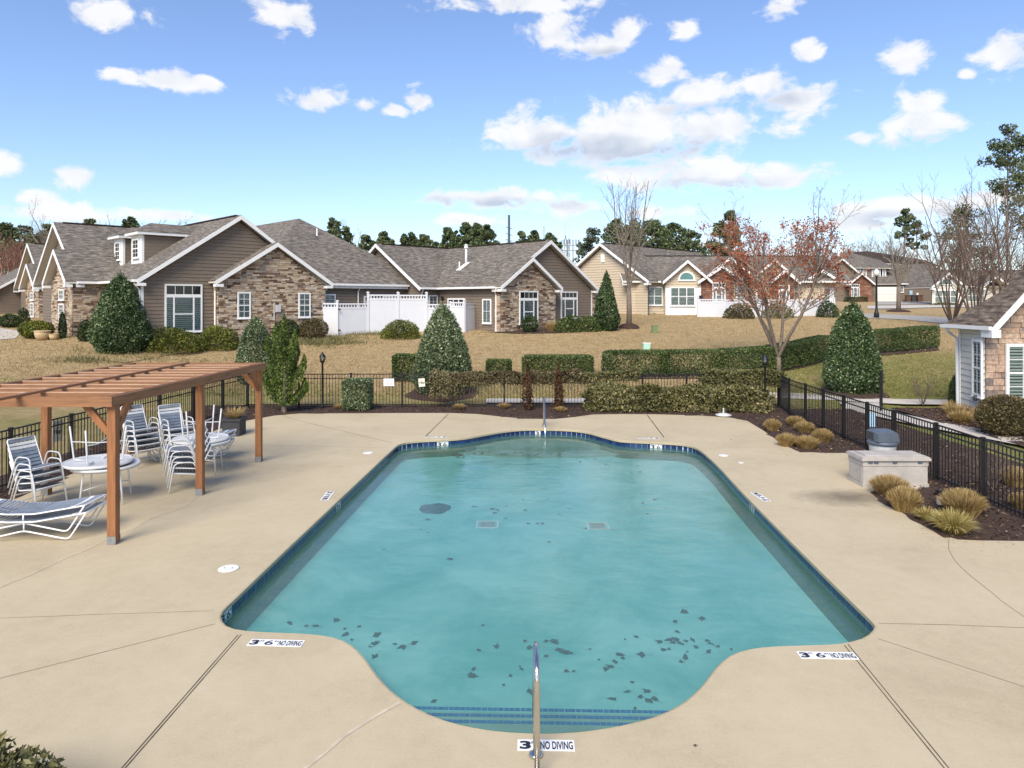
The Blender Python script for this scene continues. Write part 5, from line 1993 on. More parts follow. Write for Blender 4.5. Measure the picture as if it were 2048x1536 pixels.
def shape_pts(shape, n, rx, ry, H, seed=0, lump=0.1, k=2.2):
    """points through the outer part of a crown of the given form, standing on z=0, with outward directions"""
    if shape in ('cone', 'spire', 'egg'):
        t = nrng.uniform(0, 1, n * 3)
        if shape == 'cone':
            r = np.minimum(1, 0.72 + t * 1.7) * (1 - t ** 2.0) ** 0.7
        elif shape == 'spire':
            r = np.minimum(1, 0.6 + t * 2.2) * (1 - t ** 1.25) ** 0.8
        else:
            r = np.minimum(1, 0.7 + t * 1.2) * (1 - t ** 2.6) ** 0.6
        keep = nrng.uniform(0, 1, n * 3) < r + 0.12
        t, r = t[keep][:n], r[keep][:n]
        m_ = len(t)
        a = nrng.uniform(0, 2 * np.pi, m_)
        dirs = np.stack([np.cos(a), np.sin(a), t * 1.5], 1)
        lum = 1 + lump * clump(dirs * 1.0, k * 1.6, seed) + lump * 0.6 * clump(dirs, k * 4, seed + 1)
        rad = (1 - 0.5 * nrng.uniform(0, 1, m_) ** 2.4) * lum
        C_ = np.stack([rx * r * rad * np.cos(a), ry * r * rad * np.sin(a), t * H * (1 + 0.03 * nrng.normal(size=m_))], 1)
        N_ = unit(np.stack([np.cos(a), np.sin(a), 0.35 + t * 0.6], 1))
        return C_, N_
    if shape == 'ball' or shape == 'mound':
        d = sphere_dirs(n)
        if shape == 'mound':
            d[:, 2] = np.abs(d[:, 2])
        lum = 1 + lump * clump(d, k * 1.8, seed) + lump * 0.5 * clump(d, k * 5, seed + 1)
        rad = ((1 - 0.45 * nrng.uniform(0, 1, n) ** 2.2) * lum)[:, None]
        C_ = d * rad
        if shape == 'mound':
            C_ = C_ * [rx, ry, H]
        else:
            C_ = C_ * [rx, ry, H / 2] + [0, 0, H / 2]
        return C_, d
    # clipped box
    f = nrng.choice(5, n, p=np.array([ry * H, ry * H, rx * H, rx * H, 2 * rx * ry]) / (2 * ry * H + 2 * rx * H + 2 * rx * ry))
    u, v = nrng.uniform(-1, 1, n), nrng.uniform(-1, 1, n)
    C_ = np.zeros((n, 3))
    N_ = np.zeros((n, 3))
    for i, (ax, sg) in enumerate(((0, -1), (0, 1), (1, -1), (1, 1), (2, 1))):
        s_ = f == i
        o_ = [a for a in range(3) if a != ax]
        C_[s_, ax] = sg
        C_[s_, o_[0]] = u[s_]
        C_[s_, o_[1]] = v[s_]
        N_[s_, ax] = sg
    # rounded edges
    q = np.abs(C_)
    C_ = C_ * (1 - 0.06 * (np.sort(q, 1)[:, 1:2] > 0.85))
    C_ = C_ * (1 - (0.3 * nrng.uniform(0, 1, n) ** 2.5)[:, None]) + (lump * 0.35 * clump(C_, 5, seed))[:, None] * N_
    C_ = C_ * [rx, ry, H / 2] + [0, 0, H / 2]
    return C_, N_


def tints(C_, n, seed, k=3.0, lo=0.0, hi=1.0, w=0.22):
    t = nrng.beta(2.0, 2.6, n) + w * clump(C_, k, seed)
    return np.clip(lo + (hi - lo) * t, 0, 1)


_seed = [100]


def shrub(name, label, cat, loc, shape, rx, ry, H, n, ln, mat, group=None, stem=True, lump=0.1, asp=0.5, part='foliage', k=2.2, rot=0.0, out=0.5, lift=0.0, tint=(0, 1)):
    _seed[0] += 7
    sd_ = _seed[0]
    C_, N_ = shape_pts(shape, n, rx, ry, H - lift, sd_, lump, k)
    t = tints(C_, len(C_), sd_ + 3, 3.0 / max(0.4, min(rx, H)), *tint)
    V = leaf_quads(C_, N_, ln, asp, out)
    if rot:
        c_, s_ = math.cos(rot), math.sin(rot)
        V = V @ np.array([[c_, s_, 0], [-s_, c_, 0], [0, 0, 1]])
    loc = Vector(loc)
    V = V + np.array([loc.x, loc.y, loc.z + lift])
    e = empty(name, loc, label, cat, group)
    quads(part, V, t, M[mat], e)
    if stem:
        h = H * 0.55 if part == 'foliage' else H * 0.85
        m_ = MB()
        w_ = max(0.02, min(0.09, rx * 0.07))
        m_.tube([loc - Z_ * 0.05, loc + Z_ * h * 0.5 + Vector((0.02, 0.01, 0)), loc + Z_ * h], w_, 6, w_ * 0.35)
        if part == 'foliage':
            for a in range(5):
                an = a * 1.256 + sd_
                m_.tube([loc + Z_ * 0.03, loc + Vector((math.cos(an) * rx * 0.35, math.sin(an) * ry * 0.35, H * 0.4)), loc + Vector((math.cos(an) * rx * 0.6, math.sin(an) * ry * 0.6, H * 0.7))], w_ * 0.6, 5, w_ * 0.2)
        m_.build('stem' if part == 'foliage' else 'trunk', M['bark'], e)
    return e


def at_px(u, vb, vt, wpx, d=None):
    """ground point, radius and height of a plant whose outline is known"""
    g = G(u, vb) if d is None else Vector(((u - 1024) / FPX * d, d, gz((u - 1024) / FPX * d, d)))
    r = wpx / 2 / FPX * g.y
    top = CH + (HY - vt) / FPX * g.y
    return g, r, top - g.z


# conical hollies ---------------------------------------------------------------------------------
g, r, H = at_px(240, 703, 553, 108)
shrub('conical_holly', 'dark conical holly at the corner of the dormered house', 'tree', g, 'cone', r, r, H, 24000, 0.125, 'holly', part='crown', lump=0.14)
g, r, H = at_px(885, 792, 612, 120, 28.9)
shrub('conical_holly', 'broad grey-green conical holly behind the fence poster', 'tree', g, 'cone', r, r, H, 24000, 0.1, 'grey_holly', part='crown', lump=0.14)
g, r, H = at_px(512, 760, 636, 88, 31.0)
shrub('conical_holly', 'small grey-green conical holly behind the bright twisted juniper', 'tree', g, 'cone', r, r, H, 14000, 0.095, 'grey_holly', part='crown', lump=0.14)
g, r, H = at_px(1213, 661, 546, 60)
shrub('narrow_holly', 'narrow dark upright holly at the corner of the L-shaped house', 'tree', g, 'spire', r, r, H, 8000, 0.15, 'holly', part='crown', tint=(0, 0.8))
g, r, H = at_px(1705, 784, 610, 113)
shrub('conical_holly', 'big dark conical holly on the green lawn beside the clubhouse', 'tree', g, 'cone', r, r, H, 24000, 0.105, 'holly', part='crown', lump=0.14)

# twisted juniper: tapering fingers of foliage
def juniper(loc, H, spread):
    e = empty('twisted_juniper', loc, 'bright green twisted juniper with upright plumes at the fence corner', 'tree')
    rr = random.Random(4)
    Vs, Ts = [], []
    tr = MB()
    tr.tube([loc, loc + Vector((0.03, 0, H * 0.4)), loc + Vector((-0.03, 0, H * 0.85))], 0.09, 7, 0.02)
    fingers = [(0.0, 0.0, H, 0.34, 0.25)]
    for k in range(24):
        a = rr.uniform(0, 6.28)
        z0 = rr.uniform(0.05, 0.62) * H
        fl = rr.uniform(0.22, 0.36) * H
        out_ = spread * rr.uniform(0.5, 1.05) * (1 - z0 / H * 0.75)
        fingers.append((math.cos(a) * out_, math.sin(a) * out_, z0 + fl, rr.uniform(0.16, 0.26), z0))
    for (fx, fy, zt, fr, z0) in fingers:
        n = 620 if fx else 2600
        t = nrng.uniform(0, 1, n)
        r_ = fr * np.minimum(1, 0.5 + 2 * t) * (1 - t ** 1.6) ** 0.8 * (1 - 0.6 * nrng.uniform(0, 1, n) ** 2)
        a = nrng.uniform(0, 6.283, n)
        z = z0 + t * (zt - z0)
        k_ = 0.35 + 0.65 * np.minimum(1, t * 1.5)
        C_ = np.stack([fx * k_ + r_ * np.cos(a), fy * k_ + r_ * np.sin(a), z], 1)
        N_ = unit(np.stack([np.cos(a) * 0.5, np.sin(a) * 0.5, np.ones(n)], 1))
        Vs.append(leaf_quads(C_, N_, 0.09, 0.45, 1.1) + np.array(loc))
        Ts.append(tints(C_, n, int(zt * 100), 2.5))
        tr.tube([loc + Vector((0, 0, z0 * 0.8)), loc + Vector((fx * 0.5, fy * 0.5, z0 + 0.1)), loc + Vector((fx, fy, z0 + (zt - z0) * 0.6))], 0.03, 5, 0.008)
    quads('crown', np.concatenate(Vs), np.concatenate(Ts), M['juniper'], e)
    tr.build('trunk', M['bark'], e)


juniper(D0(556, 828) + Vector((0.1, 0.35, 0)), 3.45, 0.85)


# clipped hedges -----------------------------------------------------------------------------------
def hedge(label, pts, width, H, n, mat='box_hedge', ln=0.09, name='hedge', cat='hedge', group=None, lump=0.1, tint=(0, 1), rag=0.0):
    pts = [Vector(p) for p in pts]
    e = empty(name, pts[0], label, cat, group)
    lens = [(b - a).length for a, b in zip(pts, pts[1:])]
    tot = sum(lens)
    Vs, Ts = [], []
    m_ = MB()
    for (a, b), L_ in zip(zip(pts, pts[1:]), lens):
        k = int(n * L_ / tot)
        d = (b - a).normalized()
        C_, N_ = shape_pts('box', k, L_ / 2 + width * 0.12, width / 2, H, int(L_ * 97), lump)
        if rag:
            C_[:, 2] *= 1 + rag * clump(C_, 3.0, 5)
        T_ = tints(C_, k, int(L_ * 31), 1.6, *tint)
        V = leaf_quads(C_, N_, ln)
        c_, s_ = d.x, d.y
        V = V @ np.array([[c_, s_, 0], [-s_, c_, 0], [0, 0, 1]])
        mid = (a + b) / 2
        dz = (V[:, :, 0] * d.x + V[:, :, 1] * d.y) / L_ * (b.z - a.z)
        V[:, :, 2] += dz
        V += np.array(mid)
        Vs.append(V)
        Ts.append(T_)
        for q in range(max(2, int(L_ / 0.7))):
            p = a.lerp(b, (q + 0.5) / max(2, int(L_ / 0.7)))
            for w in (-0.2, 0.2):
                m_.tube([p + Vector((0, w * width, -0.03)), p + Vector((rng.uniform(-0.1, 0.1), w * width, H * 0.7))], 0.015, 4, 0.006)
    quads('foliage', np.concatenate(Vs), np.concatenate(Ts), M[mat], e)
    m_.build('stem', M['bark'], e, kind='stuff')
    return e


def hz(u, d):
    x = (u - 1024) / FPX * d
    return Vector((x, d, gz(x, d)))


hedge('clipped block hedge half hidden by the big grey-green holly', [hz(792, 31.5), hz(840, 31.5)], 1.0, 1.15, 6500)
hedge('small square clipped hedge between two longer ones on the lawn', [hz(977, 32.6), hz(1018, 32.6)], 0.9, 0.72, 4500)
hedge('mid-length clipped hedge behind the dry vine', [hz(1050, 32.4), hz(1181, 32.4)], 0.95, 0.95, 12000)
hedge('long clipped hedge curving behind the red-leaved tree', [hz(1211, 32.4), hz(1330, 32.4), hz(1440, 32.6), hz(1540, 33.6), hz(1600, 35.2), hz(1655, 37.2)], 1.1, 1.15, 42000)
hedge('clipped hedge ending by the road beyond the dark holly', [hz(1742, 38.3), hz(1800, 39.2), hz(1862, 40.4)], 1.1, 1.2, 15000)

# shrubs at the houses -----------------------------------------------------------------------------
def px_shrub(name, label, u, vb, vt, w, shape, n, ln, mat, d=None, ryk=0.8, **kw):
    g, r, H = at_px(u, vb, vt, w, d)
    return shrub(name, label, kw.pop('cat', 'shrub'), g, shape, r, r * ryk, H, n, ln, mat, **kw)


px_shrub('juniper_shrub', 'yellow-green spreading juniper under the triple window', 345, 703, 655, 112, 'mound', 5200, 0.16, 'gold_juniper', lump=0.2, out=1.0, asp=0.3, tint=(0, 0.85))
px_shrub('juniper_shrub', 'yellow-green spreading juniper left of the stone gable', 432, 698, 653, 92, 'mound', 4600, 0.16, 'gold_juniper', lump=0.2, out=1.0, asp=0.3, tint=(0, 0.85))
px_shrub('juniper_shrub', 'golden spreading juniper before the tall white vinyl fence', 802, 676, 642, 88, 'mound', 4600, 0.15, 'gold_juniper', lump=0.22, out=1.0, asp=0.3)
px_shrub('boxwood', 'dark round boxwood under the left window of the stone gable', 508, 680, 637, 60, 'ball', 3600, 0.1, 'dark_shrub', lump=0.04)
px_shrub('boxwood', 'dark round boxwood in front of the meter box', 574, 681, 638, 48, 'ball', 3200, 0.1, 'dark_shrub', lump=0.04)
px_shrub('boxwood', 'bronze-tinged round shrub at the white fence gate', 627, 679, 636, 60, 'ball', 4200, 0.1, 'bronze_shrub', lump=0.05)
px_shrub('boxwood', 'dark round shrub under the triple window in the stone wall', 1059, 665, 631, 36, 'ball', 2400, 0.1, 'dark_shrub', lump=0.05)
px_shrub('shrub_row', 'low green spreading shrubs beneath the taupe gable window', 1138, 663, 632, 58, 'mound', 3000, 0.13, 'box_hedge', lump=0.2, out=0.8)
px_shrub('shrub_row', 'low green spreading shrub between gable window and narrow holly', 1178, 662, 635, 52, 'mound', 2600, 0.13, 'box_hedge', lump=0.2, out=0.8)
px_shrub('shrub', 'bright yellow-green shrub beside the stone pot', 72, 676, 641, 66, 'ball', 3600, 0.13, 'gold_juniper', lump=0.08)
px_shrub('shrub', 'dark narrow climbing shrub against the stone bay', 125, 676, 625, 16, 'egg', 1200, 0.12, 'dark_shrub')
px_shrub('shrub', 'dark shrub squeezed between stone bay and conical holly', 172, 682, 640, 34, 'egg', 1800, 0.13, 'dark_shrub')
px_shrub('shrub', 'dark shrub by the far driveway', 20, 655, 628, 44, 'ball', 1500, 0.14, 'dark_shrub')
px_shrub('shrub', 'spreading evergreen by the far garage wing', 47, 640, 615, 26, 'mound', 900, 0.14, 'dark_shrub', d=52)
px_shrub('shrub', 'reddish shrub below the bay window of the beige house', 1365, 628, 606, 44, 'mound', 1500, 0.16, 'bronze_shrub')
px_shrub('shrub', 'small green shrub below the beige siding window', 1305, 628, 617, 26, 'mound', 700, 0.14, 'box_hedge')
px_shrub('shrub', 'rounded brown shrub in front of the white fence of the beige house', 1478, 626, 605, 62, 'mound', 1800, 0.16, 'bronze_shrub', d=54.6)
px_shrub('shrub', 'olive shrub in front of the white fence of the beige house', 1555, 624, 604, 60, 'mound', 1600, 0.16, 'olive_shrub', d=54.8)
px_shrub('shrub', 'dark shrub at the end of the white fence of the beige house', 1655, 624, 600, 44, 'mound', 1400, 0.16, 'dark_shrub', d=55.0)
px_shrub('shrub', 'clipped dark hedge under the brick gable window', 1712, 606, 594, 44, 'box', 1000, 0.2, 'dark_shrub', d=92, ryk=0.3)
px_shrub('shrub', 'low olive shrubs at the foot of the white house', 1890, 614, 605, 60, 'mound', 800, 0.2, 'olive_shrub', d=76.5, ryk=0.3)
# pool side
px_shrub('square_shrub', 'square clipped grey-green shrub at the pool fence by the lantern post', 715, 818, 758, 54, 'box', 7000, 0.075, 'grey_holly', d=25.45, ryk=0.9, lump=0.12)
hedge('straggly olive hedge along the pool side of the fence', [Vector((2.75, 25.35, 0)), Vector((5.5, 25.2, 0)), Vector((8.9, 25.1, 0))], 1.0, 0.84, 22000, 'olive_shrub', 0.11, lump=0.5, rag=0.24)
hedge('dry brown vine smothering the fence top rail', [Vector((-2.1, 25.98, 0.78)), Vector((0.5, 25.98, 0.84)), Vector((2.6, 25.98, 0.86))], 0.5, 0.46, 9500, 'brown_vine', 0.09, 'vine', 'vine', lump=0.9, rag=0.45)
hedge('green-leaved vine on the fence top beside the brown vine', [Vector((2.6, 25.98, 0.85)), Vector((4.6, 25.98, 0.95))], 0.42, 0.4, 2600, 'olive_shrub', 0.09, 'vine', 'vine', lump=0.5, rag=0.25)
hedge('leafy green vine heaped on the fence by the second lantern', [Vector((7.0, 25.98, 0.78)), Vector((9.9, 25.98, 0.75))], 0.7, 0.62, 6000, 'olive_shrub', 0.1, 'vine', 'vine', lump=0.5, rag=0.2, tint=(0, 0.75))
hedge('brownish holly branch spilling over the fence', [Vector((-2.9, 26.3, 0.3)), Vector((-2.05, 26.2, 0.3))], 0.8, 0.98, 3600, 'brown_vine', 0.09, 'shrub', 'shrub', lump=0.4, rag=0.2, tint=(0.3, 1))
# hanging runners of the vine
m_ = MB()
for k in range(130):
    x = rng.uniform(-2.0, 2.7)
    z = rng.uniform(0.75, 1.2)
    p = [Vector((x, 25.93 + rng.uniform(-0.1, 0.1), z))]
    for j in range(4):
        p.append(p[-1] + Vector((rng.uniform(-0.09, 0.09), rng.uniform(-0.04, 0.04), -rng.uniform(0.05, 0.2))))
    m_.tube(p, 0.006, 3, 0.003, False)
tag(m_.build('vine_runners', M['twig'], None), 'bare brown vine runners hanging down the fence pickets', 'vine', None, 'stuff')
for u, vt, d, lab in ((1056, 722, 25.35, 'taller dead rust-brown conifer seedling in the mulch'), (1117, 728, 25.3, 'shorter dead rust-brown conifer seedling in the mulch')):
    g = VP(u, d)
    shrub('dead_conifer', lab, 'dead shrub', g, 'spire', 0.2, 0.2, CH + (HY - vt) / FPX * d, 1500, 0.08, 'rust', lump=0.6, part='crown', k=3)
# clubhouse planting
px_shrub('clipped_shrub', 'broad clipped bronze-green shrub under the clubhouse window', 2012, 872, 790, 112, 'ball', 9000, 0.075, 'bronze_shrub', d=20.6, lump=0.05, cat='shrub')
px_shrub('shrub', 'small dark round shrub at the clubhouse downspout', 1910, 816, 752, 26, 'egg', 2400, 0.07, 'dark_shrub', d=26.4)
# near plant at the corner of the picture
shrub('laurel_shrub', 'low broad-leaved shrub at the deck edge below the twin joint', 'shrub', (-3.95, 5.0, 0), 'mound', 0.8, 0.62, 0.74, 6000, 0.075, 'olive_shrub', lump=0.15, asp=0.42, out=0.7, tint=(0.05, 0.9))


# ornamental grasses -------------------------------------------------------------------------------
def tuft(label, loc, r, H, n, mat='straw', spread=1.0, ry=None, group='straw-coloured grass clumps by the fence', droop=0.15, brush=True):
    e = empty('grass_clump', loc, label, 'grass', group)
    ry = ry or r
    a = nrng.uniform(0, 6.283, n)
    q = np.sqrt(nrng.uniform(0, 1, n))
    base = np.stack([np.cos(a) * q * r * 0.55, np.sin(a) * q * ry * 0.55, np.zeros(n)], 1)
    h = H * (nrng.uniform(0.72, 1.05, n)) * (1 - 0.28 * q ** 3)
    tipo = np.stack([np.cos(a) * q * r * spread, np.sin(a) * q * ry * spread, h], 1) + nrng.normal(size=(n, 3)) * [0.04 * r, 0.04 * r, 0]
    mid = base * 0.5 + tipo * 0.5
    mid[:, 2] = h * 0.62
    tipo[:, 2] -= droop * H * q ** 2
    s_ = unit(np.stack([-np.sin(a + nrng.normal(size=n)), np.cos(a + nrng.normal(size=n)), np.zeros(n)], 1))
    w = nrng.uniform(0.004, 0.008, n)[:, None]
    V1 = np.stack([base - s_ * w, base + s_ * w, mid + s_ * w, mid - s_ * w], 1)
    V2 = np.stack([mid - s_ * w, mid + s_ * w, tipo + s_ * w * 0.3, tipo - s_ * w * 0.3], 1)
    t = nrng.beta(2, 2, n)
    quads('blades', np.concatenate([V1, V2]) + np.array(loc), np.concatenate([t * 0.7, t]), M[mat], e)
    return e


def px_tuft(label, u, vb, vt, w, n=1500, **kw):
    g = D0(u, vb)
    r = w / 2 / FPX * g.y
    H = (vb - vt) / FPX * g.y
    return tuft(label, g + Vector((0, r * 0.3, 0)), r, H * 0.93, n, **kw)


GR = 'straw-coloured grass clump in the bed where the two fences meet'
px_tuft(GR, 1547, 862, 836, 38)
px_tuft(GR, 1594, 853, 831, 42)
px_tuft(GR, 1612, 866, 841, 42)
px_tuft(GR, 1648, 884, 856, 46)
px_tuft('long double grass clump spilling over the deck edge', 1576, 893, 865, 46)
px_tuft('long double grass clump spilling over the deck edge', 1617, 898, 870, 56)
px_tuft('straw grass clump pressed against the front of the deck box', 1786, 992, 950, 82, 2200)
px_tuft('straw grass clump at the deck edge next to the deck box clump', 1815, 1024, 971, 70, 2200)
px_tuft('wide straw grass clump behind the short path light', 1935, 1034, 977, 94, 2600)
px_tuft('yellow spiky grass clump at the deck edge near the path light', 1912, 1068, 1016, 66, 900, mat='straw_green', spread=1.6, droop=0.3)
px_tuft('small yellow spiky grass sprig beside the path light', 1858, 1042, 1012, 40, 350, mat='straw_green', spread=1.7, droop=0.3)
px_tuft('straw grass clump outside the fence', 2036, 975, 930, 60, 1200)
px_tuft('straw grass clump outside the fence', 2046, 1018, 985, 50, 1200)
for k in range(9):
    tuft('pale dry grass wisps in the clubhouse bed', Vector((rng.uniform(14.0, 15.6), rng.uniform(21.5, 25.2), 0.02)), 0.3, 0.42, 260, 'straw', 1.5, group='dry wisps in the clubhouse bed', droop=0.25)
for x, y in ((-1.9, 25.6), (-0.3, 25.75), (1.7, 24.9), (-6.2, 25.6)):
    tuft('small dry grass tuft in the mulch at the fence foot', Vector((x, y, 0.02)), 0.2, 0.2, 260, 'straw', 1.5, group='dry tufts at the fence foot')
tuft('pale pampas tuft at the foot of the stone gable of the L-shaped house', G(1104, 663), 0.5, 0.75, 500, 'straw', 1.3, group=None)


# bare and leafy trees -----------------------------------------------------------------------------
def grow_tree(name, label, loc, H, stems, spread, mat, twigmat, r0=0.16, seed=1, levels=3, kids=(9, 6, 4), leafmat=None, leaf_n=0, leaf_ln=0.12, leaf_zone=(0.3, 1.0), cat='tree', group=None, crook=0.12, reach=0.42, base_h=0.0, up=0.25, twig_r=0.009, stem_k=0.62):
    rr = random.Random(seed)
    loc = Vector(loc)
    e = empty(name, loc, label, cat, group)
    tr, tw = MB(), MB()
    tips = []

    def shoot(p, d, L_, r_, lvl):
        k = 6 if lvl == 0 else 4 if lvl == 1 else 3
        pts = [Vector(p)]
        dd = Vector(d).normalized()
        for i in range(k):
            dd = (dd + Vector((rr.gauss(0, crook), rr.gauss(0, crook), up * 0.35 + rr.gauss(0, crook * 0.5)))).normalized()
            pts.append(pts[-1] + dd * (L_ / k))
        r1 = max(0.004, r_ * (0.32 if lvl == 0 else 0.35))
        (tr if lvl < 1 else tw).tube(pts, r_, 7 if lvl == 0 else 4 if lvl == 1 else 3, r1, False)
        if lvl >= 1:
            for q in pts[1:]:
                tips.append((q, lvl))
        if lvl < levels:
            n = kids[lvl]
            for j in range(n):
                t = rr.uniform(0.28 if lvl == 0 else 0.15, 1.0)
                s = t * k
                i = min(int(s), k - 1)
                q = pts[i].lerp(pts[i + 1], s - i)
                a = rr.uniform(0, 6.283)
                ax = (pts[i + 1] - pts[i]).normalized()
                side = ax.orthogonal().normalized()
                side = side * math.cos(a) + ax.cross(side) * math.sin(a)
                nd = (ax * rr.uniform(0.55, 1.1) + side * rr.uniform(0.5, 0.9)).normalized()
                shoot(q, nd, L_ * rr.uniform(0.6, 1.1) * reach * (1.25 - 0.5 * t), max(twig_r * 0.6, r_ * 0.42 * (1.2 - 0.7 * t)), lvl + 1)
    p0 = loc
    if base_h:
        tr.tube([loc - Z_ * 0.1, loc + Vector((0.02, 0.02, base_h * 0.5)), loc + Z_ * base_h], r0 * 1.25, 8, r0)
        p0 = loc + Z_ * (base_h * 0.97)
    for i in range(stems):
        a = 6.283 * i / stems + rr.uniform(-0.4, 0.4)
        sp = spread * rr.uniform(0.55, 1.15) if stems > 1 else 0.02
        d = Vector((math.cos(a) * sp, math.sin(a) * sp, 1))
        shoot(p0, d, (H - base_h) * rr.uniform(0.78, 1.0), r0 * (stem_k if stems > 1 else 1.0), 0)
    tr.build('trunk', M[mat], e, smooth=True)
    if tw.v:
        tw.build('branches', M[twigmat], e, kind='stuff')
    if leafmat:
        z0, z1 = loc.z + H * leaf_zone[0], loc.z + H * leaf_zone[1]
        cand = [(q, l) for q, l in tips if l >= 2 and z0 < q.z < z1] or tips
        C_ = np.array([tuple(rr.choice(cand)[0]) for _ in range(leaf_n)]) + nrng.normal(size=(leaf_n, 3)) * 0.09
        V = leaf_quads(C_, sphere_dirs(leaf_n), leaf_ln, 0.7)
        quads('crown', V, nrng.beta(2, 2, leaf_n), M[leafmat], e)
    return e


gR = hz(1556, 33.2)
grow_tree('maple_tree', 'spreading multi-stemmed tree with red-orange leaves behind the pool fence', gR, 7.9, 7, 0.56, 'bark', 'twig_grey', 0.13, 12, 3, (12, 6, 4), 'red_leaf', 9500, 0.10, (0.36, 0.92), base_h=0.7, up=0.22, crook=0.13, reach=0.40)
gB = G(1258, 656)
grow_tree('bare_tree', 'tall slender bare tree standing in a mulch ring on the lawn', gB, 10.4, 7, 0.22, 'bark', 'twig_grey', 0.15, 5, 3, (11, 5, 3), base_h=2.6, up=0.5, crook=0.06, reach=0.3, stem_k=0.45)
gY = G(1797, 623.5)
grow_tree('young_tree', 'young bare tree with a straight trunk between the two roads', gY, 6.2, 6, 0.42, 'bark', 'twig_grey', 0.16, 8, 3, (8, 5, 4), base_h=2.2, up=0.3, reach=0.36)
# crape myrtles before the white house
for i, (u, d, H) in enumerate(((1905, 49, 8.2), (1950, 46, 9.2), (2000, 44, 10.2), (2050, 41, 10.5))):
    x = (u - 1024) / FPX * d
    grow_tree('crape_myrtle', ('bare crape myrtle standing before the arched gable of the white house', 'bare crape myrtle before the siding windows of the white house', 'bare crape myrtle beneath the towering pine beyond the clubhouse', 'bare crape myrtle closest to the clubhouse gable')[i], Vector((x, d, gz(x, d))), H, 9, 0.42, 'twig', 'twig', 0.1, 30 + i, 3, (8, 5, 4), group='bare crape myrtles behind the clubhouse', up=0.2, crook=0.07, reach=0.34)
g = D0(1862, 810)
grow_tree('bare_shrub', 'leafless twiggy shrub on the lawn edge near the clubhouse corner', Vector((15.4, 26.6, 0)), 1.25, 9, 0.55, 'twig', 'twig', 0.022, 3, 2, (5, 3, 2), cat='shrub', up=0.2, crook=0.14, twig_r=0.004)
grow_tree('bare_shrub', 'leafless twiggy shrub outside the fence behind the deck box', Vector((9.9, 14.6, 0)), 0.95, 8, 0.5, 'twig', 'twig', 0.018, 9, 2, (5, 3, 2), cat='shrub', up=0.2, crook=0.14, twig_r=0.004)


# far pines ------------------------------------------------------------------------------------------
def make_pine(name, label, loc, H, w, n_cl=52, mat='pine', crown=0.62, seed=1, group=None, ln=0.5, trunk_r=0.2, spread=1.0, per=60):
    r_ = np.random.default_rng(seed)
    e = empty(name, loc, label, 'tree', group)
    loc = Vector(loc)
    cs = []
    z0 = H * (1 - crown)
    tr = MB()
    lean = Vector((r_.uniform(-0.3, 0.3), r_.uniform(-0.3, 0.3), 0))
    tr.tube([loc - Z_ * 0.3, loc + lean * 0.5 + Z_ * H * 0.5, loc + lean + Z_ * H * 0.96], trunk_r, 7, trunk_r * 0.25)
    Vs, Ts = [], []
    for k in range(n_cl):
        t = r_.uniform(0, 1) ** 0.8
        prof_r = (np.sin(np.pi * min(1, 0.18 + t * 0.78)) ** 0.8) * w / 2 * spread
        a = r_.uniform(0, 6.283)
        q = np.sqrt(r_.uniform(0.05, 1)) * prof_r
        c = np.array([np.cos(a) * q + lean.x * t, np.sin(a) * q + lean.y * t, z0 + t * (H - z0) * 0.96])
        cr = r_.uniform(0.13, 0.24) * w * (1.15 - 0.4 * t)
        d = sphere_dirs(per)
        C_ = c + d * [cr, cr, cr * 0.7] * (1 - 0.5 * nrng.uniform(0, 1, per) ** 2)[:, None]
        Vs.append(leaf_quads(C_, unit(d + [0, 0, 0.4]), ln, 0.55, 0.8) + np.array(loc))
        Ts.append(np.clip(nrng.beta(2, 2.4, per) + r_.uniform(-0.15, 0.15), 0, 1))
        zt = max(0.2, c[2] - 0.3 * q)
        tr.tube([loc + lean * (zt / H) + Z_ * zt, loc + Vector(c)], max(0.02, trunk_r * 0.22), 4, 0.015, False)
    tr.build('trunk', M['bark'], e)
    quads('crown', np.concatenate(Vs), np.concatenate(Ts), M[mat], e)
    return e


def far_pine(u, vt, w, d, label, group='pines beyond the houses', seed=None, **kw):
    x = (u - 1024) / FPX * d
    z = gz(x, d)
    H = CH + (HY - vt) / FPX * d - z
    seed = seed if seed is not None else int(u) + 500
    return make_pine('pine_tree', label, Vector((x, d, z)), H, w / FPX * d, seed=seed, group=group, ln=0.0042 * d, trunk_r=0.0016 * d, **kw)


LP_ = 'round-topped pine beyond the roof of the L-shaped house'
for u, vt, w in ((735, 466, 34), (766, 463, 40), (808, 468, 30), (823, 464, 28), (842, 468, 32), (860, 470, 28), (893, 452, 32), (912, 458, 26), (934, 443, 40), (953, 446, 34), (972, 447, 40), (1046, 462, 34), (1066, 460, 36), (1096, 466, 46)):
    far_pine(u, vt, w, 118 + (u * 7) % 17, LP_)
    far_pine(u + 11, vt + 13, w, 136 + (u * 5) % 9, LP_, n_cl=40)
far_pine(668, 434, 40, 118, 'tall flat-topped pine rising beyond the hipped roof', None)
far_pine(690, 452, 36, 122, 'lower pine beside the flat-topped one beyond the hipped roof', None)
far_pine(262, 434, 46, 105, 'pine top showing beyond the dormers', None)
far_pine(182, 438, 50, 110, 'pine top showing left of the dormers', None)
far_pine(1182, 455, 62, 112, 'pale grey-green conifer between the towers and the beige house', None, mat='pine_pale', crown=0.8)
LM = 'broad dark pine in the dense clump beyond the beige house'
for u, vt, w in ((1228, 440, 70), (1268, 438, 76), (1306, 437, 80), (1345, 443, 80), (1378, 455, 60), (1325, 452, 70), (1250, 452, 70)):
    far_pine(u, vt, w, 104 + (u % 9), LM, 'dense pine clump beyond the beige house', n_cl=48, crown=0.7)
far_pine(1438, 441, 50, 110, 'shorter pine behind the red-leaved crown', None)
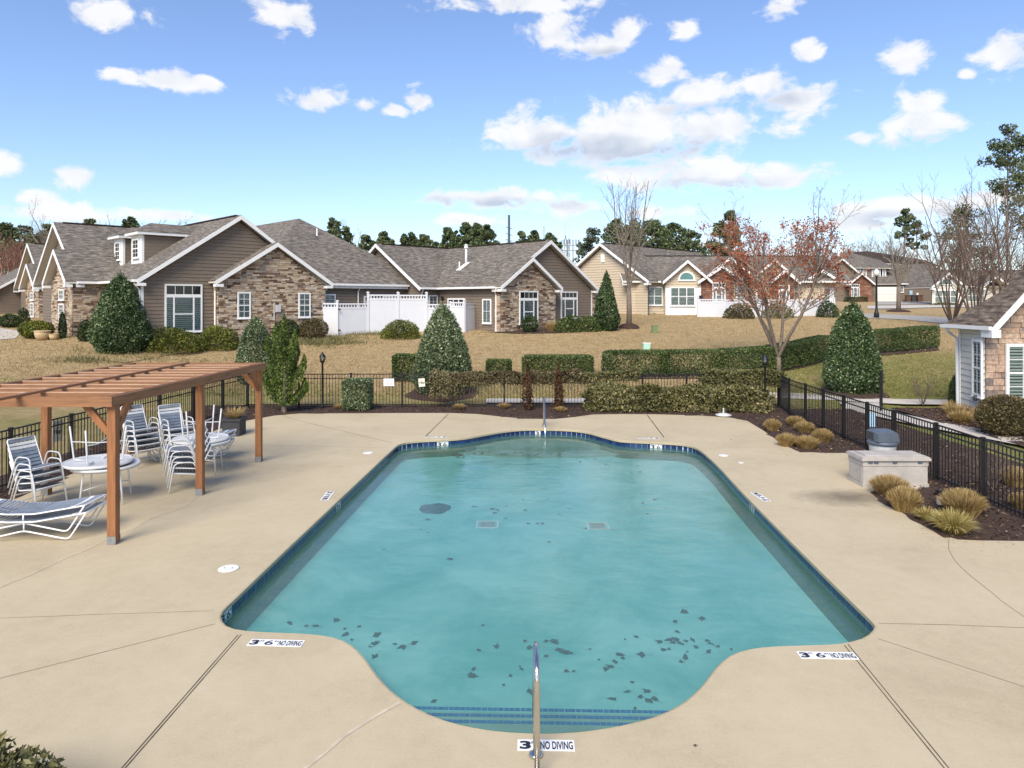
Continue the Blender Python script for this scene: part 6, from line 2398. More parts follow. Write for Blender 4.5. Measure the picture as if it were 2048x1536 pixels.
far_pine(1462, 420, 40, 112, 'taller pine behind the red-leaved crown', None)
far_pine(1808, 419, 42, 118, 'tall thin pine with a bare trunk beyond the dark roof', None, crown=0.34, n_cl=20)
far_pine(1836, 440, 42, 120, 'shorter bare-trunked pine beyond the dark roof', None, crown=0.36, n_cl=18)
far_pine(1930, 402, 92, 92, 'bushy pine behind the bare crape myrtles', None, n_cl=44, crown=0.75)
far_pine(2014, 243, 84, 84, 'very tall pine with layered boughs towering over the clubhouse', None, n_cl=46, crown=0.46, per=80)
far_pine(2062, 268, 86, 88, 'second tall pine beside the towering one', None, n_cl=46, crown=0.6, per=80)
LL = 'dark pine in the wood at the left horizon'
for u, vt, w in ((12, 446, 60), (52, 452, 56), (-20, 440, 70), (88, 448, 44)):
    far_pine(u, vt, w, 128, LL, 'pines in the left wood')


def far_bare(u, vt, d, H0, label, mat='twig_grey', seed=1, stems=3, spread=0.4, group=None, kids=(8, 5, 4)):
    x = (u - 1024) / FPX * d
    z = gz(x, d)
    H = CH + (HY - vt) / FPX * d - z
    grow_tree('bare_tree', label, Vector((x, d, z)), H, stems, spread, mat, mat, 0.17, seed, 3, kids, group=group, base_h=H * H0, up=0.15, crook=0.12, reach=0.4, twig_r=0.018)


far_bare(112, 414, 92, 0.35, 'dark bare tree with spreading limbs above the left ridge', 'twig_grey', 3, 4, 0.6)
far_bare(180, 428, 96, 0.35, 'bare treetop between left ridge and dormers', 'twig_grey', 7, 4, 0.5)
far_bare(355, 430, 96, 0.4, 'bare treetop above the long roof of the dormered house', 'twig_grey', 9, 4, 0.45)
far_bare(300, 433, 100, 0.4, 'thin bare treetop above the dormer roof', 'twig_grey', 11, 3, 0.4)
far_bare(698, 450, 130, 0.4, 'pale bare tree beside the flat-topped pine', 'twig_grey', 12, 3, 0.4)
far_bare(1008, 470, 135, 0.4, 'faint bare tree beside the power pole', 'twig_grey', 13, 3, 0.4)
for i, (u, vt) in enumerate(((10, 462), (35, 470), (58, 478), (80, 480), (96, 470), (-12, 480), (25, 500), (70, 505))):
    far_bare(u, vt, 100 + i * 3, 0.15, 'reddish bare tree in the wood at the left edge', 'twig_red', 40 + i, 5, 0.4, 'reddish bare trees at the left edge', (9, 6, 4))
for i, (u, vt) in enumerate(((1500, 462), (1535, 470), (1590, 466), (1620, 474))):
    far_bare(u, vt, 112, 0.2, 'brown bare tree behind the red-leaved crown', 'twig_red', 60 + i, 5, 0.4, 'brown bare trees behind the red-leaved crown', (9, 6, 4))
for i, (u, vt) in enumerate(((1698, 470), (1725, 474), (1757, 462), (1778, 466), (1790, 480))):
    far_bare(u, vt, 135, 0.15, 'grey rounded bare tree beyond the dark brown roof', 'twig_grey', 70 + i, 6, 0.45, 'grey bare trees beyond the dark brown roof', (9, 6, 4))
for i, (u, vt) in enumerate(((1850, 470), (1875, 455))):
    far_bare(u, vt, 112, 0.3, 'crooked bare tree between the pines at the right', 'twig', 80 + i, 3, 0.5, 'crooked bare trees at the right')
for i, (u, vt) in enumerate(((1965, 430), (1900, 452))):
    far_bare(u, vt, 84, 0.1, 'dense brown bare tree behind the crape myrtles', 'twig', 90 + i, 6, 0.4, 'dense brown bare trees behind the crape myrtles', (9, 6, 4))


# mulch rings and small turf ---------------------------------------------------------------------------
def mulch_ring(c, r, h=0.12):
    m_ = MB()
    n = 22
    for j, (q, z) in enumerate(((1.0, -0.03), (0.8, 0.5), (0.45, 0.9), (0.05, 1.0))):
        for k in range(n):
            a = 6.283 * k / n
            rr_ = r * q * (1 + 0.1 * mnoise.noise((math.cos(a) * 2 + c.x, math.sin(a) * 2 + c.y, 0)))
            x, y = c.x + math.cos(a) * rr_, c.y + math.sin(a) * rr_
            m_.v.append((x, y, gz(x, y) + (h * z if z > 0 else z) + 0.03))
    for j in range(3):
        for k in range(n):
            k2 = (k + 1) % n
            m_.f.append((j * n + k, j * n + k2, (j + 1) * n + k2, (j + 1) * n + k))
    m_.f.append(tuple(3 * n + k for k in range(n)))
    m_.build('mulch_ring', M['mulch'], kind='structure', smooth=True)


mulch_ring(gB, 0.75, 0.3)
mulch_ring(gY, 1.0, 0.2)
mulch_ring(VP(885, 28.9), 1.5, 0.08)
mulch_ring(hz(1705, 32), 1.2, 0.05) if False else None
mulch_ring(G(1705, 786), 1.35, 0.05)
sheet('mulch_bed', [G(955, 665), G(1040, 668), G(1110, 667), G(1190, 662), G(1230, 660)], [B(0, -0.3), B(2, -0.1), B(5, -0.1), B(8, 0.4), B(10, 0.5)], M['mulch'], 0.05)
sheet('hedge_bed', [hz(1200, 31.7), hz(1330, 31.6), hz(1440, 31.8), hz(1540, 32.7), hz(1610, 34.3), hz(1672, 36.5), hz(1760, 37.2), hz(1880, 39.0)],
      [hz(1200, 33.0), hz(1330, 33.0), hz(1440, 33.2), hz(1535, 34.3), hz(1595, 35.8), hz(1650, 37.8), hz(1745, 39.0), hz(1870, 40.9)], M['mulch'], 0.03, 40)
bedA = sheet('groundcover_bed', [G(170, 716), G(250, 727), G(330, 712), G(420, 700), G(500, 694), G(600, 690), G(665, 684)], [C(-1, 5.5), C(-0.3, 3), C(0.5, -0.2), C(3.5, -0.7), C(6, -0.7), C(8, -0.7), C(11, -0.7)], M['lawn'], 0.04)


def turf():
    n = 110000
    y = 28.3 + (nrng.uniform(0, 1, n) ** 1.3) * 30
    x = nrng.uniform(-0.74, 0.74, n) * y
    z = np.array([gz(a, b) for a, b in zip(x, y)])
    C_ = np.stack([x, y, z], 1)
    d = unit(np.stack([nrng.normal(size=n) * 0.6, nrng.normal(size=n) * 0.6, np.ones(n) * 0.8], 1))
    s_ = unit(np.cross(d, nrng.normal(size=(n, 3))))
    h = nrng.uniform(0.04, 0.10, n)[:, None]
    w = nrng.uniform(0.010, 0.022, n)[:, None]
    V = np.stack([C_ - s_ * w, C_ + s_ * w, C_ + d * h + s_ * w * 0.3, C_ + d * h - s_ * w * 0.3], 1)
    gr = clump(C_, 0.35, 3) * 0.5 + 0.5 * (x > 10) * (y < 40) + 0.7 * (y < 31)
    t = np.clip(0.62 - 0.42 * np.clip(gr, 0, 1) + nrng.normal(size=n) * 0.2, 0, 1)
    quads('turf', V, t, M['lawn_blades'], None, 'short tan dormant grass over the rising lawn', 'grass', None, 'stuff')
    # lush green liriope along the house beds
    L_ = []
    for k in range(9000):
        q = rng.random()
        if k % 30:
            L_.append(L_[-1] if False else tuple(Vector(L_[rng.randrange(max(0, len(L_) - 29), len(L_))]) + Vector((rng.gauss(0, 0.3), rng.gauss(0, 0.12), 0))))
            continue
        if q < 0.55:
            u, v = rng.uniform(560, 660), 0
            p = G(u, rng.uniform(680, 690))
        elif q < 0.8:
            p = G(rng.uniform(680, 760), rng.uniform(664, 671))
        else:
            p = G(rng.uniform(150, 460), rng.uniform(698, 724))
        L_.append(tuple(p))
    C_ = np.array(L_) + nrng.normal(size=(len(L_), 3)) * [0.15, 0.15, 0]
    C_[:, 2] = [gz(a, b) for a, b in C_[:, :2]]
    n = len(C_)
    d = unit(np.stack([nrng.normal(size=n) * 0.5, nrng.normal(size=n) * 0.5, np.ones(n)], 1))
    s_ = unit(np.cross(d, nrng.normal(size=(n, 3))))
    h = nrng.uniform(0.12, 0.3, n)[:, None]
    V = np.stack([C_ - s_ * 0.012, C_ + s_ * 0.012, C_ + d * h + s_ * 0.003, C_ + d * h - s_ * 0.003], 1)
    quads('groundcover', V, nrng.beta(2, 2, n), M['olive_shrub'], None, 'strappy green groundcover along the house beds', 'groundcover', None, 'stuff')
    # leaf litter
    L_ = []
    for k in range(2600):
        if k % 3 == 0:
            x_, y_ = rng.uniform(10.5, 22), rng.uniform(27, 38)
            zz = gz(x_, y_) + 0.05
        else:
            x_, y_ = rng.uniform(5.6, 12), rng.uniform(10.9, 26.4)
            if k % 3 == 2:
                x_, y_ = rng.uniform(13.8, 16), rng.uniform(18.6, 25.8)
            if inside(DECK, x_, y_) and rng.random() > 0.012:
                continue
            zz = 0.012 if inside(DECK, x_, y_) else 0.06
        L_.append((x_, y_, zz))
    edge = DECK[1:44]
    for k in range(900):
        a_, b_ = rng.choice(list(zip(edge, edge[1:])))
        if a_.y < 15 and a_.x < 0:
            continue
        p = a_.lerp(b_, rng.random()) + Vector((rng.gauss(0, 0.22), -abs(rng.gauss(0, 0.25)), 0))
        if inside(DECK, p.x, p.y) and not inside(POOL, p.x, p.y):
            L_.append((p.x, p.y, 0.009))
    C_ = np.array(L_)
    n = len(C_)
    V = leaf_quads(C_, np.tile([0, 0, 0.0], (n, 1)), np.where(C_[:, 2] < 0.0095, 0.028, 0.07), 0.7, 0)
    V[:, :, 2] = C_[:, 2][:, None] + (V[:, :, 2] - C_[:, 2][:, None]) * 0.25
    quads('leaf_litter', V, nrng.uniform(0, 1, n), M['fallen'], None, 'dry tan leaves scattered over beds and lawn', 'leaf litter', None, 'stuff')


turf()

# ------------------------------------------------------------------ pergola
per = empty('pergola', (-7.7, 14.3, 0), 'reddish cedar pergola on square posts over the stacked chairs', 'pergola')
PX0, PX1, PYS = -9.38, -6.28, (11.42, 14.3, 17.25)
BB, BT = 2.22, 2.38


def vary(a):
    return a + rng.uniform(-0.004, 0.004)


for i, y in enumerate(PYS):
    for x in (PX1 + (i - 1) * 0.13, PX0 + (i - 1) * 0.06):
        h = 0.067
        post = MB().box(x - h, x + h, y - h, y + h, 0.02, BB - 0.002).build('post', M['cedar'], per)
        m = MB()
        m.box(x - h - 0.006, x + h + 0.006, y - h - 0.006, y - h + 0.004, 0.002, 0.13)
        m.box(x - h - 0.006, x + h + 0.006, y + h - 0.004, y + h + 0.006, 0.002, 0.13)
        m.box(x - h - 0.0065, x - h + 0.004, y - h - 0.004, y + h + 0.004, 0.003, 0.06)
        m.box(x - h, x + h, y - h, y + h, 0.001, 0.019)
        m.build('post_bracket', M['galv'], post)
sk = lambda y, x: x + (y - 14.3) / 2.9 * (0.13 if x > -8 else 0.06)
y0, y1 = PYS[0] - 0.12, PYS[2] + 0.2
for x in (PX1, PX0):
    m = MB()
    for dx in (-0.066, 0.021):
        m.prism([(sk(y0, x) + dx, y0, BB), (sk(y0, x) + dx + 0.045, y0, BB), (sk(y0, x) + dx + 0.045, y0, BT), (sk(y0, x) + dx, y0, BT)], (sk(y1, x) - sk(y0, x), y1 - y0, 0))
    m.build('beam', M['cedar_top'], per)
for y in (y0, y1):
    MB().box(sk(y, PX0) - 0.07, sk(y, PX1) + 0.068, y - 0.045 if y == y0 else y, y - 0.002 if y == y0 else y + 0.045, BB - 0.001, BT + 0.001).build('beam', M['cedar_x'], per)
n = 11
for k in range(1, n):
    y = y0 + (y1 - y0) * k / n
    MB().box(sk(y, PX0) + 0.068, sk(y, PX1) - 0.068, vary(y) - 0.02, vary(y) + 0.02, BB + 0.02, BT - 0.012).build('rafter', M['cedar_x'], per)
    MB().box(sk(y, PX0) + 0.069, sk(y, PX1) - 0.069, y - 0.021, y + 0.021, BT - 0.0115, BT + 0.002).build('rafter_pale_top', M['cedar_worn_lit'], per)  # thin top strip of the rafter, bleached and painted paler as if skylit
xm = (PX0 + PX1) / 2
for y in (0,):
    MB().box(xm - 0.045, xm + 0.045, y0 - 0.6, y1 - 0.3, BT + 0.002, BT + 0.042).build('purlin', M['cedar_top'], per)
for (px_, py_, sx, sy) in ((PX1 - 0.13, PYS[0], -1, 0), (PX1 - 0.13, PYS[0], 0, 1), (PX1 + 0.13, PYS[2], 0, -1), (PX1 + 0.13, PYS[2], -1, 0), (PX0 + 0.06, PYS[2], 1, 0), (PX0 - 0.06, PYS[0], 1, 0), (PX0 - 0.06, PYS[0], 0, 1), (PX0 + 0.06, PYS[2], 0, -1)):
    d = Vector((sx, sy, 0))
    s_ = Vector((-sy, sx, 0))
    p = Vector((px_, py_, 0)) + d * 0.068
    poly = [p + Z_ * (BB - 0.5), p + Z_ * (BB - 0.37), p + d * 0.3 + Z_ * (BB - 0.003), p + d * 0.43 + Z_ * (BB - 0.003), p + d * 0.22 + Z_ * (BB - 0.27)]
    m = MB()
    m.prism([q - s_ * 0.035 for q in poly], s_ * 0.07)
    m.build('brace', M['cedar'], per)


# ------------------------------------------------------------------ patio furniture
def bend(pts, r=0.06, n=4):
    """polyline with rounded corners"""
    pts = [Vector(p) for p in pts]
    out = [pts[0]]
    for a, b, c in zip(pts, pts[1:], pts[2:]):
        d1, d2 = (a - b), (c - b)
        k = min(r, d1.length * 0.45, d2.length * 0.45)
        p, q = b + d1.normalized() * k, b + d2.normalized() * k
        for i in range(n + 1):
            t = i / n
            out.append(p * (1 - t) ** 2 + b * 2 * t * (1 - t) + q * t * t)
    out.append(pts[-1])
    return out


def strap_mesh(w, d, th, bow):
    m = MB()
    k = 6
    for i in range(k + 1):
        x = -w / 2 + w * i / k
        z = -bow * (1 - (2 * i / k - 1) ** 2)
        for y, zz in ((-d / 2, 0), (d / 2, 0), (d / 2, th), (-d / 2, th)):
            m.v.append((x, y, z + zz))
    for i in range(k):
        for a in range(4):
            b = (a + 1) % 4
            m.f.append((i * 4 + a, (i + 1) * 4 + a, (i + 1) * 4 + b, i * 4 + b))
    m.f += [(0, 1, 2, 3), (k * 4 + 3, k * 4 + 2, k * 4 + 1, k * 4)]
    return m


CS_B = mesh_of(strap_mesh(0.53, 0.052, 0.007, 0.015), 'strap', M['strap_blue'])
CS_W = mesh_of(strap_mesh(0.53, 0.052, 0.007, 0.015), 'strap', M['strap_white'])
LS_B = mesh_of(strap_mesh(0.64, 0.056, 0.007, 0.02), 'strap', M['strap_blue'])
LS_W = mesh_of(strap_mesh(0.64, 0.056, 0.007, 0.02), 'strap', M['strap_white'])


def add_strap(mesh, parent, loc, tilt):
    o = bpy.data.objects.new('strap', mesh)
    link(o, parent, Vector(loc))
    o.rotation_euler = (tilt, 0, 0)
    return o


def make_chair():
    e = empty('strap_chair', (0, 0, 0))
    for s in (-1, 1):
        m = MB()
        m.tube(bend([(s * 0.30, 0.30, 0.0), (s * 0.29, 0.20, 0.60), (s * 0.29, -0.16, 0.60), (s * 0.30, -0.40, 0.0)], 0.1), 0.013, 6)
        m.build('side_frame', M['tube'], e, smooth=True)
    m = MB()
    m.tube(bend([(-0.26, -0.50, 0.88), (-0.26, -0.24, 0.33), (-0.26, 0.26, 0.40), (0.26, 0.26, 0.40), (0.26, -0.24, 0.33), (0.26, -0.50, 0.88), (-0.26, -0.50, 0.88)], 0.05), 0.013, 6)
    m.build('seat_frame', M['tube'], e, smooth=True)
    m = MB()
    m.tube([(-0.30, -0.36, 0.10), (0.30, -0.36, 0.10)], 0.009, 5)
    m.tube([(-0.29, 0.235, 0.37), (0.29, 0.235, 0.37)], 0.009, 5)
    m.build('stretcher', M['tube'], e)
    for k in range(8):
        t = (k + 0.5) / 8
        add_strap(CS_B, e, (0, -0.22 + 0.47 * t, 0.335 + 0.07 * t + 0.01), R(8))
    for k in range(8):
        t = (k + 0.5) / 8
        add_strap(CS_W if k in (5, 6) else CS_B, e, (0, -0.25 - 0.245 * t, 0.355 + 0.52 * t), R(-65))
    return e


def make_table():
    e = empty('patio_table', (0, 0, 0))
    m = MB()
    m.lathe([(0.0, 0.69), (0.56, 0.69), (0.585, 0.685), (0.60, 0.665), (0.60, 0.72), (0.585, 0.73), (0.565, 0.72), (0.56, 0.705), (0.0, 0.705)][1:-1], 40)
    m.build('table_top', M['tube'], e, smooth=True)
    for a in range(4):
        x, y = math.cos(a * math.pi / 2 + 0.78), math.sin(a * math.pi / 2 + 0.78)
        MB().tube(bend([(x * 0.52, y * 0.52, 0.0), (x * 0.44, y * 0.44, 0.66), (x * 0.2, y * 0.2, 0.67)], 0.05), 0.017, 7).build('leg', M['tube'], e, smooth=True)
    for a in range(2):
        x, y = math.cos(a * math.pi / 2 + 0.78), math.sin(a * math.pi / 2 + 0.78)
        MB().tube([(x * 0.48, y * 0.48, 0.3), (0, 0, 0.33 + a * 0.02), (-x * 0.48, -y * 0.48, 0.3)], 0.011, 6).build('brace', M['tube'], e, smooth=True)
    return e


def make_lounger():
    e = empty('sun_lounger', (0, 0, 0))
    for s in (-1, 1):
        y = s * 0.335
        m = MB()
        m.tube(bend([(-0.98, y, 0.40), (-0.72, y, 0.015), (-0.02, y, 0.17), (0.68, y, 0.015), (0.95, y, 0.44)], 0.08), 0.014, 6)
        m.tube([(-0.02, y, 0.17), (-0.02, y, 0.30)], 0.012, 6)
        m.build('leg_frame', M['tube'], e, smooth=True)
    m = MB()
    m.tube(bend([(-0.98, -0.335, 0.40), (-0.3, -0.335, 0.31), (0.15, -0.335, 0.31), (0.95, -0.335, 0.44), (0.95, 0.335, 0.44), (0.15, 0.335, 0.31), (-0.3, 0.335, 0.31), (-0.98, 0.335, 0.40), (-0.98, -0.335, 0.40)], 0.07), 0.014, 6)
    m.build('bed_frame', M['tube'], e, smooth=True)
    n_ = 27
    for k in range(n_):
        t = (k + 0.5) / n_
        x = -0.95 + 1.87 * t
        z = float(np.interp(x, [-0.98, -0.3, 0.15, 0.95], [0.40, 0.31, 0.31, 0.44]))
        o_ = bpy.data.objects.new('strap', LS_W if k in (1, 2, n_ - 3) else LS_B)
        link(o_, e, Vector((x, 0, z + 0.01)))
        sl = -0.13 if x < -0.3 else 0.0 if x < 0.15 else 0.162
        o_.rotation_euler = Euler((0, -sl, 0)).to_quaternion().to_euler() if False else (0, 0, R(90))
    return e


chair0, table0, lounger0 = make_chair(), make_table(), make_lounger()
used = {}


def place(proto, loc, rotz, label, cat, group, rx=0.0):
    o = proto if proto.name not in used else copy_tree(proto)
    used[proto.name] = 1
    o.location = loc
    o.rotation_euler = (rx, 0, rotz)
    tag(o, label, cat, group)
    return o


def stack(n, x, y, rot, dz, back, where):
    for k in range(n):
        a = R(rot)
        fx, fy = -math.sin(a), math.cos(a)
        lab = 'topmost strap chair of the stack %s' % where if k == n - 1 else 'strap chair under others in the stack %s' % where
        place(chair0, (x - fx * back * k + rng.uniform(-0.008, 0.008), y - fy * back * k, 0.0 + dz * k), a + R(rng.uniform(-1.5, 1.5)), lab, 'chair', 'chairs stacked %s' % where)


stack(4, -8.95, 13.5, -112, 0.125, 0.035, 'by the fence poster')
stack(5, -6.80, 14.75, 118, 0.118, -0.03, 'at the middle post')
stack(5, -8.75, 16.9, -125, 0.118, 0.035, 'near the rear post')
stack(5, -7.95, 17.0, -132, 0.118, 0.035, 'before the planter')
TB = (-7.92, 13.85, 0.002)
place(table0, TB, 0.3, 'round white table standing under an upturned one', 'table', None)
place(table0, (-8.06, 13.83, 0.735 + 0.735), 0.9, 'round white table lying upside down on another, legs up', 'table', None, math.pi)
place(table0, (-7.05, 16.15, 0.002), 0.2, 'round white table behind the middle pergola post', 'table', None)
place(table0, (-7.08, 16.14, 0.735 + 0.735), 0.6, 'upturned white table on the one behind the middle pergola post', 'table', None, math.pi)
for k in range(2):
    place(lounger0, (-7.92 - 0.03 * k, 11.85 + 0.04 * k, 0.002 + 0.115 * k), R(4 - 1.2 * k), ('lower' if k == 0 else 'upper') + ' blue strap sun lounger of the pair in front of the left table', 'sun lounger', 'sun loungers in two stacks')
for k in range(3):
    place(lounger0, (-7.93 + 0.02 * k, 17.55, 0.002 + 0.115 * k), R(-3 + 1.5 * k), ('bottom', 'middle', 'top')[k] + ' blue strap sun lounger of the three stacked by the far pergola post', 'sun lounger', 'sun loungers in two stacks')

pl = empty('planter', (-8.1, 20.7, 0), 'square charcoal planter with dry grass by the fence', 'planter')
MB().prism([(-8.35, 20.45, 0), (-7.85, 20.45, 0), (-7.85, 20.95, 0), (-8.35, 20.95, 0)], (0, 0, 0.46)).build('pot', M['planter'], pl)
MB().box(-8.38, -7.82, 20.42, 20.98, 0.43, 0.5).build('rim', M['planter'], pl)
n = 500
a = nrng.uniform(0, 6.283, n)
base = np.stack([-8.1 + np.cos(a) * 0.1, 20.7 + np.sin(a) * 0.1, np.full(n, 0.48)], 1)
tipp = base + np.stack([np.cos(a) * nrng.uniform(0.05, 0.35, n), np.sin(a) * nrng.uniform(0.05, 0.35, n), nrng.uniform(0.12, 0.32, n)], 1)
s_ = np.stack([-np.sin(a), np.cos(a), np.zeros(n)], 1) * 0.006
quads('dry_grass', np.stack([base - s_, base + s_, tipp + s_ * 0.3, tipp - s_ * 0.3], 1), nrng.uniform(0, 1, n), M['straw'], pl)

# ------------------------------------------------------------------ deck box and waste bin
bxo = empty('deck_box', (8.03, 15.2, 0), 'weathered taupe resin storage box with a lid beside the fence', 'storage box')
x0, x1, y0, y1 = 7.34, 8.73, 14.86, 15.52
m = MB()
m.prism([(x0 + 0.02, y0 + 0.02, 0.0), (x1 - 0.02, y0 + 0.02, 0), (x1 - 0.02, y1 - 0.02, 0), (x0 + 0.02, y1 - 0.02, 0)], (0, 0, 0.52))
m.build('body', M['resin'], bxo)
MB().box(x0, x1, y0, y1, 0.0, 0.07).build('plinth', M['resin'], bxo)
MB().box(x0 + 0.008, x1 - 0.008, y0 + 0.008, y1 - 0.008, 0.44, 0.55).build('upper_band', M['resin'], bxo)
for k in range(4):
    MB().box(x0 + 0.008, x0 + 0.022, y0 + 0.06 + k * 0.14, y0 + 0.18 + k * 0.14, 0.09, 0.42).build('end_panel', M['resin'], bxo)
m = MB()
m.box(x0 - 0.03, x1 + 0.03, y0 - 0.035, y1 + 0.02, 0.555, 0.61)
lid = m.build('lid', M['resin'], bxo)
MB().prism([(x0 - 0.01, y0 - 0.015, 0.611), (x1 + 0.01, y0 - 0.015, 0.611), (x1 + 0.01, y1, 0.611), (x0 - 0.01, y1, 0.611)], (0, 0, 0.02)).build('lid_top', M['resin'], lid)
m = MB()
P0 = [(x0 + 0.1, y0 + 0.08), (x1 - 0.1, y0 + 0.08), (x1 - 0.1, y1 - 0.1), (x0 + 0.1, y1 - 0.1)]
m.prism([(a, b, 0.632) for a, b in P0], (0, 0, 0.02))
m.build('lid_panel', M['resin'], lid)
for xx in (7.46, 7.58, 7.97, 8.5):
    MB().box(xx, xx + 0.09, y0 - 0.012, y0 + 0.006, 0.50, 0.552).build('latch', M['lid_grey'], bxo)

bn = empty('waste_bin', (8.35, 16.0, 0), 'pale waste bin with a blue-grey domed swing lid behind the deck box', 'waste bin')
MB().lathe([(0.22, 0), (0.28, 0.62), (0.29, 0.7)], 20, (8.35, 16.0, 0.0)).build('body', M['bin_body'], bn, smooth=True)
m = MB()
m.lathe([(0.315, 0.68), (0.325, 0.70), (0.325, 0.74), (0.30, 0.76)], 24, (8.35, 16.0, 0))
m.build('lid_rim', M['lid_grey'], bn, smooth=True)
dome = MB()
pr_ = [(-0.285, 0.765), (-0.275, 0.97), (-0.16, 1.01), (0.16, 1.01), (0.26, 0.96), (0.285, 0.765)]
for k in range(9):
    t = -1 + 2 * k / 8
    w = 0.23 * (1 if abs(t) < 0.99 else 0.9)
    f_ = math.sqrt(max(0, 1 - (abs(t) * 0.55) ** 2))
    for (x, z) in pr_:
        dome.v.append((8.35 + x * f_, 16.0 + t * 0.27, 0.765 + (z - 0.765) * (1 - 0.12 * t * t)))
k6 = len(pr_)
for k in range(8):
    for i in range(k6):
        j = (i + 1) % k6
        dome.f.append((k * k6 + i, (k + 1) * k6 + i, (k + 1) * k6 + j, k * k6 + j))
dome.f += [tuple(range(k6)), tuple(8 * k6 + i for i in range(k6 - 1, -1, -1))]
dm = dome.build('dome', M['lid_grey'], bn)
MB().prism([(8.345 - 0.268, 15.85, 0.79), (8.345 - 0.268, 16.15, 0.79), (8.345 - 0.262, 16.13, 0.95), (8.345 - 0.262, 15.87, 0.95)], (-0.012, 0, 0)).build('flap', M['planter'], dm)

# ------------------------------------------------------------------ handrails
def handrail(pts, flanges, label, r=0.024):
    e = empty('handrail', (pts[0][0], pts[0][1], 0), label, 'handrail', 'steel pool handrails')
    MB().tube(bend(pts, 0.16, 8), r, 12).build('rail', M['steel'], e, smooth=True)
    for (x, y, zt) in flanges:
        if zt:
            MB().tube([(x, y, 0.0), (x, y, zt)], r, 10).build('support', M['steel'], e, smooth=True)
        MB().lathe([(0.062, 0.006), (0.06, 0.02), (0.03, 0.035)], 18, (x, y, 0)).build('flange', M['steel'], e, smooth=True)


handrail([(0.205, 5.78, 0.0), (0.205, 5.82, 0.90), (0.21, 6.22, 0.93), (0.23, 7.28, -0.05), (0.23, 7.32, -0.36)], [(0.205, 5.78, 0), (0.205, 6.09, 0.86)], 'polished steel handrail standing behind the 3 FT marker')
handrail([(1.0, 22.3, 0.0), (1.0, 22.25, 0.92), (0.99, 21.85, 0.92), (0.98, 21.0, 0.1), (0.98, 20.9, -0.3)], [(1.0, 22.3, 0), (1.0, 22.0, 0.85)], 'polished steel handrail in front of the dead conifer seedlings')

# ------------------------------------------------------------------ skimmer lids, drains, umbrella base, path light
for u, v, w, lab in ((457, 1138, 0.29, 'white round skimmer lid opposite the front pergola post'), (736, 906.5, 0.26, 'white round skimmer lid in the deck between the far tile corner and the pergola'), (1447, 911.5, 0.24, 'white round skimmer lid near the grass clumps'), (1482, 926, 0.13, 'small pale deck cap beside the skimmer lid near the grass clumps')):
    c = D0(u, v)
    e = MB().lathe([(w / 2, 0.004), (w / 2, 0.012), (w / 2 - 0.012, 0.016)], 28, (c.x, c.y, 0)).build('skimmer_lid', M['plastic_white'], None, lab, 'lid', smooth=False)
    MB().lathe([(0.012, 0.0162), (0.012, 0.018)], 8, (c.x + w * 0.2, c.y, 0)).build('finger_hole', M['ink'], e)
    MB().lathe([(0.012, 0.0162), (0.012, 0.018)], 8, (c.x - w * 0.2, c.y, 0)).build('finger_hole', M['ink'], e)
for u, v in ((975, 1050), (1195, 1053)):
    d = (CH - FLOOR_Z) * FPX / (v - HY)
    x = (u - 1024) / FPX * d
    e = empty('floor_drain', (x, d, FLOOR_Z), 'square white grated drain in the pool floor', 'drain', 'drains in the pool floor')
    m = MB()
    w = 0.22
    zf_ = FLOOR_Z + 0.006
    for a, b, c, f_ in ((-w, w, -w, -w + 0.04), (-w, w, w - 0.04, w), (-w, -w + 0.04, -w + 0.04, w - 0.04), (w - 0.04, w, -w + 0.04, w - 0.04)):
        m.box(x + a, x + b, d + c, d + f_, zf_, zf_ + 0.012)
    m.build('frame', M['plastic_white'], e)
    for k in range(7):
        yy = d - 0.15 + k * 0.05
        MB().box(x - 0.14, x + 0.14, yy - 0.008, yy + 0.008, zf_, zf_ + 0.01).build('slat', M['resin'], e)
c = D0(1447, 832)
ub = empty('umbrella_base', c, 'grey round umbrella base with a short stem at the mulch edge', 'umbrella base')
MB().lathe([(0.27, 0.02), (0.27, 0.05), (0.1, 0.1), (0.03, 0.11)], 24, tuple(c)).build('plate', M['bin_body'], ub, smooth=True)
MB().lathe([(0.028, 0.1), (0.028, 0.27)], 10, tuple(c)).build('stem', M['bin_body'], ub)
c = D0(1879, 1010)
pt_ = empty('path_light', c, 'short black path light with a pale stem between the grass clumps', 'path light')
MB().box(c.x - 0.035, c.x + 0.035, c.y - 0.035, c.y + 0.035, 0, 0.19).build('stem', M['bin_body'], pt_)
MB().box(c.x - 0.06, c.x + 0.06, c.y - 0.06, c.y + 0.06, 0.19, 0.23).build('cap', M['black_metal'], pt_)
MB().box(c.x - 0.05, c.x + 0.05, c.y - 0.05, c.y + 0.05, 0.245, 0.28).build('cap', M['black_metal'], pt_)
MB().box(c.x - 0.03, c.x + 0.03, c.y - 0.03, c.y + 0.03, 0.23, 0.245).build('neck', M['black_metal'], pt_)
b1 = MB().box(11.0, 11.2, 21.9, 21.93, 0.0, 0.45).build('notice_board', M['skyblue'], None, 'pale blue notice leaning outside the clubhouse fence', 'sign')


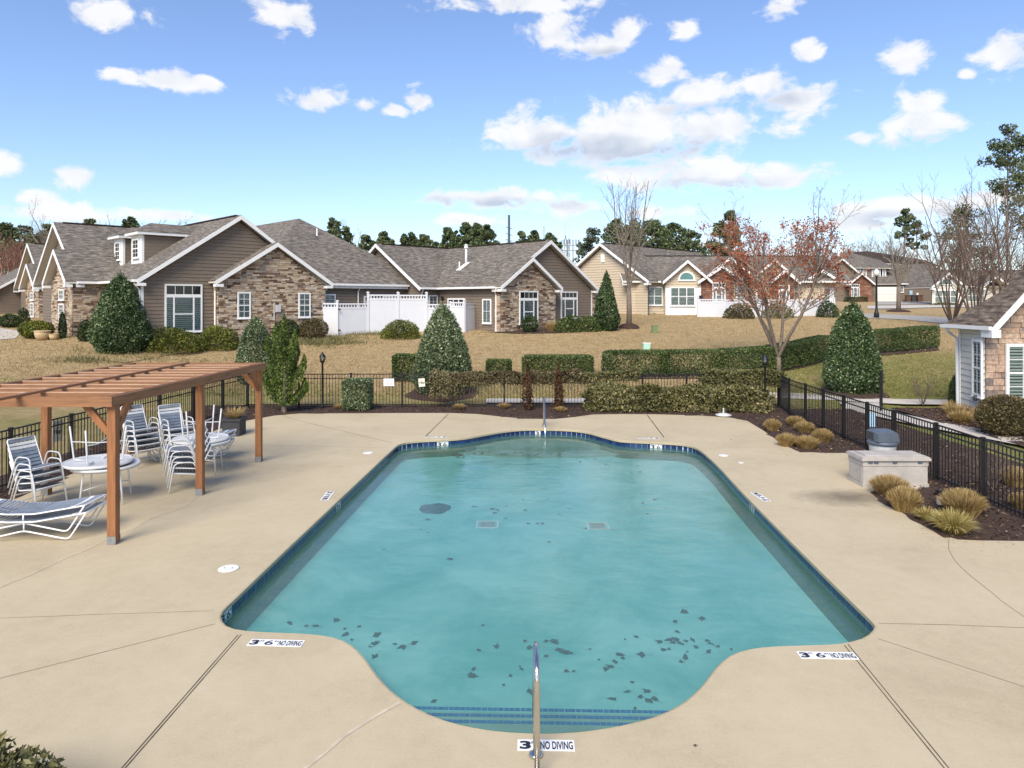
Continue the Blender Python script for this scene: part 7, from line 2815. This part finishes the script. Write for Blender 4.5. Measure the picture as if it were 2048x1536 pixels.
# ------------------------------------------------------------------ lanterns
def lantern(x, y, h, label):
    e = empty('lantern_post', (x, y, 0), label, 'lamp', 'black garden lanterns on posts')
    m = MB()
    m.lathe([(0.055, 0), (0.055, 0.08), (0.037, 0.12), (0.035, h - 0.46), (0.05, h - 0.44), (0.05, h - 0.41), (0.03, h - 0.40)], 10, (x, y, 0))
    m.build('post', M['black_metal'], e, smooth=True)
    m = MB()
    m.lathe([(0.045, h - 0.40), (0.085, h - 0.385), (0.085, h - 0.375)], 8, (x, y, 0))
    for k in range(6):
        a = k * math.pi / 3
        m.tube([(x + 0.08 * math.cos(a), y + 0.08 * math.sin(a), h - 0.38), (x + 0.105 * math.cos(a), y + 0.105 * math.sin(a), h - 0.19)], 0.008, 4)
    m.build('cage', M['black_metal'], e)
    MB().lathe([(0.072, h - 0.374), (0.095, h - 0.19), (0.09, h - 0.185)], 12, (x, y, 0)).build('glass', M['lantern_glass'], e, smooth=True)
    MB().lathe([(0.02, h - 0.37), (0.028, h - 0.3), (0.01, h - 0.24)], 8, (x, y, 0)).build('bulb', M['plastic_white'], e)
    MB().lathe([(0.125, h - 0.188), (0.12, h - 0.17), (0.06, h - 0.09), (0.025, h - 0.05), (0.03, h - 0.035), (0.008, h)], 12, (x, y, 0)).build('cap', M['black_metal'], e, smooth=True)


lantern((645 - 1024) / FPX * 25.7, 25.7, 2.07, 'black lantern post beside the square clipped shrub')
lantern((1530 - 1024) / FPX * 24.75, 24.75, 2.07, 'black lantern post rising from the straggly olive hedge')
g = G(1753, 636)
h = CH + (HY - 538) / FPX * g.y - g.z
sl = empty('street_lamp', g, 'tall dark street lamp with a white acorn globe at the road bend', 'street lamp')
MB().lathe([(0.19, -0.05), (0.19, 0.35), (0.13, 0.5), (0.085, 0.7), (0.06, h - 0.65), (0.1, h - 0.6), (0.1, h - 0.52)], 12, tuple(g)).build('post', M['black_metal'], sl, smooth=True)
MB().lathe([(0.11, h - 0.52), (0.2, h - 0.36), (0.19, h - 0.18), (0.1, h - 0.05), (0.02, h)], 14, tuple(g)).build('globe', M['plastic_white'], sl, smooth=True)

# ------------------------------------------------------------------ lawn boxes, pots, far bins, poles
g = G(1293, 698)
ex = empty('irrigation_box', g, 'mint green utility box with a pale top on the lawn behind the long hedge', 'utility box')
MB().box(g.x - 0.19, g.x + 0.19, g.y - 0.15, g.y + 0.15, g.z - 0.05, g.z + 0.3).build('body', M['mint'], ex)
MB().box(g.x - 0.21, g.x + 0.21, g.y - 0.17, g.y + 0.17, g.z + 0.302, g.z + 0.35).build('cap', M['plastic_white'], ex)
g = G(1310, 666)
ex = empty('cable_pedestal', g, 'drab green cable pedestal standing on the lawn near the slender bare tree', 'utility box')
MB().box(g.x - 0.2, g.x + 0.2, g.y - 0.15, g.y + 0.15, g.z - 0.05, g.z + 0.45).build('body', M['green_box'], ex)
MB().prism([(g.x - 0.22, g.y - 0.17, g.z + 0.452), (g.x + 0.22, g.y - 0.17, g.z + 0.452), (g.x + 0.22, g.y + 0.17, g.z + 0.452), (g.x - 0.22, g.y + 0.17, g.z + 0.452)], (0, 0, 0.05)).build('cap', M['green_box'], ex)
for u, vb, sc, lab in ((85, 680, 1.0, 'large sandstone urn planter in front of the yellow-green shrub'), (108, 679.5, 0.62, 'small sandstone pot next to the large urn')):
    g = G(u, vb)
    e = empty('stone_pot', g, lab, 'pot')
    MB().lathe([(0.24 * sc, 0.0), (0.36 * sc, 0.18 * sc), (0.40 * sc, 0.42 * sc), (0.37 * sc, 0.46 * sc)], 20, tuple(g)).build('bowl', M['pot'], e, smooth=True)
    MB().lathe([(0.42 * sc, 0.46 * sc), (0.42 * sc, 0.52 * sc), (0.34 * sc, 0.53 * sc)], 20, tuple(g)).build('rim', M['pot'], e)
for u, w, mt, lab in ((1818, 9, 'brown_bin', 'brown wheeled bin at the left of three against the far taupe wall'), (1828, 8, 'planter', 'black wheeled bin between two brown ones'), (1841, 11, 'brown_bin', 'brown wheeled bin right of the black one')):
    y = 93.8
    x = (u - 1024) / FPX * y
    hw_ = w / 2 / FPX * y
    z = gz(x, y)
    e = empty('wheeled_bin', (x, y, z), lab, 'bin', 'wheeled bins at the garage house')
    MB().prism([(x - hw_ * 0.8, y, z + 0.05), (x + hw_ * 0.8, y, z + 0.05), (x + hw_, y, z + 0.85), (x - hw_, y, z + 0.85)], (0, 0.5, 0)).build('body', M[mt], e)
    MB().box(x - hw_ * 1.05, x + hw_ * 1.05, y - 0.05, y + 0.52, z + 0.852, z + 0.95).build('lid', M[mt], e)
for u, v0, v1, w, mt, lab in ((1822, 581, 589.5, 6, 'skyblue', 'pale blue square sign on the far taupe wall above the bins'), (1835, 586, 590.5, 4, 'sign_white', 'small white sign on the far taupe wall above the bins')):
    a, b = P(u - w / 2, v1, 94.9), P(u + w / 2, v0, 94.9)
    MB().box(a.x, b.x, 94.88, 94.93, a.z, b.z).build('wall_sign', M[mt], None, lab, 'sign')
# power pole and switchyard on the horizon
pp = P(1018, 600, 150)
pp.z = gz(pp.x, 150)
zt = CH + (HY - 430) / FPX * 150
e = empty('power_pole', pp, 'tall dark power pole with short cross arms beyond the pines', 'power pole')
MB().tube([pp, Vector((pp.x, pp.y, zt))], 0.34, 8, 0.24).build('pole', M['lid_grey'], e)
for v in (455, 468, 480):
    z = CH + (HY - v) / FPX * 150
    MB().tube([(pp.x - 0.7, pp.y, z + 0.15), (pp.x, pp.y, z - 0.1), (pp.x + 0.75, pp.y, z - 0.3)], 0.07, 5).build('cross_arm', M['lid_grey'], e)
for k, (u, vt, w, lab) in enumerate(((1131, 448, 12, 'tall lattice tower of the distant switchyard'), (1138, 456, 7, 'shorter lattice tower beside the tall one of the switchyard'))):
    d = 165 + 4 * k
    c = VP(u, d)
    zb, zt = gz(c.x, d), CH + (HY - vt) / FPX * d
    e = empty('lattice_tower', (c.x, d, zb), lab, 'tower')
    bw, tw_ = w / 2 / FPX * d, 0.12
    H_ = (zt - zb)
    zb2 = zb + H_ * 0.85
    for sx in (-1, 1):
        for sy in (-1, 1):
            MB().tube([(c.x + sx * bw, d + sy * bw, zb), (c.x + sx * tw_, d + sy * tw_, zb2)], 0.07, 4).build('leg', M['galv'], e)
    m = MB()
    for q in range(9):
        t0, t1 = q / 9, (q + 1) / 9
        w0, w1 = bw + (tw_ - bw) * t0, bw + (tw_ - bw) * t1
        za, zc = zb + (zb2 - zb) * t0, zb + (zb2 - zb) * t1
        m.tube([(c.x - w0, d - w0, za), (c.x + w1, d - w1, zc)], 0.045, 3)
        m.tube([(c.x + w0, d - w0, za), (c.x - w1, d - w1, zc)], 0.045, 3)
    m.build('lattice', M['galv'], e, kind='stuff')
    MB().tube([(c.x, d, zb2 - 0.3), (c.x, d, zt)], 0.05, 4).build('mast', M['galv'], e)
d = 160
e = empty('switchyard_frame', VP(1142, d) + Z_ * gz(10, d), 'grey steel gantry of the distant switchyard', 'gantry')
for u in (1124, 1135, 1146, 1157):
    c = VP(u, d)
    MB().tube([(c.x, d, gz(c.x, d)), (c.x, d, CH + (HY - 480) / FPX * d)], 0.12, 5).build('column', M['galv'], e)
for v in (490, 500):
    MB().tube([P(1120, v, d), P(1162, v, d)], 0.14, 5).build('crossbeam', M['galv'], e)
for u in (1128, 1134, 1140, 1146, 1152, 1158):
    MB().tube([P(u, 489, d), P(u, 479, d)], 0.13, 5).build('insulator', M['galv'], e)
MB().tube([P(1088, 500, 170), P(1088, 452, 170)], 0.09, 5).build('radio_mast', M['galv'], None, 'thin radio mast on the horizon beside the pines', 'mast')


# ------------------------------------------------------------------ leaves in the pool
def leaf_shape(seed, lobes=5):
    r = random.Random(seed)
    m = MB()
    n_ = lobes * 2
    pts = []
    for k in range(n_):
        a = 2 * math.pi * k / n_ + r.uniform(-0.12, 0.12)
        q = (r.uniform(0.5, 1.0) if k % 2 == 0 else r.uniform(0.25, 0.6))
        pts.append((math.cos(a) * q, math.sin(a) * q, r.uniform(0, 0.12)))
    m.v = [(0, 0, 0.05)] + pts + [(-1.5, 0.1, 0.02), (-1.5, 0.03, 0.02)]
    m.f = [(0, k + 1, (k + 1) % n_ + 1) for k in range(n_)] + [(0, len(pts) + 1, len(pts) + 2)]
    return mesh_of(m, 'leaf', M['dead_leaf'])


LEAF = [leaf_shape(i, (3, 5, 4, 6, 5, 4)[i]) for i in range(6)]
LPX = [(580, 1248), (612, 1253), (631, 1253), (672, 1242), (690, 1259), (718, 1255), (691, 1271), (703, 1281), (753, 1272), (750, 1288), (740, 1295), (750, 1314), (790, 1290), (805, 1295), (828, 1288),
       (966, 1252), (957, 1302), (993, 1294), (1050, 1284), (1058, 1297), (1092, 1284), (1109, 1285), (1092, 1314), (1117, 1302), (1130, 1307), (1142, 1308), (947, 1340), (945, 1353), (1021, 1353), (1040, 1335), (1044, 1340), (1007, 1372), (1060, 1385),
       (1133, 1344), (1147, 1344), (1198, 1321), (1212, 1340), (1222, 1335), (1230, 1325), (1240, 1311), (1246, 1318), (1250, 1280), (1273, 1275), (1284, 1311), (868, 1404), (1225, 1400), (1264, 1366), (1270, 1419), (1280, 1395), (1295, 1384), (1297, 1403),
       (1368, 1225), (1350, 1245), (1403, 1239), (1355, 1265), (1320, 1285), (1338, 1281), (1345, 1286), (1352, 1280), (1358, 1287), (1365, 1290), (1372, 1283), (1385, 1281), (1392, 1296), (1415, 1283), (1420, 1288), (1427, 1291), (1436, 1294), (1417, 1305), (1327, 1301), (1338, 1300), (1375, 1305), (1370, 1316), (1363, 1325), (1463, 1300), (1310, 1400),
       (842, 1060), (856, 1066), (823, 1049), (855, 1040), (950, 1014), (985, 1019), (1012, 1013), (1030, 990), (1046, 1000), (1095, 1000), (945, 1015), (995, 1021), (1075, 1048), (1085, 1048), (1057, 1048), (1130, 1009), (1138, 1018), (1118, 1029), (1172, 1058), (1181, 1060), (1310, 1000), (1330, 1017), (1295, 1029), (1285, 1007), (768, 1101), (990, 1027), (1011, 1038), (1050, 1021),
       (1160, 925), (1190, 918), (1212, 930), (1275, 932), (1281, 945), (1372, 936), (1378, 940), (1384, 938), (1230, 925), (1390, 945), (900, 1120), (1098, 1085), (1255, 1385), (1180, 1300)]
for k, (u, v) in enumerate(LPX):
    d = (CH - FLOOR_Z) * FPX / (v - HY)
    x = (u - 1024) / FPX * d
    sz = rng.uniform(0.035, 0.095)
    if not inside(POOL, x, d):
        continue
    o = bpy.data.objects.new('fallen_leaf', LEAF[k % 6])
    link(o, None, Vector((x, d, FLOOR_Z + 0.012)))
    o.rotation_euler = (rng.uniform(-0.2, 0.2), rng.uniform(-0.2, 0.2), rng.uniform(0, 6.28))
    o.scale = (sz, sz * rng.uniform(0.45, 1.1), sz)
    tag(o, 'dead brown leaf lying on the pool floor', 'leaf', 'leaves lying on the pool floor')
for k in range(34):
    u, v = rng.choice([(rng.uniform(905, 965), rng.uniform(905, 911)), (rng.uniform(975, 1035), rng.uniform(902, 910)), (rng.uniform(1098, 1125), rng.uniform(901, 914)), (rng.uniform(1040, 1080), rng.uniform(905, 912)), (rng.uniform(912, 930), rng.uniform(911, 916))])
    d = (CH - WATER_Z) * FPX / (v - HY)
    x = (u - 1024) / FPX * d
    o = bpy.data.objects.new('floating_leaf', LEAF[k % 6])
    link(o, None, Vector((x, d, WATER_Z + 0.004)))
    o.rotation_euler = (0, 0, rng.uniform(0, 6.28))
    sz = rng.uniform(0.05, 0.08)
    o.scale = (sz, sz, sz)
    tag(o, 'dark leaf floating in the drift below the far steps', 'leaf', 'leaves floating below the far steps')
o = bpy.data.objects.new('fallen_leaf', LEAF[1])
c = D0(1390, 1493)
link(o, None, Vector((c.x, c.y, 0.01)))
o.scale = (0.035, 0.022, 0.05)
tag(o, 'single brown leaf on the bare deck right of the steel handrail', 'leaf')


def blotch(u, v, rx, ry, name, label, mat, seed):
    d = (CH - FLOOR_Z) * FPX / (v - HY)
    x = (u - 1024) / FPX * d
    m = MB()
    n_ = 60
    m.v.append((x, d, FLOOR_Z + 0.03))
    for k in range(n_):
        a = 2 * math.pi * k / n_
        q = 1 + 0.22 * mnoise.noise((math.cos(a) * 1.5, math.sin(a) * 1.5, seed)) + 0.12 * mnoise.noise((math.cos(a) * 7, math.sin(a) * 7, seed))
        m.v.append((x + rx * q * math.cos(a), d + ry * q * math.sin(a), FLOOR_Z + 0.006))
    m.f = [(0, k + 1, (k + 1) % n_ + 1) for k in range(n_)]
    m.build(name, mat, None, label, 'debris')


blotch(870, 1017, 0.34, 0.36, 'debris_patch', 'dark round patch of settled debris on the pool floor', M['algae'], 3)
